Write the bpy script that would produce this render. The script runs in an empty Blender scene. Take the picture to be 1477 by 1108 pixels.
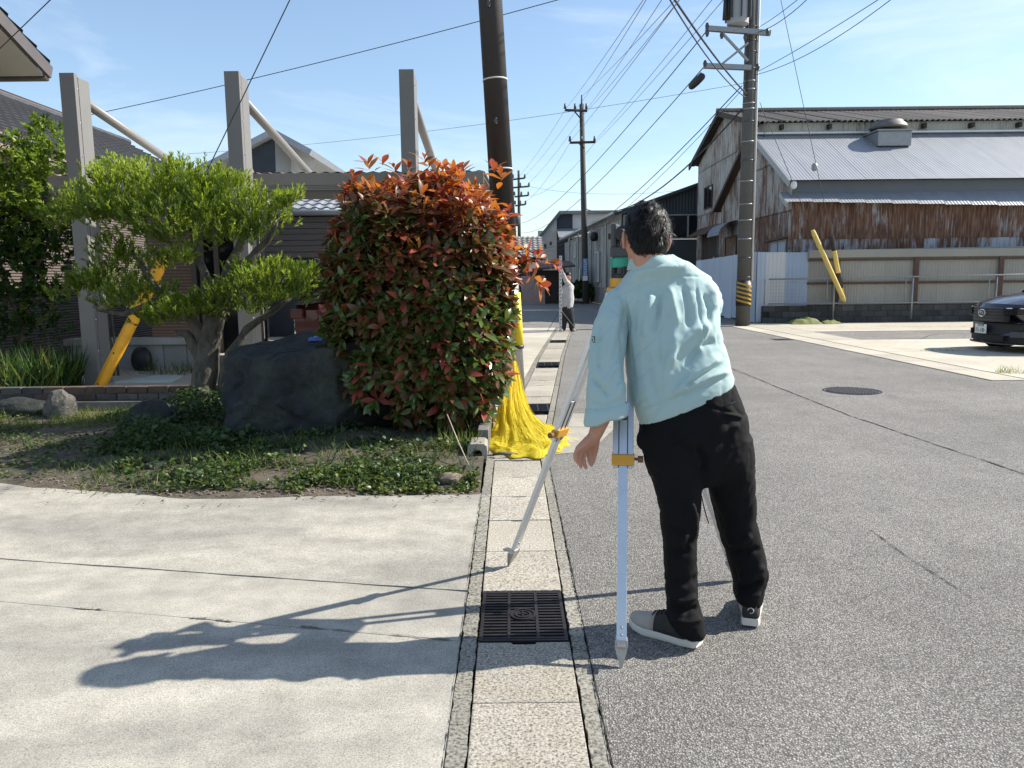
import bpy, bmesh, math, random
import numpy as np
from mathutils import Vector, Matrix, noise as mnoise
random.seed(7); rng = np.random.default_rng(7)
SC = bpy.context.scene
COL = SC.collection
R_ = math.radians

# ------------------------------------------------------------------ camera, sky, sun, exposure
F, CX, CY, CAM_H = 1109.0, 738.5, 554.0, 1.37
PITCH, ROLL = R_(7.65), R_(0.6)
cam_data = bpy.data.cameras.new('camera'); cam = bpy.data.objects.new('camera', cam_data); COL.objects.link(cam)
cam_data.sensor_width = 36; cam_data.lens = 36 * F / 1477; cam_data.clip_end = 2000; cam_data.clip_start = 0.05
ROT = Matrix.Rotation(math.pi / 2 - PITCH, 3, 'X') @ Matrix.Rotation(-ROLL, 3, 'Z')
cam.matrix_world = Matrix.Translation((0, 0, CAM_H)) @ ROT.to_4x4()
SC.camera = cam

SUN_EL = 38.7; SUN_AZ = 78.0            # azimuth clockwise from +Y
world = bpy.data.worlds.new('World'); SC.world = world; world.use_nodes = True
wn = world.node_tree.nodes; wl = world.node_tree.links
sky = wn.new('ShaderNodeTexSky'); sky.sky_type = 'NISHITA'; sky.sun_disc = False
sky.sun_elevation = R_(SUN_EL); sky.sun_rotation = R_(SUN_AZ)
sky.air_density = 1.15; sky.dust_density = 0.4; sky.ozone_density = 3.0
bg = wn['Background']; bg.inputs['Strength'].default_value = 0.105
# thin cirrus streaks over the clear sky
tcw = wn.new('ShaderNodeTexCoord'); mpw = wn.new('ShaderNodeMapping'); mpw.inputs['Scale'].default_value = (1.0, 1.6, 5.5); mpw.inputs['Rotation'].default_value = (.25, .3, .4)
nw = wn.new('ShaderNodeTexNoise'); nw.inputs['Scale'].default_value = 2.1; nw.inputs['Detail'].default_value = 7; nw.inputs['Roughness'].default_value = .58; nw.inputs['Distortion'].default_value = .5
rw = wn.new('ShaderNodeValToRGB'); rw.color_ramp.elements[0].position = .47; rw.color_ramp.elements[0].color = (.06, .06, .06, 1); rw.color_ramp.elements[1].position = .78; rw.color_ramp.elements[1].color = (.62, .62, .62, 1)
mw = wn.new('ShaderNodeMix'); mw.data_type = 'RGBA'; mw.inputs[7].default_value = (5.6, 6.2, 6.8, 1)
wl.new(tcw.outputs['Generated'], mpw.inputs[0]); wl.new(mpw.outputs[0], nw.inputs['Vector']); wl.new(nw.outputs[0], rw.inputs[0]); wl.new(rw.outputs[0], mw.inputs[0])
wl.new(sky.outputs[0], mw.inputs[6]); wl.new(mw.outputs[2], bg.inputs['Color'])
sun_d = bpy.data.lights.new('sun', 'SUN'); sun_d.energy = 5.0; sun_d.angle = R_(0.53); sun_d.color = (1.0, 0.935, 0.83)
sun = bpy.data.objects.new('sun', sun_d); COL.objects.link(sun)
sdir = Vector((math.sin(R_(SUN_AZ)) * math.cos(R_(SUN_EL)), math.cos(R_(SUN_AZ)) * math.cos(R_(SUN_EL)), math.sin(R_(SUN_EL))))
sun.rotation_euler = sdir.to_track_quat('Z', 'Y').to_euler(); sun.location = (20, 5, 30)
SC.view_settings.view_transform = 'Standard'; SC.view_settings.look = 'None'
SC.view_settings.gamma = 1; SC.view_settings.use_curve_mapping = False
SC.view_settings.exposure = 0.85

# ------------------------------------------------------------------ measuring helpers (pixel of the photograph -> world point)
CAMP = Vector((0, 0, CAM_H))
def ray(u, v): return ROT @ Vector(((u - CX) / F, -(v - CY) / F, -1.0))
def G(u, v, z=0.0):
    d = ray(u, v); return CAMP + d * ((z - CAM_H) / d.z)
def A(u, v, Y):
    d = ray(u, v); return CAMP + d * (Y / d.y)
ROTn = np.array(ROT)
def PX(P):
    q = (np.asarray(P) - np.array([0, 0, CAM_H])) @ ROTn
    return CX + F * q[:, 0] / -q[:, 2], CY - F * q[:, 1] / -q[:, 2]

# ------------------------------------------------------------------ object helpers
def wloc(o):
    v = Vector((0, 0, 0))
    while o is not None: v += o.location; o = o.parent
    return v
def tag(o, label=None, cat=None, group=None, kind=None):
    if label: o['label'] = label
    if cat: o['category'] = cat
    if group: o['group'] = group
    if kind: o['kind'] = kind
    return o
def thing(name, label, cat, loc=(0, 0, 0), group=None, rz=0):
    o = bpy.data.objects.new(name, None); COL.objects.link(o); o.empty_display_size = .2
    o.location = loc; o.rotation_euler = (0, 0, rz)
    return tag(o, label, cat, group)
def setting(name, loc=(0, 0, 0)):
    o = bpy.data.objects.new(name, None); COL.objects.link(o); o.location = loc
    o['kind'] = 'structure'; return o
def kids(o): return [c for c in bpy.data.objects if c.parent == o]
def copy_tree(o, parent=None):
    c = o.copy(); COL.objects.link(c); c.parent = parent
    for ch in kids(o): copy_tree(ch, c)
    return c

def rect_frame(d, up=(0, 0, 1)):
    d = Vector(d).normalized(); up = Vector(up)
    if abs(d.dot(up)) > .98: up = Vector((0, 1, 0))
    s = d.cross(up).normalized(); t = s.cross(d).normalized()
    return d, s, t

class MB:
    """collects polygons of one mesh"""
    def __init__(s): s.v = []; s.f = []; s.m = []
    def add(s, vs, fs, mi=0):
        n = len(s.v); s.v += [tuple(x) for x in vs]
        s.f += [tuple(i + n for i in f) for f in fs]; s.m += [mi] * len(fs); return s
    def box(s, c, size, rz=0, mi=0, M=None):
        x, y, z = [k / 2 for k in size]; c = Vector(c)
        vs = [Vector(p) for p in ((-x,-y,-z),(x,-y,-z),(x,y,-z),(-x,y,-z),(-x,-y,z),(x,-y,z),(x,y,z),(-x,y,z))]
        if rz: R = Matrix.Rotation(rz, 3, 'Z'); vs = [R @ p for p in vs]
        if M is not None: vs = [M @ p for p in vs]
        return s.add([p + c for p in vs], [(0,3,2,1),(4,5,6,7),(0,1,5,4),(1,2,6,5),(2,3,7,6),(3,0,4,7)], mi)
    def box2(s, a, b, mi=0):
        a = Vector(a); b = Vector(b)
        return s.box((a + b) / 2, [abs(b[i] - a[i]) for i in range(3)], mi=mi)
    def beam(s, p0, p1, w, h, up=(0, 0, 1), mi=0):
        p0 = Vector(p0); p1 = Vector(p1); d, a, t = rect_frame(p1 - p0, up)
        vs = [p + a * (i * w / 2) + t * (j * h / 2) for p in (p0, p1) for i, j in ((-1,-1),(1,-1),(1,1),(-1,1))]
        return s.add(vs, [(0,1,2,3),(7,6,5,4),(0,4,5,1),(1,5,6,2),(2,6,7,3),(3,7,4,0)], mi)
    def tube(s, pts, rad, n=8, cap=True, mi=0, flat=1.0):
        pts = [Vector(p) for p in pts]
        if not hasattr(rad, '__len__'): rad = [rad] * len(pts)
        rings = []; prev = None
        for i, p in enumerate(pts):
            d = (pts[min(i + 1, len(pts) - 1)] - pts[max(i - 1, 0)])
            d = d.normalized() if d.length > 1e-9 else Vector((0, 0, 1))
            if prev is None: _, a, t = rect_frame(d)
            else:
                a = prev - d * prev.dot(d); a.normalize(); t = a.cross(d)
            prev = a
            rings.append([p + (a * math.cos(2*math.pi*k/n) + t * math.sin(2*math.pi*k/n) * flat) * rad[i] for k in range(n)])
        return s.loft(rings, cap, mi)
    def loft(s, rings, cap=True, mi=0, closed=True):
        n = len(rings[0]); vs = [p for r in rings for p in r]; fs = []
        for i in range(len(rings) - 1):
            for k in range(n if closed else n - 1):
                k2 = (k + 1) % n
                fs.append((i*n+k, i*n+k2, (i+1)*n+k2, (i+1)*n+k))
        if cap and closed:
            fs.append(tuple(reversed(range(n)))); fs.append(tuple(range((len(rings)-1)*n, len(rings)*n)))
        return s.add(vs, fs, mi)
    def chain(s, pts, rad, n=12):
        """capsule chain with round ends (closed)"""
        pts = [Vector(p) for p in pts]; rad = list(rad)
        d0 = (pts[0] - pts[1]).normalized(); d1 = (pts[-1] - pts[-2]).normalized()
        P = []; Q = []
        for a in (80, 55, 28): P.append(pts[0] + d0 * rad[0] * math.sin(R_(a))); Q.append(rad[0] * math.cos(R_(a)))
        P += pts; Q += rad
        for a in (28, 55, 80): P.append(pts[-1] + d1 * rad[-1] * math.sin(R_(a))); Q.append(rad[-1] * math.cos(R_(a)))
        return s.tube(P, Q, n)
    def ball(s, c, r, n=10, mi=0, M=None):
        if not hasattr(r, '__len__'): r = (r, r, r)
        rings = []
        for i in range(1, n):
            th = math.pi * i / n - math.pi / 2
            ring = []
            for k in range(2 * n):
                ph = math.pi * k / n
                p = Vector((r[0]*math.cos(th)*math.cos(ph), r[1]*math.cos(th)*math.sin(ph), r[2]*math.sin(th)))
                if M is not None: p = M @ p
                ring.append(Vector(c) + p)
            rings.append(ring)
        return s.loft(rings, True, mi)
    def prism(s, poly, z0, z1, mi=0):
        n = len(poly)
        vs = [(x, y, z0) for x, y in poly] + [(x, y, z1) for x, y in poly]
        fs = [tuple(reversed(range(n))), tuple(range(n, 2*n))] + [(i, (i+1)%n, (i+1)%n+n, i+n) for i in range(n)]
        return s.add(vs, fs, mi)
    def slab(s, quad, th, mi=0):
        """thick slab from a planar polygon, extruded against its normal"""
        q = [Vector(p) for p in quad]; nrm = (q[1]-q[0]).cross(q[2]-q[0]).normalized(); n = len(q)
        if nrm.z < -.05: q = q[::-1]; nrm = -nrm
        vs = q + [p - nrm * th for p in q]
        fs = [tuple(range(n)), tuple(reversed(range(n, 2*n)))] + [(i, i+n, (i+1)%n+n, (i+1)%n) for i in range(n)]
        return s.add(vs, fs, mi)
    def build(s, name, mat, parent=None, smooth=False, org=None, local=False, bevel=0, fix=False):
        off = Vector((0, 0, 0))
        if parent is not None and not local: off = wloc(parent)
        elif org is not None: off = Vector(org)
        me = bpy.data.meshes.new(name)
        me.from_pydata([(p[0]-off.x, p[1]-off.y, p[2]-off.z) for p in s.v], [], s.f)
        for m in (mat if isinstance(mat, (list, tuple)) else [mat]): me.materials.append(m)
        if any(s.m): me.polygons.foreach_set('material_index', s.m)
        if fix or bevel:
            bm = bmesh.new(); bm.from_mesh(me); bmesh.ops.remove_doubles(bm, verts=bm.verts, dist=1e-6)
            bmesh.ops.recalc_face_normals(bm, faces=bm.faces)
            if bevel:
                bmesh.ops.bevel(bm, geom=list(bm.edges), offset=bevel, segments=2, affect='EDGES', profile=.6, clamp_overlap=True)
            bm.to_mesh(me); bm.free()
        if smooth:
            me.polygons.foreach_set('use_smooth', [True] * len(me.polygons))
            if smooth == 'auto':
                try: me.set_sharp_from_angle(angle=R_(35))
                except Exception: pass
        me.update()
        o = bpy.data.objects.new(name, me); COL.objects.link(o)
        if parent is not None: o.parent = parent
        elif org is not None: o.location = off
        return o

def voxelise(o, size, smooth=6, factor=.5):
    m = o.modifiers.new('r', 'REMESH'); m.mode = 'VOXEL'; m.voxel_size = size; m.use_smooth_shade = True
    if smooth:
        k = o.modifiers.new('s', 'SMOOTH'); k.iterations = smooth; k.factor = factor
    bpy.context.view_layer.update()
    dg = bpy.context.evaluated_depsgraph_get()
    me = bpy.data.meshes.new_from_object(o.evaluated_get(dg))
    mats = [x for x in o.data.materials]
    o.modifiers.clear(); o.data = me
    me.materials.clear()
    for x in mats: me.materials.append(x)
    me.polygons.foreach_set('use_smooth', [True] * len(me.polygons))
    return o
def get_co(o):
    n = len(o.data.vertices); co = np.empty(n*3); o.data.vertices.foreach_get('co', co)
    no = np.empty(n*3); o.data.vertices.foreach_get('normal', no)
    return co.reshape(-1, 3), no.reshape(-1, 3)
def set_co(o, co): o.data.vertices.foreach_set('co', co.reshape(-1)); o.data.update()
def nz(P, sc=1.0, off=(0, 0, 0), st=(1, 1, 1)):
    ox, oy, oz = off; sx, sy, sz = st
    return np.array([mnoise.noise((p[0]*sc*sx+ox, p[1]*sc*sy+oy, p[2]*sc*sz+oz)) for p in P])

# ------------------------------------------------------------------ materials
MATS = {}
class NT:
    def __init__(s, name):
        s.m = bpy.data.materials.new(name); s.m.use_nodes = True
        s.n = s.m.node_tree.nodes; s.l = s.m.node_tree.links; s.b = s.n['Principled BSDF']; s.out = s.n['Material Output']
        s.tc = None
    def coord(s, stretch=(1, 1, 1), kind='Object', rnd=False):
        t = s.n.new('ShaderNodeTexCoord'); o = t.outputs[kind]
        mp = s.n.new('ShaderNodeMapping'); mp.inputs['Scale'].default_value = stretch; s.l.new(o, mp.inputs['Vector'])
        o = mp.outputs[0]
        if rnd:
            oi = s.n.new('ShaderNodeObjectInfo'); a = s.n.new('ShaderNodeVectorMath'); a.operation = 'MULTIPLY_ADD'
            c = s.n.new('ShaderNodeCombineXYZ')
            for k in range(3): s.l.new(oi.outputs['Random'], c.inputs[k])
            s.l.new(c.outputs[0], a.inputs[0]); a.inputs[1].default_value = (17, 31, 23); s.l.new(o, a.inputs[2]); o = a.outputs[0]
        return o
    def noise(s, co, scale, detail=4, rough=.55, dist=0):
        t = s.n.new('ShaderNodeTexNoise'); t.inputs['Scale'].default_value = scale; t.inputs['Detail'].default_value = detail
        t.inputs['Roughness'].default_value = rough; t.inputs['Distortion'].default_value = dist
        s.l.new(co, t.inputs['Vector']); return t.outputs['Fac']
    def voro(s, co, scale, feature='F1', out='Distance', rand=1):
        t = s.n.new('ShaderNodeTexVoronoi'); t.feature = feature; t.inputs['Scale'].default_value = scale
        t.inputs['Randomness'].default_value = rand
        s.l.new(co, t.inputs['Vector']); return t.outputs[out]
    def ramp(s, fac, stops, interp='LINEAR'):
        r = s.n.new('ShaderNodeValToRGB'); s.l.new(fac, r.inputs[0]); e = r.color_ramp.elements; r.color_ramp.interpolation = interp
        while len(e) < len(stops): e.new(.5)
        for k, (p, c) in enumerate(stops):
            e[k].position = p; e[k].color = (c, c, c, 1) if not hasattr(c, '__len__') else (*c, 1)
        return r.outputs[0]
    def mix(s, fac, a, b, mode='MIX'):
        m = s.n.new('ShaderNodeMix'); m.data_type = 'RGBA'; m.blend_type = mode
        for inp, val in ((0, fac), (6, a), (7, b)):
            if isinstance(val, (int, float)): 
                m.inputs[inp].default_value = val if inp == 0 else (val, val, val, 1)
            elif hasattr(val, '__len__'): m.inputs[inp].default_value = (*val, 1)
            else: s.l.new(val, m.inputs[inp])
        return m.outputs[2]
    def math(s, op, a, b=0.0):
        m = s.n.new('ShaderNodeMath'); m.operation = op
        for k, val in enumerate((a, b)):
            if isinstance(val, (int, float)): m.inputs[k].default_value = val
            else: s.l.new(val, m.inputs[k])
        return m.outputs[0]
    def rnd(s):
        return s.n.new('ShaderNodeObjectInfo').outputs['Random']
    def base(s, c): 
        if hasattr(c, '__len__'): s.b.inputs['Base Color'].default_value = (*c, 1)
        else: s.l.new(c, s.b.inputs['Base Color'])
    def rough(s, r):
        if isinstance(r, (int, float)): s.b.inputs['Roughness'].default_value = r
        else: s.l.new(r, s.b.inputs['Roughness'])
    def bump(s, h, strength=.3, dist=.01):
        b = s.n.new('ShaderNodeBump'); b.inputs['Strength'].default_value = strength; b.inputs['Distance'].default_value = dist
        s.l.new(h, b.inputs['Height']); s.l.new(b.outputs[0], s.b.inputs['Normal'])
    def done(s, **k):
        for a, v in k.items(): s.b.inputs[a.replace('_', ' ')].default_value = v
        return s.m
def mul(c, k): return tuple(x * k for x in c)
def simple(name, col, rough=.6, var=.12, sc=6, bump=.12, bsc=60, metal=0, rv=0.0, spec=.5, st=(1, 1, 1)):
    t = NT(name); co = t.coord(st, rnd=True)
    c = t.mix(t.noise(co, sc), mul(col, 1 - var * 2), mul(col, 1 + var * 2))
    if rv:
        k = t.math('MULTIPLY_ADD', t.rnd(), 2 * rv); k.node.inputs[2].default_value = 1 - rv
        c = t.mix(1.0, c, k, 'MULTIPLY')
    t.base(c); t.rough(rough)
    if bump: t.bump(t.noise(co, bsc), bump, .004)
    return t.done(Metallic=metal, Specular_IOR_Level=spec)

def m_concrete(name, col, speck=.3, rv=.0, mott=.2, warm=(1.06, 1.0, .9), grain=170):
    t = NT(name); co = t.coord(rnd=bool(rv))
    a = t.noise(co, .9, 6, .6); b = t.noise(co, 5, 5, .6); g = t.noise(co, grain, 3, .7)
    c = t.mix(t.ramp(a, [(.35, 0), (.65, 1)]), mul(col, 1 - mott), mul(col, 1 + mott * .6))
    c = t.mix(t.ramp(b, [(.4, 0), (.62, .45)]), c, tuple(x * y for x, y in zip(mul(col, .8), warm)))
    c = t.mix(1.0, c, t.ramp(g, [(.33, 1 - speck * 1.6), (.5, 1.0), (.68, 1 + speck)]), 'MULTIPLY')
    if rv:
        k = t.math('MULTIPLY_ADD', t.rnd(), 2 * rv); k.node.inputs[2].default_value = 1 - rv
        c = t.mix(1.0, c, k, 'MULTIPLY')
    t.base(c); t.rough(.92); t.bump(g, .5, .003)
    return t.done(Specular_IOR_Level=.25)
def m_asphalt():
    t = NT('asphalt'); co = t.coord()
    v = t.voro(co, 150, 'F1', 'Color'); d = t.voro(co, 150)
    sp = t.n.new('ShaderNodeSeparateColor'); t.l.new(v, sp.inputs[0])
    fine = t.noise(co, 330, 2, .7); big = t.noise(co, .55, 5, .6); mid = t.noise(co, 3.2, 4, .6)
    c = t.ramp(sp.outputs[0], [(0, (.185, .177, .164)), (.4, (.29, .278, .258)), (.8, (.385, .368, .34)), (1, (.49, .468, .43))])
    c = t.mix(1.0, c, t.ramp(d, [(.0, 1.2), (.62, .42)]), 'MULTIPLY')
    c = t.mix(1.0, c, t.ramp(fine, [(.3, .72), (.7, 1.28)]), 'MULTIPLY')
    c = t.mix(1.0, c, t.ramp(big, [(.3, .84), (.7, 1.14)]), 'MULTIPLY')
    c = t.mix(1.0, c, t.ramp(mid, [(.3, .92), (.7, 1.08)]), 'MULTIPLY')
    lane = t.noise(t.coord((1, .06, 1)), 1.3, 4, .6)
    c = t.mix(1.0, c, t.ramp(lane, [(.35, .93), (.65, 1.07)]), 'MULTIPLY')
    spots = t.noise(co, 1.9, 2, .5)
    c = t.mix(1.0, c, t.ramp(spots, [(.24, .72), (.31, 1.0)]), 'MULTIPLY')
    t.base(c); t.rough(.88)
    t.bump(t.math('ADD', t.math('MULTIPLY', d, -1.0), t.math('MULTIPLY', fine, .4)), .75, .006)
    return t.done(Specular_IOR_Level=.3)
def m_rust(name, rust=.5, paint=(.42, .45, .48), streak=9, top=None):
    """corrugated iron, paint or zinc worn through to rust in vertical streaks"""
    t = NT(name); co = t.coord((1, 1, .12), kind='Object', rnd=True); cb = t.coord((1, 1, .55), rnd=True)
    cw = t.coord((1, 1, .35))
    s1 = t.noise(co, streak, 5, .65, .3); s2 = t.noise(cb, 1.5, 5, .6); s3 = t.noise(cw, .6, 4, .6); s4 = t.noise(co, 34, 3, .6)
    f = t.math('ADD', t.math('ADD', t.math('MULTIPLY', s1, .45), t.math('MULTIPLY', s2, .35)), t.math('MULTIPLY', s3, .35))
    f = t.math('ADD', f, t.math('MULTIPLY', s4, .15))
    f = t.math('ADD', f, t.math('MULTIPLY', t.math('SUBTRACT', t.rnd(), .5), .05))
    e = .70 + (.5 - rust) * .5
    k = t.ramp(f, [(e - .08, 0), (e - .01, .35), (e + .07, 1)])
    pc = t.mix(t.noise(cb, 2.2), mul(paint, .72), mul(paint, 1.18))
    rc = t.ramp(t.noise(co, 16, 4), [(.28, (.045, .026, .02)), (.5, (.125, .064, .04)), (.72, (.25, .165, .12))])
    c = t.mix(k, pc, rc); t.base(c); t.rough(.75); t.bump(s1, .15, .004)
    return t.done(Specular_IOR_Level=.3)
def m_leaf(name, cols, rough=.35, trans=.3, spec=.5, hue_scale=9):
    t = NT(name); co = t.coord(rnd=False)
    geo = t.n.new('ShaderNodeNewGeometry')
    r = t.math('FRACT', t.math('ADD', geo.outputs['Random Per Island'], t.math('MULTIPLY', t.rnd(), 7.31)))
    c = t.ramp(r, [(k / max(1, len(cols) - 1), x) for k, x in enumerate(cols)])
    c = t.mix(t.noise(co, 60, 2), t.mix(1.0, c, .8, 'MULTIPLY'), c)
    t.base(c); t.rough(rough)
    tr = t.n.new('ShaderNodeBsdfTranslucent'); t.l.new(t.mix(1.0, c, (1.7, 1.6, .8), 'MULTIPLY'), tr.inputs[0])
    ms = t.n.new('ShaderNodeMixShader'); ms.inputs[0].default_value = trans
    t.l.new(t.b.outputs[0], ms.inputs[1]); t.l.new(tr.outputs[0], ms.inputs[2]); t.l.new(ms.outputs[0], t.out.inputs[0])
    return t.done(Specular_IOR_Level=spec)
def m_bark(name, c0, c1):
    t = NT(name); co = t.coord((1, 1, .3)); c2 = t.coord()
    n = t.noise(co, 22, 6, .65, .6); b = t.noise(c2, 5, 4)
    c = t.mix(t.ramp(n, [(.35, 0), (.65, 1)]), c0, c1); c = t.mix(t.ramp(b, [(.4, 0), (.7, .6)]), c, mul(c1, 1.5))
    t.base(c); t.rough(.9); t.bump(n, 1.0, .02); return t.done()
def m_rock(name, c0, c1, sc=3):
    t = NT(name); co = t.coord()
    n = t.noise(co, sc, 8, .65, .4); v = t.noise(co, sc * 7, 6, .7); mo = t.noise(co, 1.7, 5)
    c = t.mix(t.ramp(n, [(.35, 0), (.65, 1)]), c0, c1); c = t.mix(t.ramp(mo, [(.45, 0), (.7, .5)]), c, (.05, .06, .035))
    c = t.mix(1.0, c, t.ramp(v, [(.3, .6), (.7, 1.4)]), 'MULTIPLY')
    lich = t.noise(co, sc * 2.6, 6, .7, .3); c = t.mix(t.ramp(lich, [(.60, 0), (.68, .55)]), c, mul(c1, 2.2))
    t.base(c); t.rough(.88); t.bump(v, .9, .02); return t.done()
def m_cloth(name, col, weave=900, var=.06, rough=.85):
    t = NT(name); co = t.coord()
    c = t.mix(t.noise(co, 7), mul(col, 1 - var), mul(col, 1 + var))
    t.base(c); t.rough(rough); t.bump(t.noise(co, weave, 2), .25, .0008)
    t.b.inputs['Sheen Weight'].default_value = 0 if max(col) < .1 else .12
    return t.done(Specular_IOR_Level=.2)

def m_driveway():
    t = NT('concrete_pale'); co = t.coord(); cs = t.coord((.55, 1.5, 1)); 
    a = t.noise(cs, 1.1, 7, .62, .6); b = t.noise(co, 6, 6, .65); g = t.noise(co, 210, 3, .75); g2 = t.noise(co, 90, 2, .6); sp = t.voro(co, 34)
    c = t.mix(t.ramp(a, [(.36, 0), (.62, 1)]), (.27, .257, .228), (.40, .378, .322))
    c = t.mix(1.0, c, t.ramp(b, [(.3, .80), (.7, 1.14)]), 'MULTIPLY')
    c = t.mix(1.0, c, t.ramp(g, [(.34, .55), (.5, 1.0), (.66, 1.32)]), 'MULTIPLY')
    c = t.mix(1.0, c, t.ramp(g2, [(.30, .72), (.42, 1.0)]), 'MULTIPLY')
    c = t.mix(1.0, c, t.ramp(sp, [(.035, .45), (.06, 1.0)]), 'MULTIPLY')
    t.base(c); t.rough(.92); t.bump(g, .35, .002)
    return t.done(Specular_IOR_Level=.25)
concrete = m_driveway()
slab_m = m_concrete('slab_concrete', (.37, .345, .295), .48, .12, .18, (1.05, .98, .87), 110)
strip_m = m_concrete('strip_concrete', (.235, .225, .195), .5, .12, .25, (1.05, .98, .85), 80)
lot_m = m_concrete('lot_concrete', (.46, .425, .355), .2, .1, .15)
old_conc = m_concrete('old_concrete', (.21, .20, .185), .35, .1, .35)
dark_conc = m_concrete('dark_block', (.085, .085, .085), .4, .15, .4)
white_conc = m_concrete('white_block', (.42, .41, .39), .2, .1, .2)
pole_conc = m_concrete('pole_concrete', (.12, .118, .112), .18, 0, .15)
asphalt = m_asphalt()
crack_m = simple('crack_dirt', (.028, .026, .023), .95, .3, 30)
soil_m = m_rock('soil', (.065, .053, .037), (.145, .12, .087), 9)
dirt_m = m_rock('earth', (.16, .14, .11), (.24, .21, .17), 2)
iron = simple('cast_iron', (.035, .03, .032), .55, .3, 20, .3, 120, .6)
alu = simple('aluminium', (.60, .62, .65), .38, .05, 20, .05, 200, .85)
steel = simple('steel', (.38, .37, .36), .42, .15, 30, .15, 80, .9)
galv = simple('galvanised', (.30, .31, .315), .5, .12, 14, .05, 80, .55)
chrome = simple('chrome', (.75, .76, .78), .12, .02, 20, 0, 10, 1)
yellow_paint = simple('yellow_paint', (.72, .36, .02), .45, .12, 8)
guard_yellow = simple('yellow_plastic', (.66, .45, .045), .5, .1, 5)
tape_yellow = simple('yellow_sleeve', (.75, .62, .02), .5, .08, 5)
amber = simple('amber_clamp', (.68, .33, .03), .45, .1, 12)
black_plastic = simple('black_plastic', (.018, .018, .02), .5, .2, 20)
rubber = simple('rubber', (.02, .02, .02), .8, .2, 20)
green_plastic = simple('green_plastic', (.02, .33, .23), .4, .08, 10)
grey_plastic = simple('grey_plastic', (.06, .063, .068), .45, .1, 10)
blue_plastic = simple('blue_plastic', (.03, .12, .42), .4, .1, 12)
post_m = simple('post_paint', (.165, .16, .152), .5, .05, 4, .06, 160)
tube_m = simple('tube_paint', (.19, .18, .168), .45, .05, 4, .05, 160)
white_paint = simple('white_paint', (.72, .72, .70), .6, .06, 5)
offwhite = simple('offwhite_wall', (.55, .54, .52), .8, .1, 1.5, .1, 80)
grey_wall = simple('grey_wall', (.33, .34, .345), .8, .1, 1.5, .1, 80)
dark_wall = simple('navy_siding', (.025, .033, .045), .6, .2, 2, .1, 60)
glass_dark = simple('dark_glass', (.012, .015, .02), .08, .2, 2, 0)
beige_sheet = simple('beige_sheet', (.275, .268, .235), .6, .1, 1.2, .05, 40, rv=.05, st=(1, 1, .3))
blue_sheet = simple('pale_blue_sheet', (.40, .46, .55), .55, .1, 1.4, .05, 40, rv=.07, st=(1, 1, .3))
rail_rust = simple('rusty_rail', (.09, .05, .035), .8, .3, 14)
roof_metal = NT('zinc_roof')
_c = roof_metal.coord((1, .25, .25), rnd=True); _n = roof_metal.noise(_c, 3, 5, .65)
roof_metal.base(roof_metal.mix(_n, (.215, .225, .245), (.36, .375, .40))); roof_metal.rough(.5); roof_metal = roof_metal.done(Metallic=.25)
slate_roof = simple('cement_slate', (.085, .078, .074), .85, .25, 3, .2, 60, rv=.12)
tile_m = simple('roof_tile', (.05, .052, .058), .42, .2, 4, .1, 60)
tile_light = simple('silver_tile', (.24, .25, .27), .4, .2, 4, .1, 60)
soffit_m = simple('soffit', (.50, .47, .44), .7, .06, 3)
fascia_m = simple('brown_fascia', (.085, .075, .075), .55, .1, 4)
pink_trim = simple('gutter_trim', (.30, .21, .20), .5, .08, 4)
rust_heavy = m_rust('rust_heavy', .83, (.40, .42, .45), 10)
rust_mid = m_rust('rust_mid', .68, (.42, .42, .41), 9)
rust_low = m_rust('rust_low', .56, (.42, .42, .40), 8)
rust_pale = m_rust('rust_pale', .44, (.50, .50, .44), 12)
soot_wall = m_rust('soot_wall', .12, (.31, .31, .29), 4)
navy_sheet = simple('navy_sheet', (.03, .037, .045), .6, .2, 2, .05, 60, rv=.15, st=(1, 1, .3))
wire_m = simple('wire', (.03, .03, .032), .6, .1, 5)
wire_grey = simple('wire_grey', (.16, .165, .17), .5, .1, 5)
wood_dark = simple('dark_wood', (.045, .032, .026), .8, .25, 6)
sleeve_brown = simple('brown_pole_sleeve', (.026, .022, .021), .55, .15, 30, .5, 220)

# =================================================================== THE GROUND
def poly_sheet(name, poly, z0, z1, mat, parent=None, bevel=0):
    return MB().prism(poly, z0, z1).build(name, mat, parent, bevel=bevel)
g = MB().add([(-400, -60, -.09), (400, -60, -.09), (400, 900, -.09), (-400, 900, -.09)], [(0, 1, 2, 3)]).build('ground', dirt_m); g['kind'] = 'structure'

# gutter centre line: straight along the plot, then bending right
def gx(y): return .035 if y < 6 else .035 + (y - 6) * .0865 + max(0, y - 14) * .012
GL, GR = -.145, .215           # cover slab edges near the camera
road_pts = [(GR + .062, -4), (GR + .062, 6.0)] + [(gx(y) + .245, y) for y in (8, 11, 14, 18, 22.4)] + [(-.3, 22.6), (-2.2, 30), (-4.5, 60), (-10, 120), (20, 140), (60, 140), (60, -4)]
asph = poly_sheet('asphalt_road', road_pts, -.06, 0, asphalt); asph['kind'] = 'structure'

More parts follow.
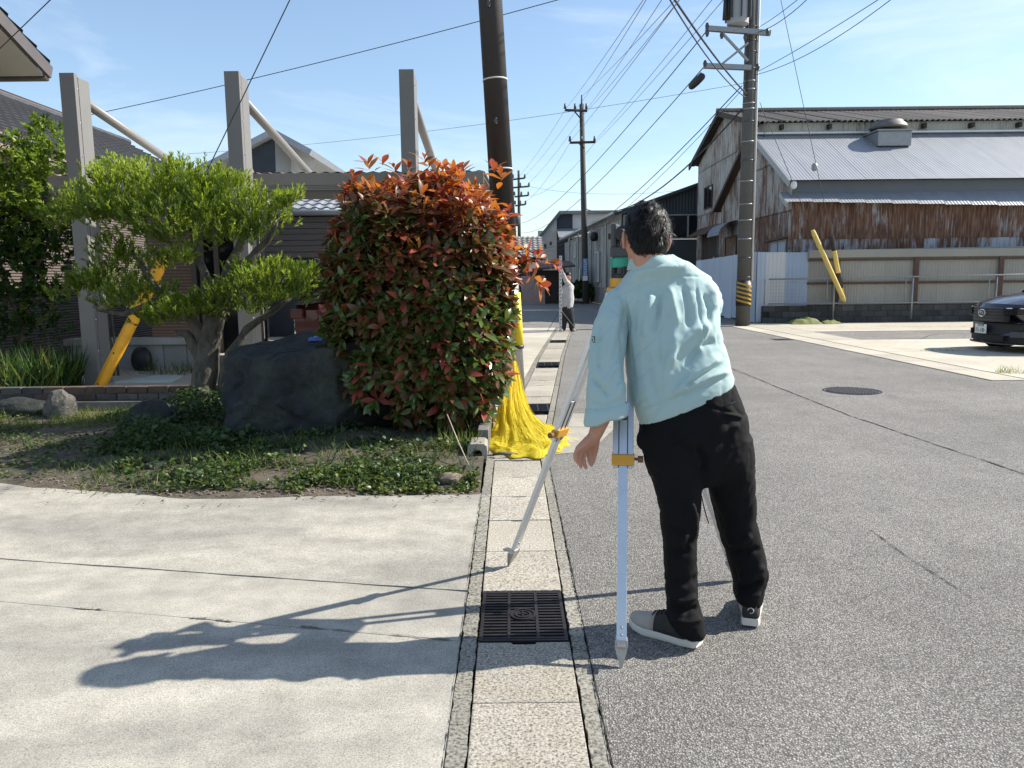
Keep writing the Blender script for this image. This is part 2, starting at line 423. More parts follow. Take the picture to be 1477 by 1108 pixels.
gut = setting('gutter')
trench = MB()
trench.add([(GL - .08, -4, -.05), (GR + .07, -4, -.05), (GR + .07, 6.2, -.05), (GL - .08, 6.2, -.05)], [(0, 1, 2, 3)])
yy = [6.2, 9, 12, 16, 20, 22.4]
for a, b in zip(yy[:-1], yy[1:]):
    trench.add([(gx(a)-.3, a, -.05), (gx(a)+.3, a, -.05), (gx(b)+.3, b, -.05), (gx(b)-.3, b, -.05)], [(0, 1, 2, 3)])
trench.build('gutter_bed', crack_m, gut)
def cover(y0, y1, x0=None, x1=None):
    if x0 is None: q = [(GL+.005, y0+.003), (GR-.005, y0+.003), (GR-.005, y1-.003), (GL+.005, y1-.003)]
    else: q = [(gx(y0)-.19, y0+.004), (gx(y0)+.17, y0+.004), (gx(y1)+.17, y1-.004), (gx(y1)-.19, y1-.004)]
    dz = random.uniform(-.003, .003)
    m = MB(); a = (y0 + y1) / 2
    # a hand hole notch on the far edge
    (xa, ya), (xb, yb), (xc, yc), (xd, yd) = q; w = xc - xd; n = .15
    if random.random() < .75: q = [q[0], q[1], q[2], (xd + w*.64, yc), (xd + w*.62, yc - .016), (xd + w*.38, yc - .016), (xd + w*.36, yc), q[3]]
    m.prism(q, -.045, dz); return m.build('cover_slab', slab_m, gut, bevel=.004)
ys = [-1.0, -.5, 0, .5, .97, 1.43, 1.90, 2.36, 2.79]
for a, b in zip(ys[:-1], ys[1:]): cover(a, b)
ys = [3.275, 3.78, 4.29, 4.78, 5.28, 5.78]
for a, b in zip(ys[:-1], ys[1:]): cover(a, b)
y = 5.8; GR2 = [8.05, 12.45, 17.3]
while y < 22:
    hit = [k for k in GR2 if y - .05 <= k < y + .5]
    if hit: y = hit[0] + .5 if hit[0] + .5 > y else y + .5; 
    cover(y, y + .5, 1, 1); y += .5
def strip(xa, xb, y0, y1, n=60):
    """narrow cast strip with a chipped outer edge"""
    L = [(xa + random.uniform(-.003, .003) + .004*mnoise.noise((k*.21, y0, xa*50)), y0 + (y1-y0) * k / n) for k in range(n + 1)]
    Rr = [(xb + random.uniform(-.0025, .0025) + .004*mnoise.noise((k*.21, y0, xb*50+3)), y0 + (y1-y0) * k / n) for k in range(n + 1)]
    MB().prism(L + Rr[::-1], -.05, -.001).build('edge_strip', strip_m, gut, fix=True)
for a, b in ((-1, .4), (.405, 1.6), (1.605, 2.82), (2.825, 3.78), (3.785, 4.85), (4.855, 5.95)):
    strip(GL - .058, GL - .002, a, b); strip(GR + .003, GR + .056, a, b)
for a, b in ((6, 8), (8.02, 10), (10.02, 12), (12.02, 14), (14.02, 16), (16.02, 18), (18.02, 20), (20.02, 22.3)):
    for o0, o1 in ((-.27, -.2), (.18, .235)):
        MB().prism([(gx(a)+o0, a), (gx(a)+o1, a), (gx(b)+o1, b), (gx(b)+o0, b)], -.05, -.001).build('edge_strip', strip_m, gut)

# cast iron grates lying in the gutter
def grate(y0, L, xl, xr, nb, label, group=None):
    t = thing('drain_grate', label, 'drain grate', ((xl+xr)/2, y0 + L/2, 0), group)
    w = .013; z0, z1 = -.032, -.002
    f = MB()
    f.box2((xl, y0, z0), (xl+w, y0+L, z1)).box2((xr-w, y0, z0), (xr, y0+L, z1))
    f.box2((xl+w, y0, z0), (xr-w, y0+w, z1)).box2((xl+w, y0+L-w, z0), (xr-w, y0+L, z1))
    f.build('rim', iron, t)
    for k in range(1, 3):
        x = xl + (xr - xl) * k / 3
        MB().box2((x-.006, y0+w, z0-.008), (x+.006, y0+L-w, z1+.0015)).build('crossbar', iron, t)
    bar = None
    for k in range(1, nb):
        yk = y0 + L * k / nb
        if bar is None:
            bar = MB().box2((xl+w, yk-.0065, z0), (xr-w, yk+.0065, z1-.001)).build('bar', iron, t)
            y1_ = yk
        else:
            c = bar.copy(); COL.objects.link(c); c.parent = t; c.location = (0, yk - y1_, 0)
    return t
gr = grate(2.80, .465, GL + .008, GR - .008, 17, 'black iron drain grate in the gutter below the tripod leg')
e = MB(); cx_, cy_ = (GL+GR)/2, 3.03
for r0, r1, h in ((.045, .053, .003), (.027, .034, .003)):
    for k in range(28):
        a0, a1 = 2*math.pi*k/28, 2*math.pi*(k+1)/28
        p = [(cx_+r*math.cos(a), cy_+r*math.sin(a)) for r, a in ((r0, a0), (r1, a0), (r1, a1), (r0, a1))]
        e.prism(p, -.012, h)
e.prism([(cx_+.045*math.cos(2*math.pi*k/28), cy_+.045*math.sin(2*math.pi*k/28)) for k in range(28)], -.012, -.001)
e.box2((cx_-.02, cy_-.003, -.001), (cx_+.02, cy_+.003, .004)).box2((cx_-.003, cy_-.024, -.001), (cx_+.003, cy_+.024, .004))
e.build('round_emblem', iron, gr)
for yk, lab in zip(GR2, ('dark drain grate in the gutter beside the yellow net', 'dark drain grate midway between the net and the man with the staff', 'dark drain grate just in front of the man with the staff')):
    grate(yk, .46, gx(yk+.2)-.185, gx(yk+.2)+.165, 9, lab, 'far gutter grates')

# driveway panels of pale concrete, skew joints
drv = setting('driveway')
j1 = lambda x: 3.275 - .197 * (x + .19)
j2 = lambda x: 2.80 - .205 * (x + .22)
XL = -8.6; XE = GL - .064
def edge_up():
    return [(XE + random.uniform(-.006, .004), 0) for _ in range(1)]
def wob(xs, fn, amp=.004): return [(x, fn(x) + random.uniform(-amp, amp)) for x in xs]
xsw = list(np.linspace(XE, XL, 60))
MB().prism([(XE, 4.88)] + [(x, 4.9 + max(0, -x - 2.2) * .35) for x in (-2.2, XL)] + wob(xsw[::-1], lambda x: j1(x) + .009), -.05, -.002).build('concrete_panel', concrete, drv)
MB().prism(wob(xsw, lambda x: j1(x) - .009) + wob(xsw[::-1], lambda x: j2(x) + .0015, .0012), -.05, -.0005).build('concrete_panel', concrete, drv)
MB().prism(wob(xsw, lambda x: j2(x) - .0015, .0012) + [(XL, -2), (XE, -2)], -.05, -.001).build('concrete_panel', concrete, drv)

def ribbon(name, pts, w, z, mat, lab=None, jag=.5, step=.03):
    """irregular narrow crack lying on the surface"""
    P = [Vector((p[0], p[1], z)) for p in pts]; L = []; Rr = []
    for a, b in zip(P[:-1], P[1:]):
        n = max(2, int((b - a).length / step)); d = (b - a).normalized(); s = Vector((-d.y, d.x, 0))
        for k in range(n):
            c = a + (b - a) * (k / n) + s * (mnoise.noise((a.x*9 + k*.13, a.y*7, 1.3)) * w * 1.1)
            h = w * (.5 + jag * mnoise.noise((k * .31, a.y*3, a.x*3)) + .3*jag*random.uniform(-1, 1))
            L.append(c + s * max(.0005, h)); Rr.append(c - s * max(.0005, h))
    vs = L + Rr; n = len(L)
    o = MB().add(vs, [(i, i+n, i+1+n, i+1) for i in range(n-1)]).build(name, mat); o['kind'] = 'structure'; return o
ribbon('road_crack', [(3.38, 13.5), (3.36, 9), (3.37, 7.5), (3.47, 6.2), (3.6, 4.6), (3.7, 2.5)], .013, .004, crack_m)
ribbon('road_crack', [(1.95, 4.05), (1.94, 3.6), (1.97, 3.1)], .004, .004, crack_m, jag=.9)
ribbon('road_crack', [(2.1, 3.0), (2.6, 3.12), (3.3, 3.1)], .003, .004, crack_m, jag=1.0)
ribbon('road_crack', [(2.2, 9.6), (3.6, 9.55), (5.6, 9.9)], .004, .004, crack_m, jag=.9)
ribbon('gutter_crack', [(GR+.060, -1), (GR+.058, 2), (GR+.062, 4), (GR+.058, 6)], .0032, .0045, crack_m, jag=1.3, step=.010)
ribbon('gutter_crack', [(GL-.062, -1), (GL-.06, 2), (GL-.064, 4), (GL-.06, 4.9)], .0022, .0045, crack_m, jag=1.3, step=.010)
for x0, x1 in ((-.25, -.9), (-1.15, -1.35), (-1.75, -1.9)):
    ribbon('joint_chip', [(x, j2(x)) for x in np.linspace(x0, x1, 9)], .010, .0045, strip_m, jag=1.2)

# paving left of the far gutter, and the concrete crossing beside the net
pav = setting('roadside_paving')
ypv = [6.05, 7.2, 8.13, 9.4, 11.4, 13.6, 16, 18.6, 21.4, 22.5]
for a, b in zip(ypv[:-1], ypv[1:]):
    MB().prism([(-2.61 if a > 7.8 else -.205, a+.006), (gx(a)-.275, a+.006), (gx(b)-.275, b-.006), (-2.61 if a > 7.8 else -.205, b-.006)], -.05, .0).build('concrete_panel', lot_m, pav)
for q in ([(.30, 5.95), (.62, 6.05), (.95, 7.05), (.42, 7.1)], [(.42, 7.11), (.97, 7.06), (1.02, 7.8), (.5, 7.85)]):
    MB().prism(q, -.01, .006).build('concrete_patch', m_concrete('patch_concrete', (.31, .295, .26), .3, .1, .25), pav)

# parking lot at upper right
lot = setting('parking_lot')
lk = [10.0, 11.2, 12.4, 13.6, 14.8, 16.0, 17.2, 18.4, 19.6, 20.8, 22.0]
for a, b in zip(lk[:-1], lk[1:]):
    MB().prism([(6.30, a+.005), (6.78, a+.005), (6.78, b-.005), (6.30, b-.005)], -.02, .012).build('gutter_slab', lot_m, lot, bevel=.005)
def lp(q, m): MB().prism(q, -.02, .016).build('lot_panel', m, lot)
lp([(6.8, 8.6), (12.4, 8.3), (12.4, 14.0), (6.8, 14.0)], lot_m)
lp([(12.42, 8.3), (20, 8.0), (20, 14.0), (12.42, 14.0)], lot_m)
lp([(6.8, 14.02), (12.2, 14.02), (12.2, 16.7), (6.8, 16.7)], lot_m)
lp([(12.22, 14.02), (20, 14.02), (20, 16.7), (12.22, 16.7)], lot_m)
lp([(6.8, 16.72), (7.6, 16.72), (7.6, 23.2), (6.8, 23.2)], lot_m)
lp([(11.6, 16.72), (20, 16.72), (20, 19.4), (11.6, 19.4)], lot_m)
lp([(7.62, 19.42), (13.0, 19.42), (13.0, 23.2), (7.62, 23.2)], lot_m)
lp([(13.02, 19.42), (20, 19.42), (20, 23.2), (13.02, 23.2)], lot_m)
MB().prism([(7.61, 16.72), (11.59, 16.72), (11.59, 19.4), (7.61, 19.4)], -.02, .008).build('asphalt_patch', asphalt, lot)
ribbon('lot_crack', [(8.9, 16.7), (9.6, 17.7), (10.2, 18.3), (11.4, 18.2)], .02, .013, crack_m, jag=1)
ribbon('lot_crack', [(9.0, 21.2), (11, 20.9), (13.5, 20.7)], .02, .021, crack_m, jag=1)

# manhole cover in the road
mh = thing('manhole_cover', 'round patterned iron manhole cover set in the road', 'manhole cover', (4.13, 9.24, 0))
c_ = Vector((4.13, 9.24))
m = MB()
for r0, r1, z in ((.315, .335, .004), (0, .30, .003)):
    ring = 40
    for k in range(ring):
        a0, a1 = 2*math.pi*k/ring, 2*math.pi*(k+1)/ring
        p = [(c_.x+r*math.cos(a), c_.y+r*math.sin(a)) for r, a in ((r0, a0), (r1, a0), (r1, a1), (r0, a1))]
        if r0 == 0: p = p[1:]; p[2:] = [p[1]]; p = [(c_.x, c_.y), p[0], p[1]]
        m.prism(p, -.02, z)
m.build('rim', iron, mh)
m = MB()
for i in range(-8, 9):
    for j in range(-8, 9):
        x, y = i*.036 + (j % 2)*.018, j*.034
        if math.hypot(x, y) < .28: m.box((c_.x+x, c_.y+y, .0055), (.022, .02, .006), rz=random.choice((.6, -.6)))
st_ = m.build('raised_studs', simple('worn_iron', (.13, .12, .12), .5, .2, 20, .2, 100, .6), mh); st_['kind'] = 'stuff'
for (u, v), w in (((1010+145, 487), .5), ((1165, 487), .45)):
    pass
b = thing('drain_cover', 'small dark iron cover in the road near the blue hoarding', 'drain cover', (6.05, 17.2, 0))
MB().prism([(5.85, 17.0), (6.25, 17.0), (6.25, 17.4), (5.85, 17.4)], -.01, .004).build('lid', iron, b)
MB().prism([(6.0, 17.17), (6.1, 17.17), (6.1, 17.23), (6.0, 17.23)], -.01, .008).build('handle', iron, b)

# planting bed soil
def soil_h(x, y):
    front = 4.92 + max(0, -x - 2.2) * .33 + .06 * mnoise.noise((x*1.3, 3, 0)) + .03*mnoise.noise((x*5, 1, 0))
    if x < -2.6: front -= .05
    t = min(1, max(-1, (y - front) / .5))
    h = .035 * t + .03 * max(0, mnoise.noise((x*2, y*2, 0))) * max(0, t) + .012 * mnoise.noise((x*9, y*9, 2))*max(0, t)
    h += .10 * math.exp(-((x+1.5)**2/1.6 + (y-6.4)**2/.8)) + .12 * math.exp(-((x+3.1)**2/.6 + (y-7.5)**2/.5))
    return h
m = MB(); nx, ny = 110, 60
xs = np.linspace(-9, -.215, nx); ysl = np.linspace(4.55, 8.12, ny)
m.add([(x, y, soil_h(x, y)) for y in ysl for x in xs], [(j*nx+i, j*nx+i+1, (j+1)*nx+i+1, (j+1)*nx+i) for j in range(ny-1) for i in range(nx-1)])
so = m.build('soil', soil_m, smooth=True); so['kind'] = 'structure'
# yard behind the brick edging
yd = MB().prism([(-30, 9.45), (-.56, 9.45), (-.56, 9.0), (-.45, 6.3), (-.2, 6.2), (-.56, 9.4), (-2.61, 9.41), (-2.61, 22), (-5, 40), (-30, 40)], -.05, .01) if False else MB().prism([(-30, 8.34), (-2.62, 8.34), (-2.62, 22.4), (-6, 60), (-30, 60)], -.05, .04)
yd = yd.build('carport_yard', lot_m); yd['kind'] = 'structure'

# =================================================================== BUILDINGS
def sheet(O, U, V, N, u0, u1, z0, z1, mat, parent, name='sheet', pitch=.1, amp=.012, lift=0):
    """one corrugated sheet in the plane O + u*U + z*V, waves along N; z0, z1 may be functions of u"""
    O, U, V, N = map(Vector, (O, U, V, N)); n = max(4, int((u1 - u0) / pitch * 4)); vs = []
    f0 = z0 if callable(z0) else (lambda u: z0); f1 = z1 if callable(z1) else (lambda u: z1)
    for k in range(n + 1):
        u = u0 + (u1 - u0) * k / n; w = amp * math.sin(2 * math.pi * u / pitch) + lift
        vs += [O + U*u + V*f0(u) + N*w, O + U*u + V*max(f0(u) + .005, f1(u)) + N*w]
    m = MB().add(vs, [(2*k, 2*k+2, 2*k+3, 2*k+1) for k in range(n)])
    return m.build(name, mat, parent, smooth=True)
def sheets(O, U, V, N, u0, u1, z0, z1, mat, parent, w=.82, jit=.02, **k):
    n = max(1, round((u1 - u0) / w)); st = (u1 - u0) / n
    for i in range(n):
        a, b = u0 + i*st, u0 + (i+1)*st + .03
        f1 = z1; f0 = z0; d0 = random.uniform(-jit, 0)
        zz0 = (lambda u, f0=f0, d0=d0: (f0(u) if callable(f0) else f0) + d0)
        if callable(z1) and max(z1(a), z1(b), z1((a+b)/2)) <= (f0(a) if callable(f0) else f0) + .03: continue
        mm = mat if not isinstance(mat, (list, tuple)) else random.choice(mat)
        sheet(O, U, V, N, a, b, zz0, f1, mm, parent, lift=(i % 2) * .003, **k)

def tile_field(name, O, U, V, nu, nv, tw, th, mat, parent, bumph=.035, step=.03):
    """rows of overlapping wave tiles on a roof slope: O corner at the eave, U along the eave, V up the slope"""
    O, U, V = map(Vector, (O, U, V)); N = U.cross(V).normalized()
    if N.z < 0: N = -N
    m = MB(); K = 4
    for j in range(nv):
        vs = []
        cols = nu * K
        for i in range(cols + 1):
            u = i / K * tw; w = bumph * (.5 + .5 * math.sin(2*math.pi*i/K + .6))
            b = O + U*u + V*(j*th); t = O + U*u + V*((j+1)*th + .02)
            vs += [b + N*(w - .01), b + N*(w + step), t + N*w]
        fs = []
        for i in range(cols):
            a, c = 3*i, 3*i+3
            fs += [(a, c, c+1, a+1), (a+1, c+1, c+2, a+2)]
        m.add(vs, fs)
    o = m.build(name, mat, parent); o['kind'] = 'stuff'; return o

# ---- rusty warehouse on the right
GXW = 8.87
zc = lambda u, v, Y: A(u, v, Y).z
WH = thing('warehouse', 'large old warehouse of rusty corrugated iron with grey slate ridge roof', 'warehouse', (GXW, 24, 0))
yF, yR, yB = 27.8, 32.6, 37.1
zF, zR, zB = zc(1092, 179, yF), zc(1040, 163, yR), zc(1003, 238, yB)
XE2 = 30.0
U_, Z_ = Vector((0, 1, 0)), Vector((0, 0, 1))
def prof(y):
    if y < yF: return 0
    return zF + (zR - zF) * (y - yF) / (yR - yF) if y < yR else zR + (zB - zR) * (y - yR) / (yB - yR)
O = Vector((GXW, 0, 0))
for (r0, r1, mt) in ((0, 2.35, rust_low), (2.3, 4.3, rust_mid), (4.25, 6.3, rust_low), (6.25, 9.5, rust_low)):
    sheets(O, U_, Z_, Vector((-1, 0, 0)), yF - .2, yB, r0, (lambda y, r1=r1: min(r1, prof(max(y, yF + .001)) - .02)), mt, WH)
# wall above the lean-to roof, facing the street
sheets(Vector((GXW, yF, 0)), Vector((1, 0, 0)), Z_, Vector((0, -1, 0)), 0, XE2 - GXW, 5.4, zF + .03, rust_pale, WH)
# roof slopes
def slope(O_, V_, L, mat, x0, x1, nm, w=.82, **k):
    sheets(O_, Vector((1, 0, 0)), V_, Vector((1, 0, 0)).cross(V_), x0, x1, 0, L, mat, WH if 'p' not in k else k.pop('p'), w, 0, name=nm, **k)
vF = Vector((0, yR - yF + .25, zR - zF - .02)); L1 = vF.length; vF.normalize()
slope(Vector((GXW - .35, yF - .25, zF + .03)), vF, L1, slate_roof, 0, XE2 - GXW, 'roof_sheet', .95, pitch=.19, amp=.035)
vB = Vector((0, yR - yB - .5, zR - zB)); L2 = vB.length; vB.normalize()
sheets(Vector((GXW - .35, yB + .5, zB)), Vector((1, 0, 0)), vB, Vector((0, .5, .85)), 0, XE2 - GXW, 0, L2, slate_roof, WH, 1.9, 0, name='roof_sheet', pitch=.26, amp=.02)
m = MB(); m.tube([(GXW - .4, yR, zR + .06), (XE2, yR, zR + .06)], .13, 8); m.build('ridge_cap', slate_roof, WH)
for a, b in (((yF - .5, zF - .1), (yR, zR - .02)), ((yB + .55, zB - .08), (yR, zR - .02))):
    MB().beam((GXW - .33, *a), (GXW - .33, *b), .06, .2).build('barge_board', wood_dark, WH)
for k, x in enumerate(np.arange(GXW + .6, 20, 1.65)):
    MB().box((x, yF - .12, zF - .14), (.10, .24, .16)).build('eave_bracket', wood_dark, WH)
# back and far walls keep light out
MB().box2((XE2 - .1, 24, 0), (XE2, yB, 6.6)).build('end_wall', grey_wall, WH)
MB().box2((GXW + .2, yB - .12, 0), (XE2, yB - .04, zB - .1)).build('rear_wall', grey_wall, WH)
# front lean-to annexe (gable end proud of the main gable)
GX2 = 8.60
a_e = A(1141, 264, 24.6); a_e.x = GX2
z_e = a_e.z; y_e = 24.35; z_p = zc(1090, 196, yF)
yL = GX2 * F / (1037 - CX) ; zL = zc(1037, 300, yL)
aprof = lambda y: z_e + (z_p - z_e) * (y - y_e) / (yF - y_e) if y < yF else z_p + (zL - z_p) * (y - yF) / (yL - yF)
for (r0, r1, mt) in ((0, 2.3, rust_low), (2.25, 3.45, rust_mid), (3.4, 5.1, rust_low), (5.05, 9, rust_low)):
    sheets(Vector((GX2, 0, 0)), U_, Z_, Vector((-1, 0, 0)), y_e - .35, yL, r0, (lambda y, r1=r1: min(r1, aprof(y) - .03)), mt, WH)
MB().box2((GX2 + .02, yL - .06, 0), (GXW, yL, zL)).build('return_wall', rust_low, WH)
vA = Vector((0, yF - y_e + .3, z_p - z_e)); LA = vA.length; vA.normalize()
NA = Vector((1, 0, 0)).cross(vA)
sheets(Vector((GX2 - .12, y_e - .3, z_e + .02)), Vector((1, 0, 0)), vA, NA, 0, XE2 - GX2, 0, LA, roof_metal, WH, .8, 0, name='roof_sheet', pitch=.1, amp=.006)
MB().beam((GX2 - .14, yF - .04, z_p + .06), (XE2, yF - .04, z_p + .06), .22, .06).build('flashing', white_paint, WH)
MB().beam((GX2 - .1, y_e - .34, z_e - .08), (GX2 - .1, yF, z_p - .04), .05, .2).build('barge_board', galv, WH)
MB().slab([(GX2 - .28, yF, z_p + .02), (GXW, yF, z_p + .02), (GXW, yL + .3, zL - .1), (GX2 - .28, yL + .3, zL - .1)][::-1], .06).build('side_roof', rail_rust, WH)
MB().beam((GX2 - .28, yF + .2, z_p - .1), (GX2 - .28, yL + .3, zL - .16), .04, .14).build('barge_board', wood_dark, WH)
# clerestory strip below the big lean-to roof and the lower roof
zl_t, zl_e = zc(1138, 277, 24.35), zc(1149, 291, 23.75)
MB().box2((GX2 + .02, y_e - .05, zl_t - .2), (XE2, y_e, z_e + .02)).build('fascia_strip', simple('slate_grey_paint', (.12, .135, .155), .6, .06, 3), WH)
for x in np.arange(GX2 + 1.2, 20, 2.0):
    MB().box((x, y_e - .08, zl_t + .38), (.12, .06, .05)).build('gutter_bracket', black_plastic, WH)
lowy = 23.72
vL = Vector((0, y_e - lowy, zl_t - zl_e)); LL = vL.length; vL.normalize()
for i in range(22):                                  # the lower roof sags to the right
    x0 = i * .8; dr = -.027 * x0; Vv = Vector((0, y_e - lowy, zl_t - zl_e - dr)); Ln = Vv.length; Vv.normalize()
    sheet(Vector((GX2 - .25 + x0, lowy, zl_e + dr)), Vector((1, 0, 0)), Vv, Vector((1, 0, 0)).cross(Vv), 0, .83, 0, Ln, roof_metal, WH, 'roof_sheet', .1, .006, (i % 2) * .002)
MB().beam((GX2 - .25, lowy, zl_e - .09), (GX2 - .25, y_e, zl_t - .06), .05, .14).build('barge_board', galv, WH)
# rusty street wall, two courses of sheets
sheets(Vector((GX2, 24.0, 0)), Vector((1, 0, 0)), Z_, Vector((0, -1, 0)), 0, XE2 - GX2, 2.55, zl_e + .05, rust_heavy, WH)
sheets(Vector((GX2, 24.02, 0)), Vector((1, 0, 0)), Z_, Vector((0, -1, 0)), 0, XE2 - GX2, 0, 2.62, m_rust('rust_bluish', .66, (.42, .47, .54), 9), WH)
# openings in the gable
def opening(y0, y1, z0, z1, X, frame=galv, pane=glass_dark, nm='window', bars=1, p=None):
    o = MB().box2((X - .03, y0, z0), (X + .05, y1, z1)).build(nm, pane, p or WH)
    f = MB(); t = .05
    f.box2((X-.06, y0-t, z0-t), (X-.02, y0, z1+t)).box2((X-.06, y1, z0-t), (X-.02, y1+t, z1+t)).box2((X-.06, y0, z0-t), (X-.02, y1, z0)).box2((X-.06, y0, z1), (X-.02, y1, z1+t))
    for k in range(bars):
        yk = y0 + (y1-y0)*(k+1)/(bars+1); f.box2((X-.055, yk-.015, z0), (X-.025, yk+.015, z1))
    f.build('frame', frame, o); return o
ya, yb = GXW*F/(1024-CX), GXW*F/(1014-CX)
opening(ya, yb, zc(1018, 296, 34), zc(1018, 266, 34), GXW, wood_dark)
ya, yb = GXW*F/(1034-CX), GXW*F/(1012-CX)
opening(ya, yb, .6, zc(1025, 334, 33.5), GXW, old_conc, wood_dark, 'doorway')
MB().slab([(GXW-.7, ya-.5, zc(1030,333,33)-.1), (GXW, ya-.5, zc(1030,322,33)), (GXW, yb+.6, zc(1030,322,33)), (GXW-.7, yb+.6, zc(1030,333,33)-.1)], .05).build('canopy', rail_rust, WH)
ya, yb = GX2*F/(1062-CX), GX2*F/(1044-CX)
aw = MB(); zz = zc(1050, 338, 29)
for k in range(6):
    a0, a1 = k/6*math.pi/2, (k+1)/6*math.pi/2
    aw.add([(GX2-.75*math.sin(a0), ya, zz+.55*math.cos(a0)), (GX2-.75*math.sin(a0), yb, zz+.55*math.cos(a0)), (GX2-.75*math.sin(a1), yb, zz+.55*math.cos(a1)), (GX2-.75*math.sin(a1), ya, zz+.55*math.cos(a1))], [(0, 1, 2, 3)])
aw.build('awning', simple('awning_grey', (.16, .185, .22), .6), WH)
opening(ya + .15, yb - .15, zz - .9, zz - .05, GX2, rail_rust, rust_heavy, 'hatch', 0)
ya, yb = GX2*F/(1131-CX), GX2*F/(1109-CX)
opening(ya, yb, zc(1120, 380, 24.6), zc(1120, 348, 24.6), GX2, galv, blue_sheet, 'side_door', 1)
MB().beam((GX2-.14, ya-.15, zc(1120,344,24.6)), (GX2-.14, yb+.15, zc(1120,346,24.6)), .16, .06).build('door_lintel', rail_rust, WH)
# rooftop ventilator
vt = thing('roof_ventilator', 'grey round cowl ventilator standing on the metal roof', 'ventilator')
pv = A(1281, 192, 27.0); vz = pv.z; vx = pv.x
vt.location = (vx, 27.0, vz - .1)
MB().box2((vx-.56, 26.5, vz-.5), (vx+.56, 27.5, vz-.02)).build('curb', galv, vt, bevel=.02)
MB().box2((vx-.62, 26.44, vz-.018), (vx+.62, 27.56, vz+.03)).build('curb_lid', galv, vt)
def disc(rs, zs, c, n=28): return [[Vector((c[0]+r*math.cos(2*math.pi*k/n), c[1]+r*math.sin(2*math.pi*k/n), z)) for k in range(n)] for r, z in zip(rs, zs)]
MB().loft(disc([.42, .42], [vz+.03, vz+.18], (vx, 27)), True).build('throat', black_plastic, vt, smooth='auto')
MB().loft(disc([.58, .61, .56, .47, .44, .2], [vz+.12, vz+.17, vz+.27, vz+.34, vz+.39, vz+.42], (vx, 27)), True).build('cowl', simple('weathered_cowl', (.12, .112, .10), .6, .15, 5), vt, smooth='auto')

# ---- pale blue hoarding round the corner
HO = thing('blue_hoarding', 'pale blue corrugated hoarding turning the corner behind the concrete pole', 'hoarding', (7.45, 23.5, 0))
hx = 7.45; ztop = zc(1085, 363, 23.6)
for k in range(9):
    y0 = 23.55 + k * .85
    sheet(Vector((hx, 0, 0)), U_, Z_, Vector((-1, 0, 0)), y0, y0 + .87, .02 + (.05 if k % 3 else 0), lambda y: ztop - .012*(y-23.5), blue_sheet, HO, 'panel', .12, .008, (k % 2)*.008)
xs_ = [7.45, 7.72, 8.30, 8.98]
for k in range(3):
    sheet(Vector((0, 23.5, 0)), Vector((1, 0, 0)), Z_, Vector((0, -1, 0)), xs_[k], xs_[k+1] + .01, .03, ztop - .02 - .01*k, (blue_sheet, simple('white_sheet', (.52, .53, .53), .6, .06, 2), simple('blue_sheet_deeper', (.30, .37, .48), .6, .06, 2))[k], HO, 'panel', .12, .008)
for y in (23.6, 26.1, 28.8, 31.0): MB().tube([(hx + .06, y, 0), (hx + .06, y, ztop)], .03, 6).build('post', galv, HO)

# ---- beige corrugated fence on a dark block wall
BW = thing('block_wall', 'low dark stained concrete block wall under the beige fence', 'wall', (8, 23.45, 0))
zb = zc(1250, 440, 23.4)
x = 7.62
while x < 24:
    for j in range(3):
        o_ = .2 if j % 2 else 0; h = zb / 3
        MB().box2((x + o_ + .006, 23.40 + random.uniform(0, .008), j*h + .004), (x + o_ + .394, 23.56, (j+1)*h - .004)).build('block', dark_conc, BW)
    x += .4
MB().box2((7.62, 23.43, 0), (24, 23.54, zb - .01)).build('mortar_core', crack_m, BW)
FE = thing('beige_fence', 'beige corrugated sheet fence on rusty rails in front of the warehouse', 'fence', (9, 23.5, 0))
zft = zc(1165, 361, 23.5); fx0 = 8.98
sheets(Vector((fx0, 23.52, 0)), Vector((1, 0, 0)), Z_, Vector((0, -1, 0)), 0, 15, zb + .01, lambda u: zft + .008*u, beige_sheet, FE, .8, 0, name='panel', pitch=.09, amp=.010)
MB().box2((fx0, 23.455, zft - .33), (24, 23.50, zft - .27)).build('rail', rail_rust, FE)
zm = zc(1250, 408, 23.5)
MB().box2((fx0, 23.455, zm - .04), (24, 23.50, zm + .03)).build('rail', rail_rust, FE)
for xx in (9.02,): pass
for u in (1207, 1321, 1443):
    p = A(u, 400, 23.45); MB().box2((p.x - .07, 23.42, zb + .005), (p.x + .07, 23.454, zft - .26)).build('post', rail_rust, FE)
MB().box2((fx0, 23.44, zft - .23), (24, 23.475, zft + .0)).build('cap_strip', beige_sheet, FE)
GRL = thing('guard_rail', 'grey pipe handrail running along the dark block wall', 'handrail', (8, 23.2, 0))
zt, zlw = zc(1250, 401.5, 23.2), zc(1250, 437, 23.2)
MB().tube([(7.72, 23.2, zt), (24, 23.2, zt + .14)], .024, 8).build('rail', galv, GRL, smooth=True)
MB().tube([(7.72, 23.2, zlw), (24, 23.2, zlw)], .024, 8).build('rail', galv, GRL, smooth=True)
for u in (1103, 1193, 1203, 1306, 1316, 1426, 1437):
    p = A(u, 420, 23.2); w = .03 if u in (1203, 1316, 1437) else .018
    MB().tube([(p.x, 23.2, zlw - .02 if w < .02 else .1), (p.x, 23.2, zt + .01)], w, 8).build('post', galv, GRL, smooth=True)
m = MB()
for k in range(13): m.tube([(7.78 + k*.085, 23.21, zlw), (7.78 + k*.085, 23.21, zt)], .004, 4)
for k in range(7): m.tube([(7.74, 23.215, zlw + k*(zt-zlw)/7), (8.85, 23.215, zlw + k*(zt-zlw)/7)], .004, 4)
m.build('wire_mesh', galv, GRL)['kind'] = 'stuff'

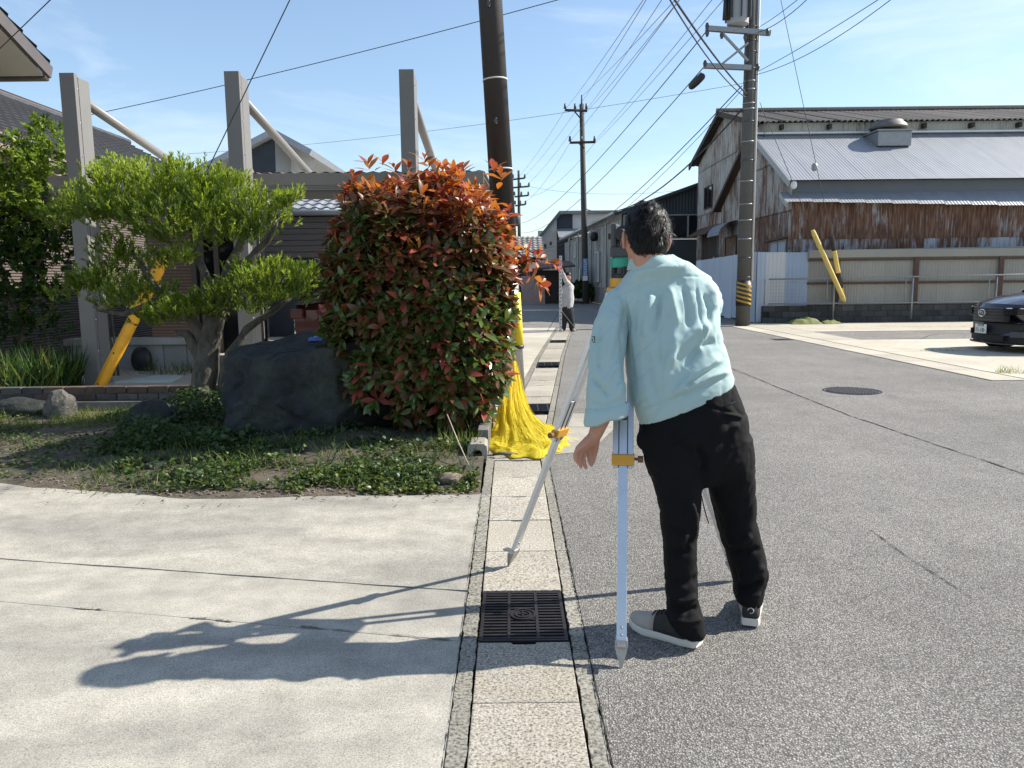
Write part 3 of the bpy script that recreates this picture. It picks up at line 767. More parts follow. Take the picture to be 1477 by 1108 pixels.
# ---- dark workshop with grey side wall, further along the street
WS = thing('workshop', 'long grey workshop with soot streaked side wall and dark front gable', 'workshop', (5.4, 38, 0))
wx = lambda y: 5.36 - (y - 38) * .045
WSU = Vector((-.045, 1, 0)).normalized()
soot = NT('soot_panel'); _c = soot.coord((1, 1, .18), rnd=True); _c2 = soot.coord()
_k = soot.ramp(soot.noise(_c, 2.2, 5, .6), [(.46, 0), (.66, 1)])
soot.base(soot.mix(_k, soot.mix(soot.noise(_c2, 3), (.27, .275, .26), (.36, .36, .34)), (.07, .07, .07))); soot.rough(.8); soot = soot.done()
zE0 = zc(893, 307, 38)
k = 0
while k < 14:
    a, b = 38 + k*1.7, 38 + (k+1)*1.7
    for z0, z1 in ((.02, .95), (.96, zE0 - .3)):
        MB().slab([(wx(a+.02), a+.02, z0), (wx(b-.02), b-.02, z0), (wx(b-.02), b-.02, z1), (wx(a+.02), a+.02, z1)][::-1], .08).build('wall_panel', soot if z0 > .5 else old_conc, WS)
    k += 1
MB().beam((wx(38)-.25, 37.8, zE0), (wx(62)-.25, 62, zE0), .3, .12).build('eave_gutter', galv, WS)
for y in (41.6, 47, 53, 58): MB().tube([(wx(y)-.12, y, 0), (wx(y)-.12, y, zE0)], .06, 8).build('downpipe', galv, WS)
for y, z0, z1 in ((45.0, 1.3, 2.9), (39.2, 1.2, 2.6), (55, 3.0, 3.9)):
    o = MB().box2((wx(y)-.05, y-.9, z0), (wx(y)+.02, y+.9, z1)).build('window', simple('frosted_glass', (.30, .33, .34), .3), WS)
    f = MB()
    for q in (-.9, -.3, .3, .9): f.box2((wx(y)-.09, y+q-.04, z0), (wx(y)-.04, y+q+.04, z1))
    f.box2((wx(y)-.09, y-.94, z0-.06), (wx(y)-.04, y+.94, z0)).box2((wx(y)-.09, y-.94, z1), (wx(y)-.04, y+.94, z1+.06))
    f.build('frame', offwhite, o)
MB().ball((wx(45.3)-.2, 45.3, zc(866, 341, 45)), (.25, .35, .3), 6).build('exhaust_hood', black_plastic, WS)
MB().box2((wx(50)-.4, 49.6, 1.2), (wx(50)-.03, 50.6, 2.1)).build('meter_box', offwhite, WS)
XR = 13.5; zPk = zc(1003, 266, 38) + .0
ws_prof = lambda u: zE0 + (u) * (zPk - zE0) / 3.65
fr = Vector((5.4, 38, 0))
sheets(fr, Vector((1, 0, 0)), Z_, Vector((0, -1, 0)), 0, XR - 5.4, 3.35, lambda u: zE0 + (ws_prof(u) - zE0) - .05, navy_sheet, WS, .9, pitch=.15, amp=.015)
sheets(fr, Vector((1, 0, 0)), Z_, Vector((0, -1, 0)), 0, XR - 5.4, 0, 2.35 , navy_sheet, WS, .9, pitch=.15, amp=.015)
zw0, zw1 = zc(985, 343, 38), zc(985, 311, 38)
for k in range(5):
    a = 5.5 + k*1.55
    o = MB().box2((a, 37.97, zw0), (a + 1.5, 38.05, zw1)).build('window', glass_dark, WS)
    MB().box2((a - .03, 37.93, zw0-.06), (a + .05, 37.99, zw1+.06)).box2((a+.05, 37.93, zw0-.06), (a+1.5, 37.99, zw0)).box2((a+.05, 37.93, zw1), (a+1.5, 37.99, zw1+.06)).build('frame', galv, o)
MB().box2((5.42, 38.0, 2.2), (XR, 38.04, zw0 - .07)).build('sill_band', navy_sheet, WS)
MB().slab([(5.0, 37.7, zE0 - .02), (XR, 37.7, ws_prof(XR-5.4)), (XR-1, 64, ws_prof(XR-5.4)), (3.8, 64, zE0-.02)], .14).build('roof', navy_sheet, WS)

# ---- houses at the end of the street
FH = thing('street_house', 'pale two storey house with a single pitch roof beyond the pole', 'house', (3, 68, 0))
Y0 = 68; p = lambda u, v, Y=Y0: A(u, v, Y)
zt_, zlow = p(806, 305).z, p(779, 343).z
xa, xb, xc, xd = p(780, 350).x, p(803, 350).x, p(826, 350).x, p(888, 350).x
MB().add([(xa, Y0, 0), (xb, Y0, 0), (xb, Y0, p(803, 309).z), (xa, Y0, zlow)], [(0, 1, 2, 3)]).build('wall', offwhite, FH)
MB().add([(xb, Y0, 0), (xc, Y0, 0), (xc, Y0, p(803, 309).z), (xb, Y0, p(803, 309).z)], [(0, 1, 2, 3)]).build('wall', dark_wall, FH)
MB().add([(xc, Y0, 0), (xd, Y0, 0), (xd, Y0, p(803, 309).z), (xc, Y0, p(803, 309).z)], [(0, 1, 2, 3)]).build('wall', offwhite, FH)
MB().box2((xa + .1, Y0 + 10, 0), (xd, Y0 + 10.1, zt_ - 1)).build('rear_wall', offwhite, FH)
MB().slab([(xa - .4, Y0 - .6, zlow - .15), (xb + .2, Y0 - .6, zt_), (xb + .2, Y0 + 10, zt_), (xa - .4, Y0 + 10, zlow - .15)], .25).build('roof', simple('far_roof', (.10, .11, .12), .7), FH)
MB().slab([(xb + .2, Y0 - .6, zt_), (xd, Y0 - .6, zt_), (xd, Y0 + 10, zt_ - .3), (xb + .2, Y0 + 10, zt_ - .3)], .25).build('roof', simple('far_roof_pale', (.2, .21, .22), .7), FH)
for (u0, u1, v0, v1) in ((783, 788, 352, 359), (793, 796, 349, 354)):
    MB().box2((p(u0, v1).x, Y0 - .06, p(u0, v1).z), (p(u1, v0).x, Y0 - .01, p(u0, v0).z)).build('window', glass_dark, FH)
MB().slab([(xb, Y0 - 3, p(815, 343, 66).z), (xd - 1, Y0 - 3, p(815, 343, 66).z), (xd - 1, Y0 - .1, p(815, 330).z), (xb, Y0 - .1, p(815, 330).z)], .12).build('porch_roof', tile_light, FH)
for xx in np.linspace(xb + .2, xc, 5): MB().box2((xx - .06, Y0 - 2.8, 0), (xx + .06, Y0 - 2.7, p(815, 343, 66).z)).build('porch_post', dark_wall, FH)
TH = thing('tiled_house', 'low house with a grey tiled roof at the far end of the street', 'house', (0, 62, 0))
p1, p2 = A(746, 372, 60), A(781, 345, 64)
MB().box2((-3.0, 62, 0), (p2.x, 68, p1.z)).build('wall', wood_dark, TH)
tile_field('roof_tiles', (-3.2, 60.6, p1.z), (1, 0, 0), Vector((0, 4, p2.z - p1.z)).normalized(), 14, 9, .42, .55, simple('far_tile', (.20, .20, .19), .6, .15, 3), TH, .08, .05)
MB().slab([(-3.2, 60.7, p1.z - .04), (p2.x, 60.7, p1.z - .04), (p2.x, 65, p2.z - .02), (-3.2, 65, p2.z - .02)], .1).build('roof_deck', wood_dark, TH)
SH = thing('roadside_shed', 'dark brown timber shed with a lean-to roof behind the man with the staff', 'shed', (1.5, 46, 0))
q0, q1 = A(772, 425, 46), A(816, 425, 46)
for k in range(10):
    x0 = q0.x + (q1.x - q0.x) * k / 10; x1 = q0.x + (q1.x - q0.x) * (k + .92) / 10
    MB().box2((x0, 46, 0), (x1, 46.08, A(790, 390, 46).z)).build('board', wood_dark, SH)
MB().box2((q0.x, 46.1, 0), (q1.x, 49, A(790, 390, 46).z)).build('body', simple('shed_brown', (.05, .035, .03), .8), SH)
MB().slab([(q0.x - .4, 45.2, A(790, 388, 46).z), (q1.x + .5, 45.2, A(815, 383, 46).z), (q1.x + .5, 50, A(815, 374, 46).z), (q0.x - .4, 50, A(790, 376, 46).z)], .1).build('roof', rail_rust, SH)
PW = thing('pinkish_wall', 'short pinkish garden wall left of the timber shed', 'wall', (.9, 44, 0))
MB().box2((A(752, 410, 44).x, 44, 0), (A(786, 410, 44).x, 44.2, A(770, 398, 44).z)).build('wall', simple('pinkish', (.33, .24, .21), .8), PW)
# a few more roofs further off so that the street does not end in nothing
for i, (x, y, w, h, lab) in enumerate(((-12, 90, 9, 6, 'distant grey house left of the street end'), (9, 100, 10, 7, 'distant house behind the pale two storey house'), (-26, 70, 11, 6.2, 'distant house hidden behind the carport'))):
    D = thing('distant_house', lab, 'house', (x, y, 0))
    MB().box2((x, y, 0), (x + w, y + 8, h * .65)).build('wall', offwhite, D)
    MB().add([(x-.4, y-.4, h*.65), (x+w+.4, y-.4, h*.65), (x+w+.4, y+8.4, h*.65), (x-.4, y+8.4, h*.65), (x-.4, y+4, h), (x+w+.4, y+4, h)], [(0,1,5,4), (2,3,4,5), (0,4,3), (1,2,5), (3,2,1,0)]).build('roof', tile_m, D)

# ---- house at left: long tiled lower roof, upper eave corner, dark ribbed wall
LH = thing('left_house', 'dark tiled house at the left with long sloping roof and pale soffit', 'house', (-9, 12, 0))
ex = -7.7; ez = 3.72
vup = Vector((-2.7, 0, 1.45)); Lr = vup.length; vup.normalize()
tile_field('roof_tiles', (ex, 21.6, ez), (0, -1, 0), vup, 44, 13, .29, Lr/13, tile_m, LH, .008, .045)
MB().slab([(ex+.05, 8.8, ez-.03), (ex+.05, 21.7, ez-.03), (ex-2.65, 21.7, ez+1.42), (ex-2.65, 8.8, ez+1.42)][::-1], .1).build('roof_deck', wood_dark, LH)
m = MB()
for k in range(26): m.tube([(ex-2.72, 21.7 - k*.5, ez+1.5), (ex-2.72, 21.7-(k+.97)*.5, ez+1.52)], [.10, .085], 8)
rt = m.build('ridge_tiles', tile_m, LH, smooth='auto'); rt['kind'] = 'stuff'
MB().tube([(ex + .08, 8.8, ez - .1), (ex + .08, 21.7, ez - .1)], .055, 8).build('eave_gutter', black_plastic, LH, smooth=True)
MB().box2((ex - .02, 8.8, ez - .34), (ex + .03, 21.7, ez - .15)).build('fascia', pink_trim, LH)
MB().box2((ex - .9, 8.8, ez - .36), (ex - .02, 21.7, ez - .34)).build('soffit', soffit_m, LH)
wall_t = NT('ribbed_brown_wall'); _c = wall_t.coord(); 
_w = wall_t.n.new('ShaderNodeTexWave'); _w.bands_direction = 'Z'; _w.inputs['Scale'].default_value = 6.2; _w.inputs['Distortion'].default_value = .4; _w.inputs['Detail'].default_value = 2
wall_t.l.new(_c, _w.inputs['Vector'])
wall_t.base(wall_t.mix(_w.outputs[1], (.055, .042, .038), (.13, .10, .09))); wall_t.rough(.75); wall_t.bump(_w.outputs[1], .8, .02); wall_t = wall_t.done()
light_brick = NT('light_brown_brick'); _c = light_brick.coord((1, 1, 1))
_b = light_brick.n.new('ShaderNodeTexWave'); _b.bands_direction = 'Z'; _b.inputs['Scale'].default_value = 5.2; light_brick.l.new(_c, _b.inputs['Vector'])
light_brick.base(light_brick.mix(_b.outputs[1], (.20, .14, .12), (.33, .25, .22))); light_brick.rough(.8); light_brick.bump(_b.outputs[1], .5, .01); light_brick = light_brick.done()
MB().box2((ex - .9, 8.8, 0), (ex - .7, 21.6, ez - .37)).build('side_wall', wall_t, LH)
MB().box2((-14, 8.7, 0), (ex - .7, 8.78, 7.0)).build('front_wall', wall_t, LH)
MB().box2((-12.0, 12.4, 3.2), (-11.0, 21, 5.6)).build('upper_wall', wall_t, LH)
# upper roof corner
cY = 11.0; cX = A(72, 108, cY).x; cz = A(72, 106, cY).z; sl = .40
def upz(y): return cz + sl * (cY - y)
tile_field('upper_roof_tiles', (cX - 20*.29, cY + .02, cz + .13), (1, 0, 0), Vector((0, -1, sl)).normalized(), 20, 14, .29, .3, tile_m, LH, .012, .045)
MB().slab([(-13, cY, cz + .12), (cX, cY, cz + .12), (cX, 6.6, upz(6.6) + .12), (-13, 6.6, upz(6.6) + .12)], .05).build('upper_roof_deck', wood_dark, LH)
MB().beam((cX - .02, cY + .05, cz + .02), (cX - .02, 6.6, upz(6.6) + .02), .05, .17).build('verge_board', fascia_m, LH)
MB().slab([(cX - .06, cY - .05, cz - .02), (-13, cY - .05, cz - .02), (-13, 6.6, upz(6.6) - .02), (cX - .06, 6.6, upz(6.6) - .02)], .03).build('upper_soffit', soffit_m, LH)
MB().tube([(cX - .1, cY + .1, cz - .02), (-13, cY + .1, cz - .02)], .06, 8).build('upper_gutter', fascia_m, LH, smooth=True)
MB().box2((cX - 1.0, 6.9, 3.0), (cX - .8, cY - .45, cz + .2)).build('upper_side_wall', wall_t, LH)
# house wall seen through the carport, with brown brick and dark sliding doors
CH = thing('rear_house', 'brown brick house wall with dark doors seen behind the pruned tree', 'house', (-5, 15, 0))
bx0, bx1 = A(225, 420, 15).x, A(279, 420, 15).x
MB().box2((-7.0, 15, 0), (bx1, 15.2, 3.0)).build('brick_wall', light_brick, CH)
MB().box2((bx1 + .005, 15.03, 0), (A(382, 420, 15).x, 15.15, 3.0)).build('dark_doors', glass_dark, CH)
for u in (279, 291, 312, 345, 372):
    xx = A(u, 430, 15).x; MB().box2((xx, 14.98, 0), (xx + .09, 15.06, 2.6)).build('door_frame', post_m, CH)
MB().box2((-7, 15.2, 0), (-6.1, 18.4, 2.5)).build('rear_room', dark_wall, CH)
# dark gabled house peeping over the carport
GB = thing('gabled_house', 'grey gabled house with a dark brick panel peeping over the carport', 'house', (-10, 28, 0))
Yg = 28; q = lambda u, v: A(u, v, Yg)
pk, l0, r0 = q(404, 192), q(303, 246), q(455, 222)
MB().add([(q(306,300).x, Yg+.1, 0), (q(452,300).x, Yg+.1, 0), (q(452,225).x, Yg+.1, q(452,226).z), (pk.x, Yg+.1, pk.z-.1), (q(306,245).x, Yg+.1, q(306,250).z)], [(0,1,2,3,4)]).build('gable_wall', offwhite, GB)
MB().add([(q(358,300).x, Yg-.6, 0), (q(404,300).x, Yg-.6, 0), (q(404,208).x, Yg-.6, q(404,206).z), (q(358,231).x, Yg-.6, q(358,231).z)], [(0,1,2,3)]).build('dark_brick_panel', dark_wall, GB)
MB().add([(q(404,300).x, Yg-.6, 0), (q(438,300).x, Yg+1.2, 0), (q(440,228).x, Yg+1.2, q(440,236).z), (q(404,208).x, Yg-.6, q(404,206).z)], [(0,1,2,3)]).build('grey_brick_panel', grey_wall, GB)
MB().slab([(l0.x-.3, Yg-.9, l0.z-.1), (pk.x, Yg-.9, pk.z), (pk.x, Yg+9, pk.z), (l0.x-.3, Yg+9, l0.z-.1)], .2).build('roof', simple('pale_roof', (.33, .36, .40), .6), GB)
MB().slab([(pk.x, Yg-.9, pk.z), (r0.x+.1, Yg-.9, r0.z), (r0.x+.1, Yg+9, r0.z), (pk.x, Yg+9, pk.z)], .2).build('roof', simple('pale_roof_b', (.30, .33, .37), .6), GB)
# neighbour's tiled roof and shutters under the carport
NB = thing('neighbour_house', 'low house with silver wave tiles seen under the carport roof', 'house', (-5, 19, 0))
n0 = A(425, 303, 19); n1 = A(425, 286, 20.2)
tile_field('roof_tiles', (-7.0, 19, n0.z), (1, 0, 0), Vector((0, 1.2, n1.z - n0.z)).normalized(), 22, 4, .28, (n1 - n0).length/3.2, tile_light, NB, .05, .03)
MB().tube([(-7, 18.95, n0.z - .07), (-1.2, 18.95, n0.z - .07)], .07, 8).build('eave_gutter', galv, NB, smooth=True)
for k in range(7):
    z1 = n0.z - .16 - k*.14
    MB().box2((-6.0, 19.1 - (k%2)*.02, z1 - .13), (-1.4, 19.2, z1)).build('siding_board', simple('siding', (.10, .085, .075), .7), NB)
MB().box2((-6.2, 19.22, 0), (-1.2, 19.4, n0.z-.1)).build('wall', dark_wall, NB)

# ---- carport: three steel posts with raking struts carrying a low roof
CP = thing('carport', 'grey steel cantilever carport with three tall posts and slanting struts', 'carport', (-3.4, 10.3, 0))
ztp = A(90, 108, 10.3).z
px3 = [A(90, 108, 10.3).x + .105, A(337, 100, 10.3).x, A(587, 92, 10.3).x]
zr0 = A(420, 252, 10.75).z; zr1 = zr0 + .34; ye = 15.2
for k, x in enumerate(px3):
    y0, y1 = 10.2, 10.56; w = .095
    o = MB().box2((x - w, y0, 0), (x + w, y0 + .08, ztp)).build('post', post_m, CP, bevel=.006)
    MB().box2((x - w + .012, y0 + .08, 0), (x + w - .03, y0 + .10, ztp - .004)).build('groove', black_plastic, o)
    MB().box2((x - w, y0 + .10, 0), (x + w - .004, y1, ztp - .03)).build('post_box', post_m, o, bevel=.006)
    m = MB()
    for zz in np.arange(.5, ztp, .42): m.ball((x + w, y0 + .05, zz), .012, 4)
    m.build('bolts', chrome, o)['kind'] = 'stuff'
    MB().tube([(x + .02, y1 - .05, ztp - .28), (x + .02, ye - .9, zr1 + .02)], .062, 12).build('strut', tube_m, CP, smooth=True)
    MB().slab([(x - .03, y1, zr0 + .3), (x - .03, y1 + .5, zr0 - .02), (x - .03, y1, zr0 - .25)], .02).build('gusset', post_m, CP)
    MB().beam((x, y1, zr0 - .1), (x, ye, zr1 - .08), .1, .2).build('roof_beam', post_m, CP)
xa_, xb_ = px3[0] - .6, -.35
MB().box2((xa_, 10.62, zr0 - .16), (xb_, 10.70, zr0)).build('front_fascia', simple('brown_grey_fascia', (.20, .175, .15), .5, .05, 3), CP, bevel=.01)
zfb = A(420, 288, 10.7).z
for k in range(3): MB().box2((xa_, 10.63, zr0 - .225 + k*.022), (xb_, 10.69, zr0 - .206 + k*.022)).build('fascia_rib', post_m, CP)
MB().box2((xa_, 10.66, zfb), (xb_, 10.70, zr0 - .23)).build('fascia_board', simple('fascia_board', (.13, .105, .08), .6, .1, 3, .1, 40, st=(.2, 1, 6)), CP)
Vr = Vector((0, ye - 10.7, zr1 - zr0)); Lr_ = Vr.length; Vr.normalize()
nn = 18; wd = (xb_ - xa_) / nn
for k in range(nn):
    sheet(Vector((xa_, 10.7, zr0 + .02)), Vector((1, 0, 0)), Vr, Vector((1, 0, 0)).cross(Vr), k*wd, (k+1)*wd + .01, 0, Lr_, simple('carport_roof', (.38, .36, .33), .5, .05, 3) if k == 0 else MATS['cr'], CP, 'roof_sheet', .16, .010)
    if k == 0: MATS['cr'] = bpy.data.materials['carport_roof']
MB().slab([(xa_, 10.78, zr0 - .05), (xb_, 10.78, zr0 - .05), (xb_, ye, zr1 - .05), (xa_, ye, zr1 - .05)], .02).build('underside', simple('brown_underside', (.13, .10, .08), .7), CP)

# ---- low wall, slab and clutter under the carport
LWl = thing('low_white_wall', 'low pale block wall with coping under the carport', 'wall', (-6, 12.2, 0))
zt0 = A(210, 488, 12.2).z
xw0, xw1 = A(150, 500, 12.2).x, A(262, 500, 12.2).x
MB().box2((xw0 - .6, 12.12, zt0 - .1), (xw1 + .5, 12.5, zt0)).build('coping', white_conc, LWl, bevel=.008)
nb = 6
for k in range(nb):
    a = xw0 - .55 + (xw1 - xw0 + 1.0) * k / nb; b = xw0 - .55 + (xw1 - xw0 + 1.0) * (k + 1) / nb
    MB().box2((a + .006, 12.2, 0), (b - .006, 12.42, zt0 - .102)).build('block', white_conc, LWl)
bw = thing('black_bundle', 'black bundle propped against the low pale wall', 'bundle', (A(205, 530, 12.0).x, 12.0, 0))
bc = A(205, 515, 12.0); m = MB().ball((bc.x, 11.98, .2), (.16, .13, .22), 8).ball((bc.x + .07, 11.95, .06), (.12, .1, .07), 6)
m.build('bundle', black_plastic, bw, smooth=True)
st = thing('paving_slab', 'loose pale slab lying on the ground beside the yellow guy guard', 'slab', (-5.0, 10.9, 0))
MB().prism([(-5.4, 10.35), (-4.65, 10.4), (-4.75, 11.0), (-5.15, 11.05)], .015, .07).build('slab', simple('pale_slab', (.50, .56, .52), .8), st, bevel=.008)

# ---- brick edging wall on its footing
BE = thing('brick_edging', 'low two course brick edging on a concrete footing behind the bed', 'brick edging', (-4, 8.2, 0))
zft_ = A(100, 580, 8.1).z; ztb = A(100, 557, 8.2).z; hc = (ztb - zft_) / 2
MB().box2((-9.5, 8.1, -.1), (-1.6, 8.36, zft_)).build('footing', old_conc, BE, bevel=.01)
bm_ = [simple('brick_brown', (.10, .066, .052), .85, .3, 14, .4, 60, rv=.3), simple('brick_grey', (.085, .078, .074), .85, .3, 14, .4, 60, rv=.3)]
bme = [MB().box((0, 0, 0), (.213, .1, hc - .011)).build('brick', mm, BE, local=True, bevel=.005) for mm in bm_]
for c in range(2):
    x = -9.3 + (.11 if c else 0); 
    while x < -1.7:
        src = bme[random.random() < .45]; o = src.copy(); COL.objects.link(o); o.name = 'brick'
        o.location = Vector((x, 8.21 + random.uniform(-.008, .008), zft_ + hc*(c + .5) + random.uniform(-.003, .003))) - BE.location
        o.rotation_euler = (random.uniform(-.01, .01), random.uniform(-.012, .012), random.uniform(-.02, .02)); x += .225
for o in bme: bpy.data.objects.remove(o)
MB().box2((-9.3, 8.18, zft_ - .01), (-1.7, 8.24, ztb - .012)).build('mortar', old_conc, BE)

# =================================================================== POLES AND WIRES
# leaning brown sleeved pole beside the hedge
YP = 7.8
b0 = G(743, 597); b0 = Vector((b0.x, YP, 0)); t1 = A(707, 0, YP)
dirp = (t1 - b0) / t1.z
SP = thing('sleeved_pole', 'leaning dark brown sleeved pole with white bands behind the red hedge', 'utility pole', b0)
at = lambda z: b0 + dirp * z
MB().tube([at(0), at(1.9)], [.118, .112], 20).build('pole_base', steel, SP, smooth=True)
MB().tube([at(1.6), at(5.0), at(9.5)], [.120, .113, .10], 24).build('pole', sleeve_brown, SP, smooth=True)
for v in (116, 245):
    z = A(714, v, YP).z; MB().tube([at(z - .007), at(z + .007)], .122, 24).build('band', offwhite, SP, smooth=True)
for v in (12, 178):
    z = A(712, v, YP).z; c = at(z) + Vector((-.015, -.118, 0))
    MB().tube([c + Vector((0, .02, 0)), c + Vector((0, -.02, 0))], .02, 8).tube([c + Vector((0, -.012, .03)), c + Vector((0, -.012, -.03))], .012, 6).build('step_socket', grey_plastic, SP)
MB().tube([at(.72) + Vector((.065, -.05, 0)), at(1.25) + Vector((.065, -.05, 0))], .062, 16).build('yellow_sleeve', tape_yellow, SP, smooth=True)
MB().tube([at(.69) + Vector((.065, -.05, 0)), at(.725) + Vector((.065, -.05, 0))], .066, 16).build('black_band', black_plastic, SP, smooth=True)

def guard(name, lab, p0, p1, r, mat, cat='guy guard', cap=None):
    t = thing(name, lab, cat, p0); p0 = Vector(p0); p1 = Vector(p1); d = (p1 - p0)
    MB().tube([p0, p0 + d*.97, p1], [r, r, r*.8], 12).build('cover', mat, t, smooth='auto')
    a = d.normalized(); s = a.cross(Vector((0, 1, 0))).normalized()
    MB().beam(p0 + d*.02 + s*r, p0 + d*.96 + s*r, .012, .03, up=s).build('seam', mat, t)
    m = MB()
    for k in (.06, .3, .62, .9): m.ball(p0 + d*k + Vector((-.3*r, -r, 0)), .012, 4)
    m.build('rivets', black_plastic, t)['kind'] = 'stuff'
    return t
gy0 = Vector((A(141, 552, 9.95).x, 9.95, .0)); gy1 = A(238, 372, 9.6)
guard('guy_guard', 'thick yellow guy wire guard slanting behind the brick edging', gy0, gy1, .066, yellow_paint)

def wire(lab, p0, p1, sag=0, r=.008, mat=wire_m, group=None, name='power_line', n=18, cat='cable'):
    p0 = Vector(p0); p1 = Vector(p1)
    pts = [p0.lerp(p1, k/n) - Vector((0, 0, sag * 4 * (k/n) * (1 - k/n))) for k in range(n + 1)]
    o = MB().tube([p - p0 for p in pts], r * .72, 5).build(name, mat, smooth=True); o.location = p0
    tag(o, lab, cat, group); return o
def ext(a, b, k): return Vector(a) + (Vector(b) - Vector(a)) * k
wire('guy wire rising from the yellow guard across the second carport post', gy1, ext(gy1, A(418, 0, 8.7), 1.35), 0, .009, name='guy_wire')
wire('dark service wire crossing the upper left corner over the eave', A(-60, 128, 10.2), A(150, -75, 7.5), 0, .008)
wire('thin wire running from the left roof up behind the sleeved pole', A(120, 168, 17.5), ext(A(120, 168, 17.5), A(778, 0, 14.5), 1.3), .12, .011)

# concrete pole by the warehouse
P1b = Vector((6.73, 22.4, 0)); PH = 11.5
P1 = thing('concrete_pole', 'tall grey concrete utility pole carrying a transformer beside the warehouse', 'utility pole', P1b)
MB().tube([P1b, P1b + Vector((0, 0, PH))], [.205, .15], 24).build('shaft', pole_conc, P1, smooth=True)
prad = lambda z: .205 - .055 * z / PH
def pz(v, u=1078): return A(u, v, 22.4).z
for v in (436, 400, 372, 345, 318, 295, 262, 232, 205, 176, 158, 150, 130, 118, 100, 76, 60, 40):
    z = pz(v); MB().tube([P1b + Vector((0, 0, z-.015)), P1b + Vector((0, 0, z+.015))], prad(z) + .008, 20).build('band', galv if v % 4 else grey_plastic, P1, smooth=True)
zg0, zg1 = pz(441), pz(405)
MB().tube([P1b + Vector((0, 0, zg0)), P1b + Vector((0, 0, zg1))], prad(zg0) + .012, 24).build('guard_wrap', black_plastic, P1, smooth=True)
nst = 5; hst = (zg1 - zg0 - .10) / nst
for s in range(nst):                                   # slanted yellow stripes, raised films round the pole
    m = MB(); K = 24; vs = []
    for k in range(K + 1):
        a = math.pi * 1.05 + math.pi * .95 * k / K; rr = prad(zg0) + .016
        x, y = rr*math.cos(a), rr*math.sin(a); zz = zg0 + .03 + s*hst + .16 * (1 - k/K) - .04
        z0_, z1_ = max(zg0, zz), min(zg1, zz + hst*.5)
        vs += [P1b + Vector((x, y, z0_)), P1b + Vector((x, y, max(z0_+.001, z1_)))]
    m.add(vs, [(2*k, 2*k+2, 2*k+3, 2*k+1) for k in range(K)]); m.build('stripe', simple('stripe_ochre', (.40, .24, .03), .6) if s == 0 else bpy.data.materials['stripe_ochre'], P1)
MB().tube([P1b + Vector((.20, -.12, pz(405))), P1b + Vector((.17, -.10, 9.5))], .028, 8).build('conduit', offwhite, P1, smooth=True)
MB().tube([P1b + Vector((-.14, -.16, pz(140))), P1b + Vector((-.13, -.14, 9.5))], .02, 6).build('riser_cable', wire_m, P1, smooth=True)
def arm(u0, v0, u1, v1, Y, w=.1): 
    return MB().beam(A(u0, v0, Y), A(u1, v1, Y), w, w).build('crossarm', galv, P1)
arm(1018, 41, 1111, 48, 22.15, .13); arm(1015, 95, 1083, 98, 22.15, .13)
MB().beam(A(1040, 46, 22.1), A(1079, 88, 22.15), .06, .06).build('brace', galv, P1)
MB().beam(A(1042, 92, 22.1), A(1079, 62, 22.15), .06, .06).build('brace', galv, P1)
for u, v in ((1020, 38), (1041, 51), (1020, 48), (1075, 54), (1107, 46), (1017, 92), (1093, 97)):
    c = A(u, v, 22.1); MB().tube([c - Vector((0, 0, .09)), c, c + Vector((0, 0, .09))], [.03, .06, .03], 8).build('insulator', grey_plastic, P1, smooth=True)
TR = thing('pole_transformer', 'grey cylindrical transformer hung high on the concrete pole', 'transformer')
tc = A(1064, 36, 22.2); TR.location = tc
MB().loft([[tc + Vector((r*math.cos(2*math.pi*k/20), r*math.sin(2*math.pi*k/20), z)) for k in range(20)] for r, z in ((.22, -.04), (.29, 0), (.29, .95), (.26, 1.05))]).build('tank', simple('transformer_grey', (.33, .34, .35), .5, .1, 4), TR, smooth='auto')
m = MB()
for k in range(8): a = 2*math.pi*k/8; m.box(tc + Vector((.33*math.cos(a), .33*math.sin(a), .5)), (.12, .015, .75), rz=a)
m.build('cooling_fins', grey_plastic, TR)['kind'] = 'stuff'
MB().beam(tc + Vector((.2, 0, .1)), P1b + Vector((-.1, 0, tc.z + .25)), .07, .07).beam(tc + Vector((.2, 0, .75)), P1b + Vector((-.1, 0, tc.z + .75)), .07, .07).build('bracket', galv, TR)
for dx in (-.28, -.38): MB().tube([tc + Vector((dx, -.1, .1)), tc + Vector((dx, -.12, .75))], [.07, .05], 8).build('cutout_switch', black_plastic, TR, smooth=True)

# second pole with two crossarms down the street, third one further on
P2b = Vector((A(845, 434, 45).x, 45, 0))
P2 = thing('street_pole', 'dark utility pole with two crossarms standing by the grey workshop', 'utility pole', P2b)
top2 = A(839, 137, 45)
MB().tube([P2b, top2 - Vector((0, 0, .5))], [.20, .13], 16).tube([top2 - Vector((0, 0, .6)), top2], [.05, .035], 8).build('shaft', simple('dark_pole', (.055, .053, .05), .8), P2, smooth=True)
for (u0, v0, u1, v1) in ((815, 159, 847, 160), (822, 206, 859, 205)):
    MB().beam(A(u0, v0, 44.8), A(u1, v1, 44.8), .12, .12).build('crossarm', wood_dark, P2)
    for k in (0, .45, .96):
        c = A(u0 + (u1-u0)*k, v0 - 2, 44.8); MB().tube([c, c + Vector((0, 0, .28))], [.08, .05], 8).build('insulator', grey_plastic, P2, smooth=True)
MB().beam(A(828, 160, 44.7), A(840, 174, 44.8), .06, .06).beam(A(834, 206, 44.7), A(843, 214, 44.8), .06, .06).build('brace', wood_dark, P2)
SG = thing('pole_sign', 'narrow blue and white vertical advertising sign on the far dark pole', 'sign', A(844, 388, 44.7))
sA, sB = A(840.5, 405, 44.72), A(847.5, 373, 44.72); zm_ = sA.z + (sB.z - sA.z) * .22
MB().box2((sA.x, 44.69, zm_), (sB.x, 44.74, sB.z)).build('blue_panel', simple('sign_blue', (.10, .22, .50), .5, .05), SG)
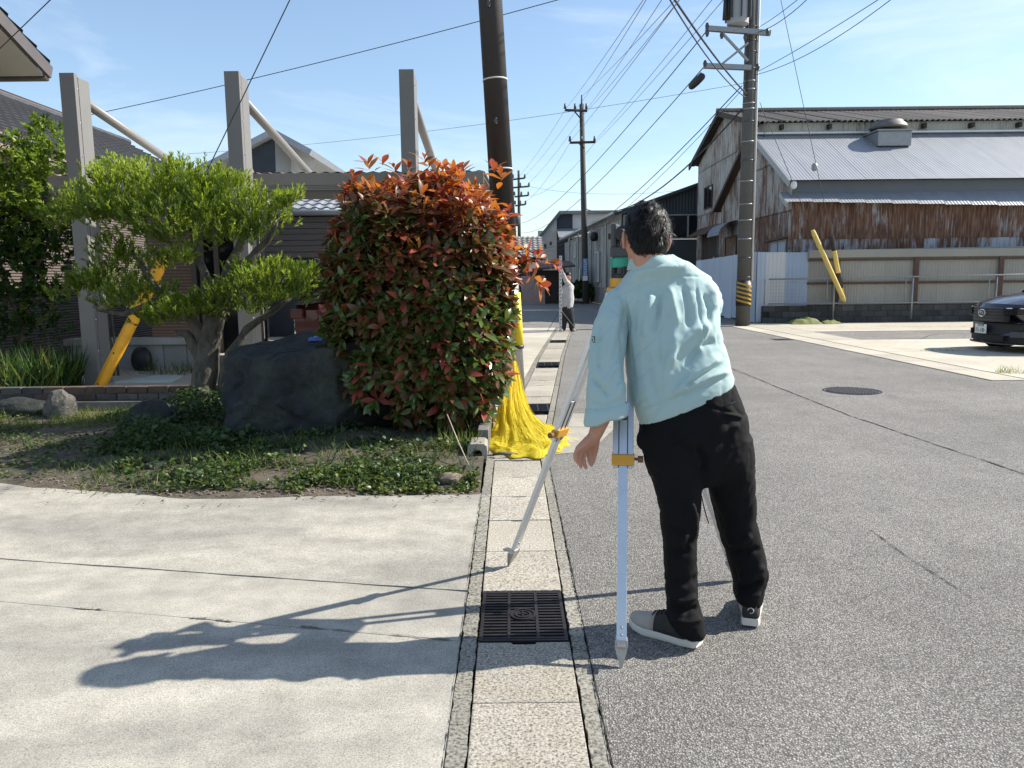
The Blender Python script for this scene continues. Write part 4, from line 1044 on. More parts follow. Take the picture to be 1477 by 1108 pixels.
MB().box2((sA.x, 44.69, sA.z), (sB.x, 44.74, zm_ - .002)).build('white_panel', white_paint, SG)
m = MB(); sw = sB.x - sA.x; sh = sB.z - zm_
for k in range(5):
    zc_ = sB.z - sh * (.12 + .19 * k); cx2 = (sA.x + sB.x) / 2
    m.box((cx2, 44.687, zc_ + .055), (sw*.6, .004, .03)).box((cx2, 44.687, zc_ - .045), (sw*.62, .004, .028)).box((cx2 + (-.2, .18, 0, .2, -.1)[k]*sw, 44.687, zc_), (.03, .004, .15))
m.build('lettering', white_paint, SG)['kind'] = 'stuff'
P3b = Vector((A(750, 420, 85).x, 85, 0)); top3 = A(748, 246, 85)
P3 = thing('distant_pole', 'most distant utility pole with stacked crossarms just right of the hedge', 'utility pole', P3b)
MB().tube([P3b, top3], [.24, .12], 12).build('shaft', bpy.data.materials['dark_pole'], P3, smooth=True)
for (u0, u1, v) in ((740, 757, 258), (738, 763, 270), (742, 762, 283), (743, 758, 296)):
    MB().beam(A(u0, v + 1, 84.8), A(u1, v - 1, 84.8), .16, .16).build('crossarm', wood_dark, P3)
    for k in (0, .5, 1):
        c = A(u0 + (u1-u0)*k, v - 1, 84.8); MB().tube([c, c + Vector((0, 0, .4))], [.12, .08], 6).build('insulator', grey_plastic, P3)
MB().ball(A(745, 317, 84.6), (.45, .45, .8), 6).build('transformer', grey_plastic, P3, smooth=True)

over = 'overhead wires running up the street'
W2 = [((816, 157), (921, 0)), ((832, 157), (926, 0)), ((846, 158), (948, 0)), ((839, 139), (965, 0)), ((847, 160), (972, 0)), ((858, 203), (1019, 0)), ((860, 205), (1035, 0)), ((822, 204), (943, 40))]
names2 = ['leftmost high wire from the far pole crossarm', 'second high wire from the left at the far pole', 'third high wire from the left at the far pole', 'high wire leaving the tip of the far pole', 'high wire from the right end of the top crossarm', 'wire from right end of the lower far crossarm', 'outermost wire from the lower far crossarm', 'wire from left end of the lower far crossarm']
for (a, b), nm in zip(W2, names2):
    p0 = A(*a, 44.8); p1 = A(*b, 16); wire(nm, p0, ext(p0, p1, 1.45), .15, .011, wire_grey, over)
W3 = [((816, 157), (745, 258)), ((832, 158), (752, 258)), ((846, 160), (757, 270)), ((858, 206), (760, 283)), ((822, 206), (744, 297))]
for k, (a, b) in enumerate(W3):
    wire(['wire from left end of top crossarm back to the most distant pole', 'wire from middle of top crossarm back to the most distant pole', 'wire from right of top crossarm back to the most distant pole', 'slack wire from right of lower crossarm to the most distant pole', 'slack wire from left of lower crossarm to the most distant pole'][k], A(*a, 44.8), A(*b, 84.8), .3 + .5*(k > 2), .014, wire_grey, over)
w = lambda lab, a, Ya, b, Yb, sag=.3, r=.016, mat=wire_m, **k: wire(lab, A(*a, Ya), A(*b, Yb), sag, r, mat, **k)
w('thick cable sagging from the upper crossarm of the concrete pole down the street', (1020, 44), 22.15, (752, 322), 84, 1.0, .022)
w('cable with a black closure sagging from the lower crossarm down the street', (1016, 96), 22.15, (752, 336), 84, 1.2, .02)
w('loosely bound cable leaving the concrete pole below its crossarms', (1070, 124), 22.3, (752, 348), 84, 2.2, .022)
w('second strand of the loosely bound cable below the crossarms', (1070, 130), 22.3, (752, 345), 84, 2.6, .012)
w('thick black cable sagging lowest from the concrete pole to the workshop', (1070, 158), 22.3, (846, 302), 44.8, 1.1, .035)
w('thin grey wire running left from the concrete pole across the sky', (1074, 120), 22.4, (270, 222), 30, .25, .009, wire_grey)
w('faint low wire crossing between the third pole and the workshop roof', (757, 268), 84.8, (1000, 273), 60, .6, .016, wire_grey)
w('pair of heavy dark cables crossing down to the concrete pole, upper strand', (955, -28), 13, (1077, 136), 22.25, .1, .03)
w('pair of heavy dark cables crossing down to the concrete pole, lower strand', (950, -28), 13, (1076, 141), 22.25, .22, .02)
w('wire from the concrete pole head to the upper right, upper strand', (1097, 38), 22.4, (1180, -26), 17, .05, .012)
w('wire from the concrete pole head to the upper right, lower strand', (1090, 48), 22.4, (1185, -22), 17, .15, .014)
w('wire from the pole middle to the right edge of the sky, upper strand', (1092, 104), 22.4, (1300, -22), 15, .05, .012)
w('wire from the pole middle to the right edge of the sky, lower strand', (1090, 108), 22.4, (1305, -16), 15, .22, .012)
w('guy wire from the concrete pole to the left yellow guard at the fence', (1096, 148), 22.4, (1172, 332), 22.9, 0, .012, name='guy_wire')
w('long guy wire from above the picture to the right guard at the fence', (1122, -20), 22.5, (1199, 340), 23.0, 0, .012, name='guy_wire')
CL = thing('cable_closure', 'black capsule shaped splice closure hanging on the street cable', 'cable closure')
c0, c1 = A(998, 124, 22.6), A(1012, 111, 22.3); CL.location = c0
MB().chain([c0, c0.lerp(c1, .5), c1], [.10, .11, .10], 12).build('closure', black_plastic, CL, smooth=True)
MB().beam(c0 + Vector((0, 0, .12)), c1 + Vector((0, 0, .12)), .03, .03).build('hanger', wire_m, CL)
for k, (u, v) in enumerate(((1145, 267), (1175, 241))):
    ib = MB().ball((0, 0, 0), (.09, .09, .12), 8).build('guy_insulator', white_paint if k == 0 else galv, smooth=True); ib.location = A(u, v, 22.75 + .05*k)
    tag(ib, ('white ball insulator on the left guy wire before the metal roof', 'small grey insulator on the right guy wire before the metal roof')[k], 'insulator')
g1 = guard('guy_guard', 'long pale yellow guy guard leaning before the beige fence', A(1218, 434, 23.05), A(1172, 332, 22.9), .062, simple('faded_yellow', (.62, .46, .13), .55, .12, 4))
g2p0, g2p1 = A(1217, 436, 23.3), A(1199, 340, 23.0)
g2 = thing('guy_guard', 'black and yellow guy guard just right of the pale yellow one', 'guy guard', g2p0)
for k, (a, b) in enumerate(((0, .22), (.22, .45), (.45, .78), (.78, 1))):
    MB().tube([g2p0.lerp(g2p1, a), g2p0.lerp(g2p1, b)], [.07, .068], 12).build('cover', (yellow_paint, black_plastic, bpy.data.materials['faded_yellow'], black_plastic)[k], g2, smooth='auto')

# =================================================================== PLANTS AND STONES
def leaf_template(rows, fold=.18, droop=.25):
    """rows: (t, halfwidth); three columns with a folded midrib"""
    v = []
    for t, w in rows: v += [(-w, t - .0, fold*w - droop*t*t), (0, t, -droop*t*t), (w, t, fold*w - droop*t*t)]
    f = []
    for r in range(len(rows) - 1):
        a = 3*r; f += [(a, a+1, a+4, a+3), (a+1, a+2, a+5, a+4)]
    return np.array(v), f
LEAF = leaf_template([(0, .02), (.25, .14), (.55, .20), (.82, .12), (1, .005)])
LEAF_SMALL = (np.array([(0, 0, 0), (-.125, .55, .03), (0, .6, -.03), (.125, .55, .03), (0, 1, -.08)]), [(0, 2, 1), (0, 3, 2), (1, 2, 4), (2, 3, 4)])
ROUND = leaf_template([(0, .05), (.3, .36), (.7, .36), (1, .05)], .25, .2)
BLADE = (np.array([(-.022, 0, 0), (.022, 0, 0), (-.018, .5, -.06), (.018, .5, -.06), (0, 1, -.28)]), [(0, 1, 3, 2), (2, 3, 4)])
def norm(a): return a / np.maximum(1e-9, np.linalg.norm(a, axis=1, keepdims=True))
def frames(D, Nn):
    D = norm(D); X = norm(np.cross(D, Nn)); Z = np.cross(X, D); return X, D, Z
def leaf_cloud(name, P, D, Nn, S, mi, mats, tmpl, parent=None, org=None):
    tv, tf = tmpl; n, k = len(P), len(tv)
    X, Y_, Z = frames(D, Nn); S = np.asarray(S)[:, None, None]
    V = P[:, None, :] + S * (X[:, None, :]*tv[None, :, 0, None] + Y_[:, None, :]*tv[None, :, 1, None] + Z[:, None, :]*tv[None, :, 2, None])
    off = np.array(wloc(parent) if parent is not None else (org or (0, 0, 0)))
    V = (V - off).reshape(-1, 3)
    base = np.concatenate([np.array(f) for f in tf]); ln = np.array([len(f) for f in tf])
    loops = (base[None, :] + (np.arange(n)*k)[:, None]).reshape(-1); tot = np.tile(ln, n)
    me = bpy.data.meshes.new(name); me.vertices.add(len(V)); me.vertices.foreach_set('co', V.reshape(-1))
    me.loops.add(len(loops)); me.loops.foreach_set('vertex_index', loops.astype(np.int32))
    me.polygons.add(len(tot)); st = np.concatenate([[0], np.cumsum(tot)[:-1]]).astype(np.int32)
    me.polygons.foreach_set('loop_start', st); me.polygons.foreach_set('loop_total', tot.astype(np.int32))
    for m in mats: me.materials.append(m)
    me.polygons.foreach_set('material_index', np.repeat(np.asarray(mi), len(tf)).astype(np.int32))
    me.polygons.foreach_set('use_smooth', np.ones(len(tot), bool))
    me.update(calc_edges=True); me.validate()
    o = bpy.data.objects.new(name, me); COL.objects.link(o)
    if parent is not None: o.parent = parent
    elif org: o.location = org
    return o
def rdir(n):
    v = rng.normal(size=(n, 3)); return norm(v)

ph_green = m_leaf('photinia_green', [(.045, .075, .02), (.08, .125, .03), (.13, .18, .05)], .22, .22, .5)
ph_bronze = m_leaf('photinia_bronze', [(.11, .06, .025), (.17, .065, .035), (.12, .095, .03)], .36, .25, .4)
ph_red = m_leaf('photinia_red', [(.36, .085, .05), (.30, .06, .055), (.42, .12, .05)], .4, .3, .35)
ph_orange = m_leaf('photinia_orange', [(.52, .19, .04), (.45, .19, .05), (.48, .13, .04)], .4, .32, .35)
PHM = [ph_green, ph_bronze, ph_red, ph_orange]
bark = m_bark('pale_bark', (.035, .030, .024), (.12, .105, .085))
bark_dark = m_bark('dark_bark', (.05, .04, .03), (.14, .11, .085))

HB = Vector((-.76, 6.75, .05))
HG = thing('photinia_hedge', 'tall clipped photinia bush with orange red young leaves beside the boulder', 'hedge', HB)
hc = np.array([-.77, 6.72, 1.19]); hh = np.array([.76, .72, 1.06])
def hedge_r(d, e=3.4): return 1 / np.power(np.sum(np.abs(d / hh) ** e, axis=1), 1 / e)
ns = 3300
d = rdir(ns * 2); d = d[(d[:, 1] < .45) | (rng.random(ns*2) < .3)][:ns]
rr = hedge_r(d)
lump = np.array([mnoise.noise((x*2.6, y*2.6, z*2.6)) for x, y, z in d * rr[:, None] * 1.6])
depth = rng.random(len(d)) ** 1.7 * .5
SPt = hc + d * (rr * (1 + .10*lump - depth))[:, None]
low = SPt[:, 2] < .13 + .25 * (SPt[:, 0] < -1.0)
SPt = SPt[~low]; d = d[~low]; depth = depth[~low]
nrm_ = norm(np.sign(d) * np.abs(d / hh) ** 2.4)
ax = norm(nrm_ + np.array([0, 0, .55]) + .45 * rdir(len(d)))
# a few shoots sticking out of the top and to the right over the paving
ex_p, ex_a = [], []
for (u, v, Y) in ((530, 236, 6.5), (552, 232, 6.4), (612, 228, 6.6), (618, 236, 6.5), (640, 240, 6.6), (712, 240, 6.5), (722, 252, 6.4), (735, 300, 6.3), (568, 240, 6.5), (668, 244, 6.6), (508, 252, 6.4), (590, 240, 6.6)):
    p_ = A(u, v, Y); ex_p.append(p_); ex_a.append((random.uniform(-.2, .2), random.uniform(-.4, .1), 1))
side_br = [[(738, 385, 6.7), (760, 376, 6.65), (780, 372, 6.6), (800, 380, 6.55)], [(740, 400, 6.6), (762, 392, 6.5), (775, 402, 6.45), (784, 412, 6.4)], [(742, 360, 6.7), (757, 358, 6.7), (770, 365, 6.65)]]
for br in side_br:
    for (u, v, Y) in br: ex_p.append(A(u, v, Y)); ex_a.append((.9, -.2, random.uniform(-.3, .4)))
SPt = np.vstack([SPt, np.array(ex_p)]); ax = np.vstack([ax, norm(np.array(ex_a))]); depth = np.concatenate([depth, np.zeros(len(ex_p))])
nE = len(ex_p)
LP, LD, LN, LS, LM = [], [], [], [], []
for i in range(len(SPt)):
    a = ax[i]; p = SPt[i]; k = random.randint(5, 8)
    t = np.cross(a, [0.3, .2, .9]); t /= np.linalg.norm(t); b = np.cross(a, t); ph = random.uniform(0, 6.3)
    hz = (p[2] - 1.62) / .75 + .45 * max(0, min(1, (p[0] + .75) / .6)) * (p[2] > 1.1) + .9 * mnoise.noise((p[0]*2.2, p[1]*2.2, p[2]*2.2)) + 0
    if i >= len(SPt) - nE: hz = .9
    for j in range(k):
        an = ph + 2.4 * j; open_ = random.uniform(.45, 1.25) * (1.25 if j > 3 else .8)
        dd = a * math.cos(open_) + (t * math.cos(an) + b * math.sin(an)) * math.sin(open_)
        dd = dd + np.array([0, 0, -.12]); LP.append(p - a * .012 * j); LD.append(dd); LN.append(a * .8 + np.array([0, 0, .5]) + .25 * rng.normal(size=3))
        LS.append(random.uniform(.075, .145) * (.85 if j < 2 else 1.05))
        q = random.random() * .8
        c = hz - q + (.25 if j < 3 else 0)
        LM.append(3 if c > .42 and random.random() < .62 else 2 if c > .28 else 1 if c > -.30 else (1 if random.random() < .30 else 2 if random.random() < .15 else 0))
LP, LD, LN, LS, LM = map(np.array, (LP, LD, LN, LS, LM))
# the 300 leaves that show largest become leaves of their own
dist = np.linalg.norm(LP - np.array([0, 0, CAM_H]), axis=1); score = LS / dist + .0006 * rng.random(len(LS))
outer = np.repeat(False, len(LS))
front = (LP[:, 1] < hc[1] - hh[1] * .72)
idx = np.where(front)[0]; idx = idx[np.argsort(-score[idx])][:300]
own = np.zeros(len(LS), bool); own[idx] = True
kp = ~own
fo = leaf_cloud('foliage', LP[kp], LD[kp], LN[kp], LS[kp], LM[kp], PHM, LEAF, HG); fo['kind'] = 'stuff'
lm_ = []
for mm in PHM:
    me = bpy.data.meshes.new('leaf'); me.from_pydata([tuple(x) for x in LEAF[0]], [], LEAF[1]); me.materials.append(mm)
    me.polygons.foreach_set('use_smooth', [True]*len(me.polygons)); lm_.append(me)
X_, Y__, Z__ = frames(LD, LN)
for i in idx:
    o = bpy.data.objects.new('leaf', lm_[LM[i]]); COL.objects.link(o); o.parent = HG
    Mx = Matrix([[X_[i][r], Y__[i][r], Z__[i][r]] for r in range(3)]).to_4x4(); s = LS[i]
    o.matrix_local = Matrix.Translation(Vector(LP[i]) - HB) @ Mx @ Matrix.Scale(float(s), 4)
m = MB()
for k in range(9):
    x0, y0 = -.75 + random.uniform(-.18, .35), 6.7 + random.uniform(-.3, .2)
    pts = [Vector((x0, y0, .02))]
    for j in range(5): pts.append(pts[-1] + Vector((random.uniform(-.12, .12) + (x0 + .75)*.25, random.uniform(-.12, .1), .30)))
    m.tube(pts, [.032, .028, .024, .018, .013, .008], 7)
m.build('stems', bark, HG, smooth=True)['kind'] = 'stuff'
m = MB()
for br in side_br: m.tube([A(*q) for q in br], .006, 5)
for k in range(90):
    i = random.randrange(len(SPt) - nE); e_ = Vector(SPt[i]); s_ = Vector((-.76 + random.uniform(-.25, .25), 6.7, max(.3, e_.z - random.uniform(.2, .6))))
    m.tube([s_, s_.lerp(e_, .5) + Vector((0, 0, -.04)), e_], [.010, .007, .004], 5)
m.build('twigs', bark, HG, smooth=True)['kind'] = 'stuff'

def clump_tree(name, lab, cat, base, limbs, clumps, mats, leaf, n_total, size, up=.9, upN=(0, -.3, .8), bk=None, spread=.5):
    t = thing(name, lab, cat, base)
    m = MB()
    for pts, rad in limbs:
        pts = [Vector(p) for p in pts]; P = []; Rd = []
        for i in range(len(pts) - 1):
            for k in range(4):
                f = k / 4; p = pts[i].lerp(pts[i+1], f); q = mnoise.noise_vector(p * 4.0) * .03 * (1 if i or k else 0)
                P.append(p + q); Rd.append((rad[i] + (rad[i+1] - rad[i]) * f) * (1 + .12 * mnoise.noise(p * 9)))
        P.append(pts[-1]); Rd.append(rad[-1]); m.tube(P, Rd, 12)
    m.build('trunk', bk or bark, t, smooth=True)
    vol = np.array([c[1][0]*c[1][2] for c in clumps]); cnt = np.maximum(20, (n_total * vol / vol.sum())).astype(int)
    P, D, N_, S, Mi = [], [], [], [], []
    for (c, h, tone), n in zip(clumps, cnt):
        c = np.array(c); h = np.array(h); ns_ = max(6, n // 14)
        d_ = rdir(ns_); d_[:, 2] = np.abs(d_[:, 2]) * np.where(rng.random(ns_) < .78, 1, -.6)
        r_ = rng.random(ns_) ** .45
        s_ = c + d_ * h * r_[:, None]
        s_ += .85 * h.min() * np.array([mnoise.noise_vector(Vector(q * 5)) for q in s_])
        a_ = norm(np.array([0, 0, up]) + d_ * .75 + .5 * rdir(ns_))
        for q, a in zip(s_, a_):
            k = 14; dd = norm(a + spread * rdir(k)); f = rng.random(k)[:, None]
            P.append(q + a * f * size * 2.0); D.append(dd); N_.append(norm(np.array(upN) + .6 * rdir(k))); S.append(size * rng.uniform(.7, 1.2, k)); Mi.append(np.full(k, tone if rng.random() < .8 else rng.integers(len(mats))))
    o = leaf_cloud('crown', np.vstack(P), np.vstack(D), np.vstack(N_), np.concatenate(S), np.concatenate(Mi), mats, leaf, t); o['kind'] = 'stuff'
    return t
YT = 7.6
q = lambda u, v, Y=YT: A(u, v, Y)
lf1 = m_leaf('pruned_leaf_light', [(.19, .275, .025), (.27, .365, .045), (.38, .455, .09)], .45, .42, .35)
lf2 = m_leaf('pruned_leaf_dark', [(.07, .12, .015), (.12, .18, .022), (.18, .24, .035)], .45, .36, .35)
tb = Vector((q(297, 600).x, YT, 0))
limbs = [([tb + Vector((0, 0, .0)), q(296, 560), q(297, 520), q(305, 480), q(318, 440)], [.16, .125, .115, .10, .085]),
    ([q(318, 445), q(330, 400), q(340, 365), q(352, 330)], [.085, .075, .05, .02]),
    ([q(297, 530), q(277, 500), q(268, 482), q(252, 478)], [.08, .055, .045, .02]),
    ([q(300, 500), q(262, 440), q(225, 415), q(190, 360)], [.07, .05, .045, .015]),
    ([q(240, 428), q(215, 438), q(180, 455), q(140, 448)], [.04, .032, .025, .012]),
    ([tb + Vector((.16, .05, 0)), q(322, 545), q(330, 510), q(355, 475), q(385, 455), q(420, 430)], [.055, .05, .045, .04, .03, .012]),
    ([q(315, 450), q(300, 400), q(280, 360), q(270, 320)], [.06, .045, .035, .012]),
    ([q(330, 400), q(365, 370), q(385, 350), q(400, 320)], [.05, .04, .03, .01])]
pxm = YT / F
def cl(u, v, du, dv, dy, tone, Y=YT): return (q(u, v, Y), (du * pxm, dy, dv * pxm), tone)
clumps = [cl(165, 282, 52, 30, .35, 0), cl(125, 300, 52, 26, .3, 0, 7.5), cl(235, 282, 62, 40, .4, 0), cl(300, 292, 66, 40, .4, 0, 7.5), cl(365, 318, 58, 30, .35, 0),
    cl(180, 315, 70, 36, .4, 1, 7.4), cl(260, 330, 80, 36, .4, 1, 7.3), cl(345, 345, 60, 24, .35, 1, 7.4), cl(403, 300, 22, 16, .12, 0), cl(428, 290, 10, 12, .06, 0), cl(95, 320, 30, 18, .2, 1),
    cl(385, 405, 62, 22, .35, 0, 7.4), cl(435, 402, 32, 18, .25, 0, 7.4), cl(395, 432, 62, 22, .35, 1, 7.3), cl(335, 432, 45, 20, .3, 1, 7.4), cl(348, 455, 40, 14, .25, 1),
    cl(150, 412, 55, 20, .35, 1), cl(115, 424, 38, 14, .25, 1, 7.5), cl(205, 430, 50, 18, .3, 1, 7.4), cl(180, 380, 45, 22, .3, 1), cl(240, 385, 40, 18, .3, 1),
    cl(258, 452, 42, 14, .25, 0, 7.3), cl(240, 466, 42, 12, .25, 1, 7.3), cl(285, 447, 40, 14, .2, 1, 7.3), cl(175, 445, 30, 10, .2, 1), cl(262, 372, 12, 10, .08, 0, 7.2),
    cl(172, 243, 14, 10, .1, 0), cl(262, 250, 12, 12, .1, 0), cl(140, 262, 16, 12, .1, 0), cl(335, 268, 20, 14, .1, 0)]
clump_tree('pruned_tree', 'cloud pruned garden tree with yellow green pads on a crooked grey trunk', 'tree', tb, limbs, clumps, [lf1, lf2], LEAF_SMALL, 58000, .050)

# leafy shrub at the far left, behind the first post
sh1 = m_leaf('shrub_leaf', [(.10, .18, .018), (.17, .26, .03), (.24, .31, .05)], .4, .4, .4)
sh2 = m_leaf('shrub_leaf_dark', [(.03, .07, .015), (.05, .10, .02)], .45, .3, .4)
YS = 11.2; pxm2 = YS / F
q2 = lambda u, v, Y=YS: A(u, v, Y)
def cl2(u, v, du, dv, dy, tone, Y=YS): return (q2(u, v, Y), (du * pxm2, dy, dv * pxm2), tone)
sb = Vector((q2(30, 540).x, YS, 0))
sl_limbs = [([sb, q2(32, 460), q2(40, 380), q2(60, 300), q2(70, 230)], [.06, .05, .04, .03, .01]), ([q2(32, 470), q2(0, 380), q2(-30, 300)], [.04, .03, .012]), ([q2(36, 420), q2(70, 350), q2(95, 270)], [.035, .02, .008])]
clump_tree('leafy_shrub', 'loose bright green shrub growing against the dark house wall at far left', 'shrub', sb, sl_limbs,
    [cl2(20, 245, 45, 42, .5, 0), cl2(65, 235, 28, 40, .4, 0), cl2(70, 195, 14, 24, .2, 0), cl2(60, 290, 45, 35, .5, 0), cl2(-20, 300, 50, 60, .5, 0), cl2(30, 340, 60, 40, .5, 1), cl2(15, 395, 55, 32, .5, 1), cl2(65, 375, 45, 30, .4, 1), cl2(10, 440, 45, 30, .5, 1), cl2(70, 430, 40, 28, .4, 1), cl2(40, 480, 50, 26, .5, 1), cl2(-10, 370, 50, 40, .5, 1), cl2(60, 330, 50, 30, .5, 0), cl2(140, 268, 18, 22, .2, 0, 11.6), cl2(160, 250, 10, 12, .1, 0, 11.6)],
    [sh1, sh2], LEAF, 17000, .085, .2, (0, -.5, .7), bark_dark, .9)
# slim shrub with bare stems between first post and the guy guard
sb2 = Vector((A(150, 540, 11.3).x, 11.3, 0))
clump_tree('thin_shrub', 'thin bare stemmed shrub between the first carport post and the yellow guard', 'shrub', sb2,
    [([sb2 + Vector((k*.07, 0, 0)), A(148 + k*6, 500, 11.3), A(146 + k*5, 440, 11.3)], [.02, .018, .01]) for k in range(4)],
    [(A(150, 405, 11.3), (.25, .2, .25), 0), (A(170, 430, 11.3), (.2, .2, .15), 0)], [sh2], LEAF, 500, .06, .4, bk=bark)

def blades(name, lab, boxes, n, L, mats, tmpl=BLADE, lean=.45, kind='stuff', hfun=None, cat=None):
    P = []; 
    for (x0, x1, y0, y1), f in boxes:
        k = int(n * f); P.append(np.column_stack([rng.uniform(x0, x1, k), rng.uniform(y0, y1, k), np.zeros(k)]))
    P = np.vstack(P)
    keep = np.array([mnoise.noise((p[0]*2.7, p[1]*2.7, 5)) > -.15 for p in P]); P = P[keep]
    P[:, 2] = np.array([(hfun or soil_h)(x, y) for x, y, _ in P]) - .005
    D = norm(np.array([0, 0, 1]) + lean * rng.normal(size=(len(P), 3)) * np.array([1, 1, .2])); D[:, 2] = np.abs(D[:, 2])
    N_ = norm(rng.normal(size=(len(P), 3)) * np.array([1, 1, .2]))
    o = leaf_cloud(name, P, D, N_, L * rng.uniform(.5, 1.2, len(P)), rng.integers(len(mats), size=len(P)), mats, tmpl, org=(float(P[:, 0].mean()), float(P[:, 1].mean()), 0))
    o['label'] = lab
    if kind: o['kind'] = kind
    if cat: o['category'] = cat
    return o
gr1 = m_leaf('grass_light', [(.13, .19, .03), (.19, .23, .05), (.23, .24, .08)], .5, .35, .3)
gr2 = m_leaf('grass_dark', [(.03, .075, .02), (.05, .10, .025)], .5, .3, .3)
gc1 = m_leaf('cover_dark', [(.03, .05, .018), (.05, .075, .025), (.075, .105, .03)], .4, .25, .4)
gc2 = m_leaf('cover_light', [(.07, .12, .03), (.11, .16, .04), (.16, .20, .07)], .45, .3, .35)
flat0 = lambda x, y: .04
blades('tall_grass', 'clump of long dark grass behind the brick edging at far left', [((-7.3, -5.75, 9.2, 10.4), 1)], 2600, .55, [gr2, gr2, gr2, gr1], hfun=flat0, lean=.35)
blades('yard_grass', 'short grass beyond the second carport post', [((-4.2, -2.7, 12.4, 16), .7), ((-5.6, -3.2, 11.2, 11.9), .3)], 1800, .22, [gr1, gr2], hfun=flat0)
def cover_patch(name, lab, boxes, n, size, mats, lift=.05, tmpl=ROUND, thresh=-.2, freq=1.7):
    P = []
    for (x0, x1, y0, y1), f in boxes:
        k = int(n * f); P.append(np.column_stack([rng.uniform(x0, x1, k), rng.uniform(y0, y1, k), np.zeros(k)]))
    P = np.vstack(P)
    keep = np.array([(mnoise.noise((p[0]*freq, p[1]*freq*1.4, 9)) + .5*mnoise.noise((p[0]*freq*3.5, p[1]*freq*3.5, 4)) - thresh) / .5 > random.random() and soil_h(p[0], p[1]) > .0 for p in P]); P = P[keep]
    hgt = np.array([max(.15, .6 + mnoise.noise((p[0]*3, p[1]*3, 1))) for p in P])
    P[:, 2] = np.array([soil_h(x, y) for x, y, _ in P]) + lift * hgt * rng.random(len(P))
    D = norm(rng.normal(size=(len(P), 3)) * np.array([1, 1, .35]) + np.array([0, -.2, .25])); N_ = norm(np.array([0, -.15, 1.0]) + .5 * rng.normal(size=(len(P), 3)))
    o = leaf_cloud(name, P, D, N_, size * rng.uniform(.6, 1.25, len(P)), rng.integers(len(mats), size=len(P)), mats, tmpl, org=(float(P[:, 0].mean()), float(P[:, 1].mean()), 0))
    o['label'] = lab; o['kind'] = 'stuff'; return o
cover_patch('ground_cover', 'dense dark green creeping ground cover below the boulder and hedge', [((-2.9, -.25, 4.95, 6.3), 1)], 15000, .031, [gc1, gc1, gr2, gc2], .09, thresh=-.22)
cover_patch('ground_cover', 'dark leafy undergrowth round the foot of the pruned tree', [((-3.4, -2.1, 5.8, 7.9), 1)], 9000, .040, [gc1, gr2, gr2], .24, thresh=-.4)
cover_patch('ground_cover', 'light green creeping weeds along the front edge of the bed', [((-1.5, -.24, 4.84, 5.3), 1)], 6500, .028, [gc2, gc1, gc1, gr1], .06, thresh=-.2)
cover_patch('ground_cover', 'sparse low weeds on the bare soil at the left of the bed', [((-6.5, -2.4, 5.2, 8.05), 1)], 16000, .026, [gc1, gc2, gr2], .05, thresh=-.12)
blades('grass_tufts', 'sunlit yellow green grass tufts round the small stones', [((-5.4, -3.6, 7.0, 8.05), .8), ((-6.6, -5.6, 6.6, 8.0), .3), ((-3.4, -2.5, 5.4, 7), .2)], 3600, .11, [gr1, gr1, gc2], lean=.7)
blades('grass_tufts', 'thin dark grass growing through the ground cover below the boulder', [((-3.0, -.3, 4.95, 6.2), 1)], 2600, .13, [gr2, gr2, gr1, gc1], lean=.7)
blades('grass_tufts', 'tuft of bright grass at the foot of the hedge beside the hollow block', [((-.55, -.28, 5.85, 6.4), 1)], 420, .17, [gr1, gc2], lean=.5)
blades('road_weeds', 'small weeds sprouting at the edge of the parking lot by the car shadow', [((6.85, 7.25, 10.6, 10.9), 1)], 160, .14, [gr1, gc2], hfun=lambda x, y: .012, lean=.6)
blades('road_weeds', 'thin line of weeds in the joint of the parking lot before the car', [((7.5, 9.8, 13.98, 14.06), .6), ((9.5, 14, 22.9, 23.2), .5)], 500, .08, [gr1, gc2], hfun=lambda x, y: .016, lean=.7)
blades('workshop_weeds', 'dark bushy weeds at the foot of the soot streaked workshop wall', [((3.9, 4.6, 46, 50), 1)], 2200, .7, [gc1, gr2], tmpl=LEAF, hfun=lambda x, y: .3 + .5*random.random()*random.random(), lean=1.2)

def boulder(name, lab, c, r, mat, seed, sub=4, rough=.22, flat=.5, cut=()):
    bm = bmesh.new(); bmesh.ops.create_icosphere(bm, subdivisions=sub, radius=1)
    for v in bm.verts:
        p = v.co.copy(); n = p.normalized()
        e4 = 5.0 if name == 'boulder' else 2.0
        n_sq = 1 / (abs(n.x)**e4 + abs(n.y)**e4 + abs(n.z)**e4) ** (1/e4)
        # facet the ball with a few random planes
        rr_ = n_sq
        rs = random.Random(seed)
        for k in range(14):
            d_ = Vector((rs.gauss(0, 1), rs.gauss(0, 1), rs.gauss(0, 1))).normalized(); h_ = rs.uniform(.74, .98) * (1.12 if name == 'boulder' else 1)
            t_ = n.dot(d_)
            if t_ > .05: rr_ = min(rr_, h_ / t_)
        rr_ *= 1 + rough * .35 * mnoise.noise(n * 2.2 + Vector((seed, 0, 0))) + rough * .15 * mnoise.noise(n * 7 + Vector((seed, 3, 0))) + rough*.05*mnoise.noise(n*22) - rough*.16*max(0, 1 - abs(mnoise.noise(n*3.1 + Vector((seed, 9, 2))))*5) + rough*.025*mnoise.noise(n*48)
        v.co = Vector((n.x * r[0], n.y * r[1], n.z * r[2])) * rr_
        if name == 'boulder': v.co.x *= 1 + .13 * n.z; v.co.z += .05 * v.co.x
    me = bpy.data.meshes.new(name); bm.to_mesh(me); bm.free(); me.materials.append(mat)
    me.polygons.foreach_set('use_smooth', [True] * len(me.polygons))
    try: me.set_sharp_from_angle(angle=R_(28))
    except Exception: pass
    o = bpy.data.objects.new(name, me); COL.objects.link(o); o.location = c
    return tag(o, lab, 'rock')
rock_dark = m_rock('dark_boulder', (.009, .012, .015), (.030, .033, .031), 2.2)
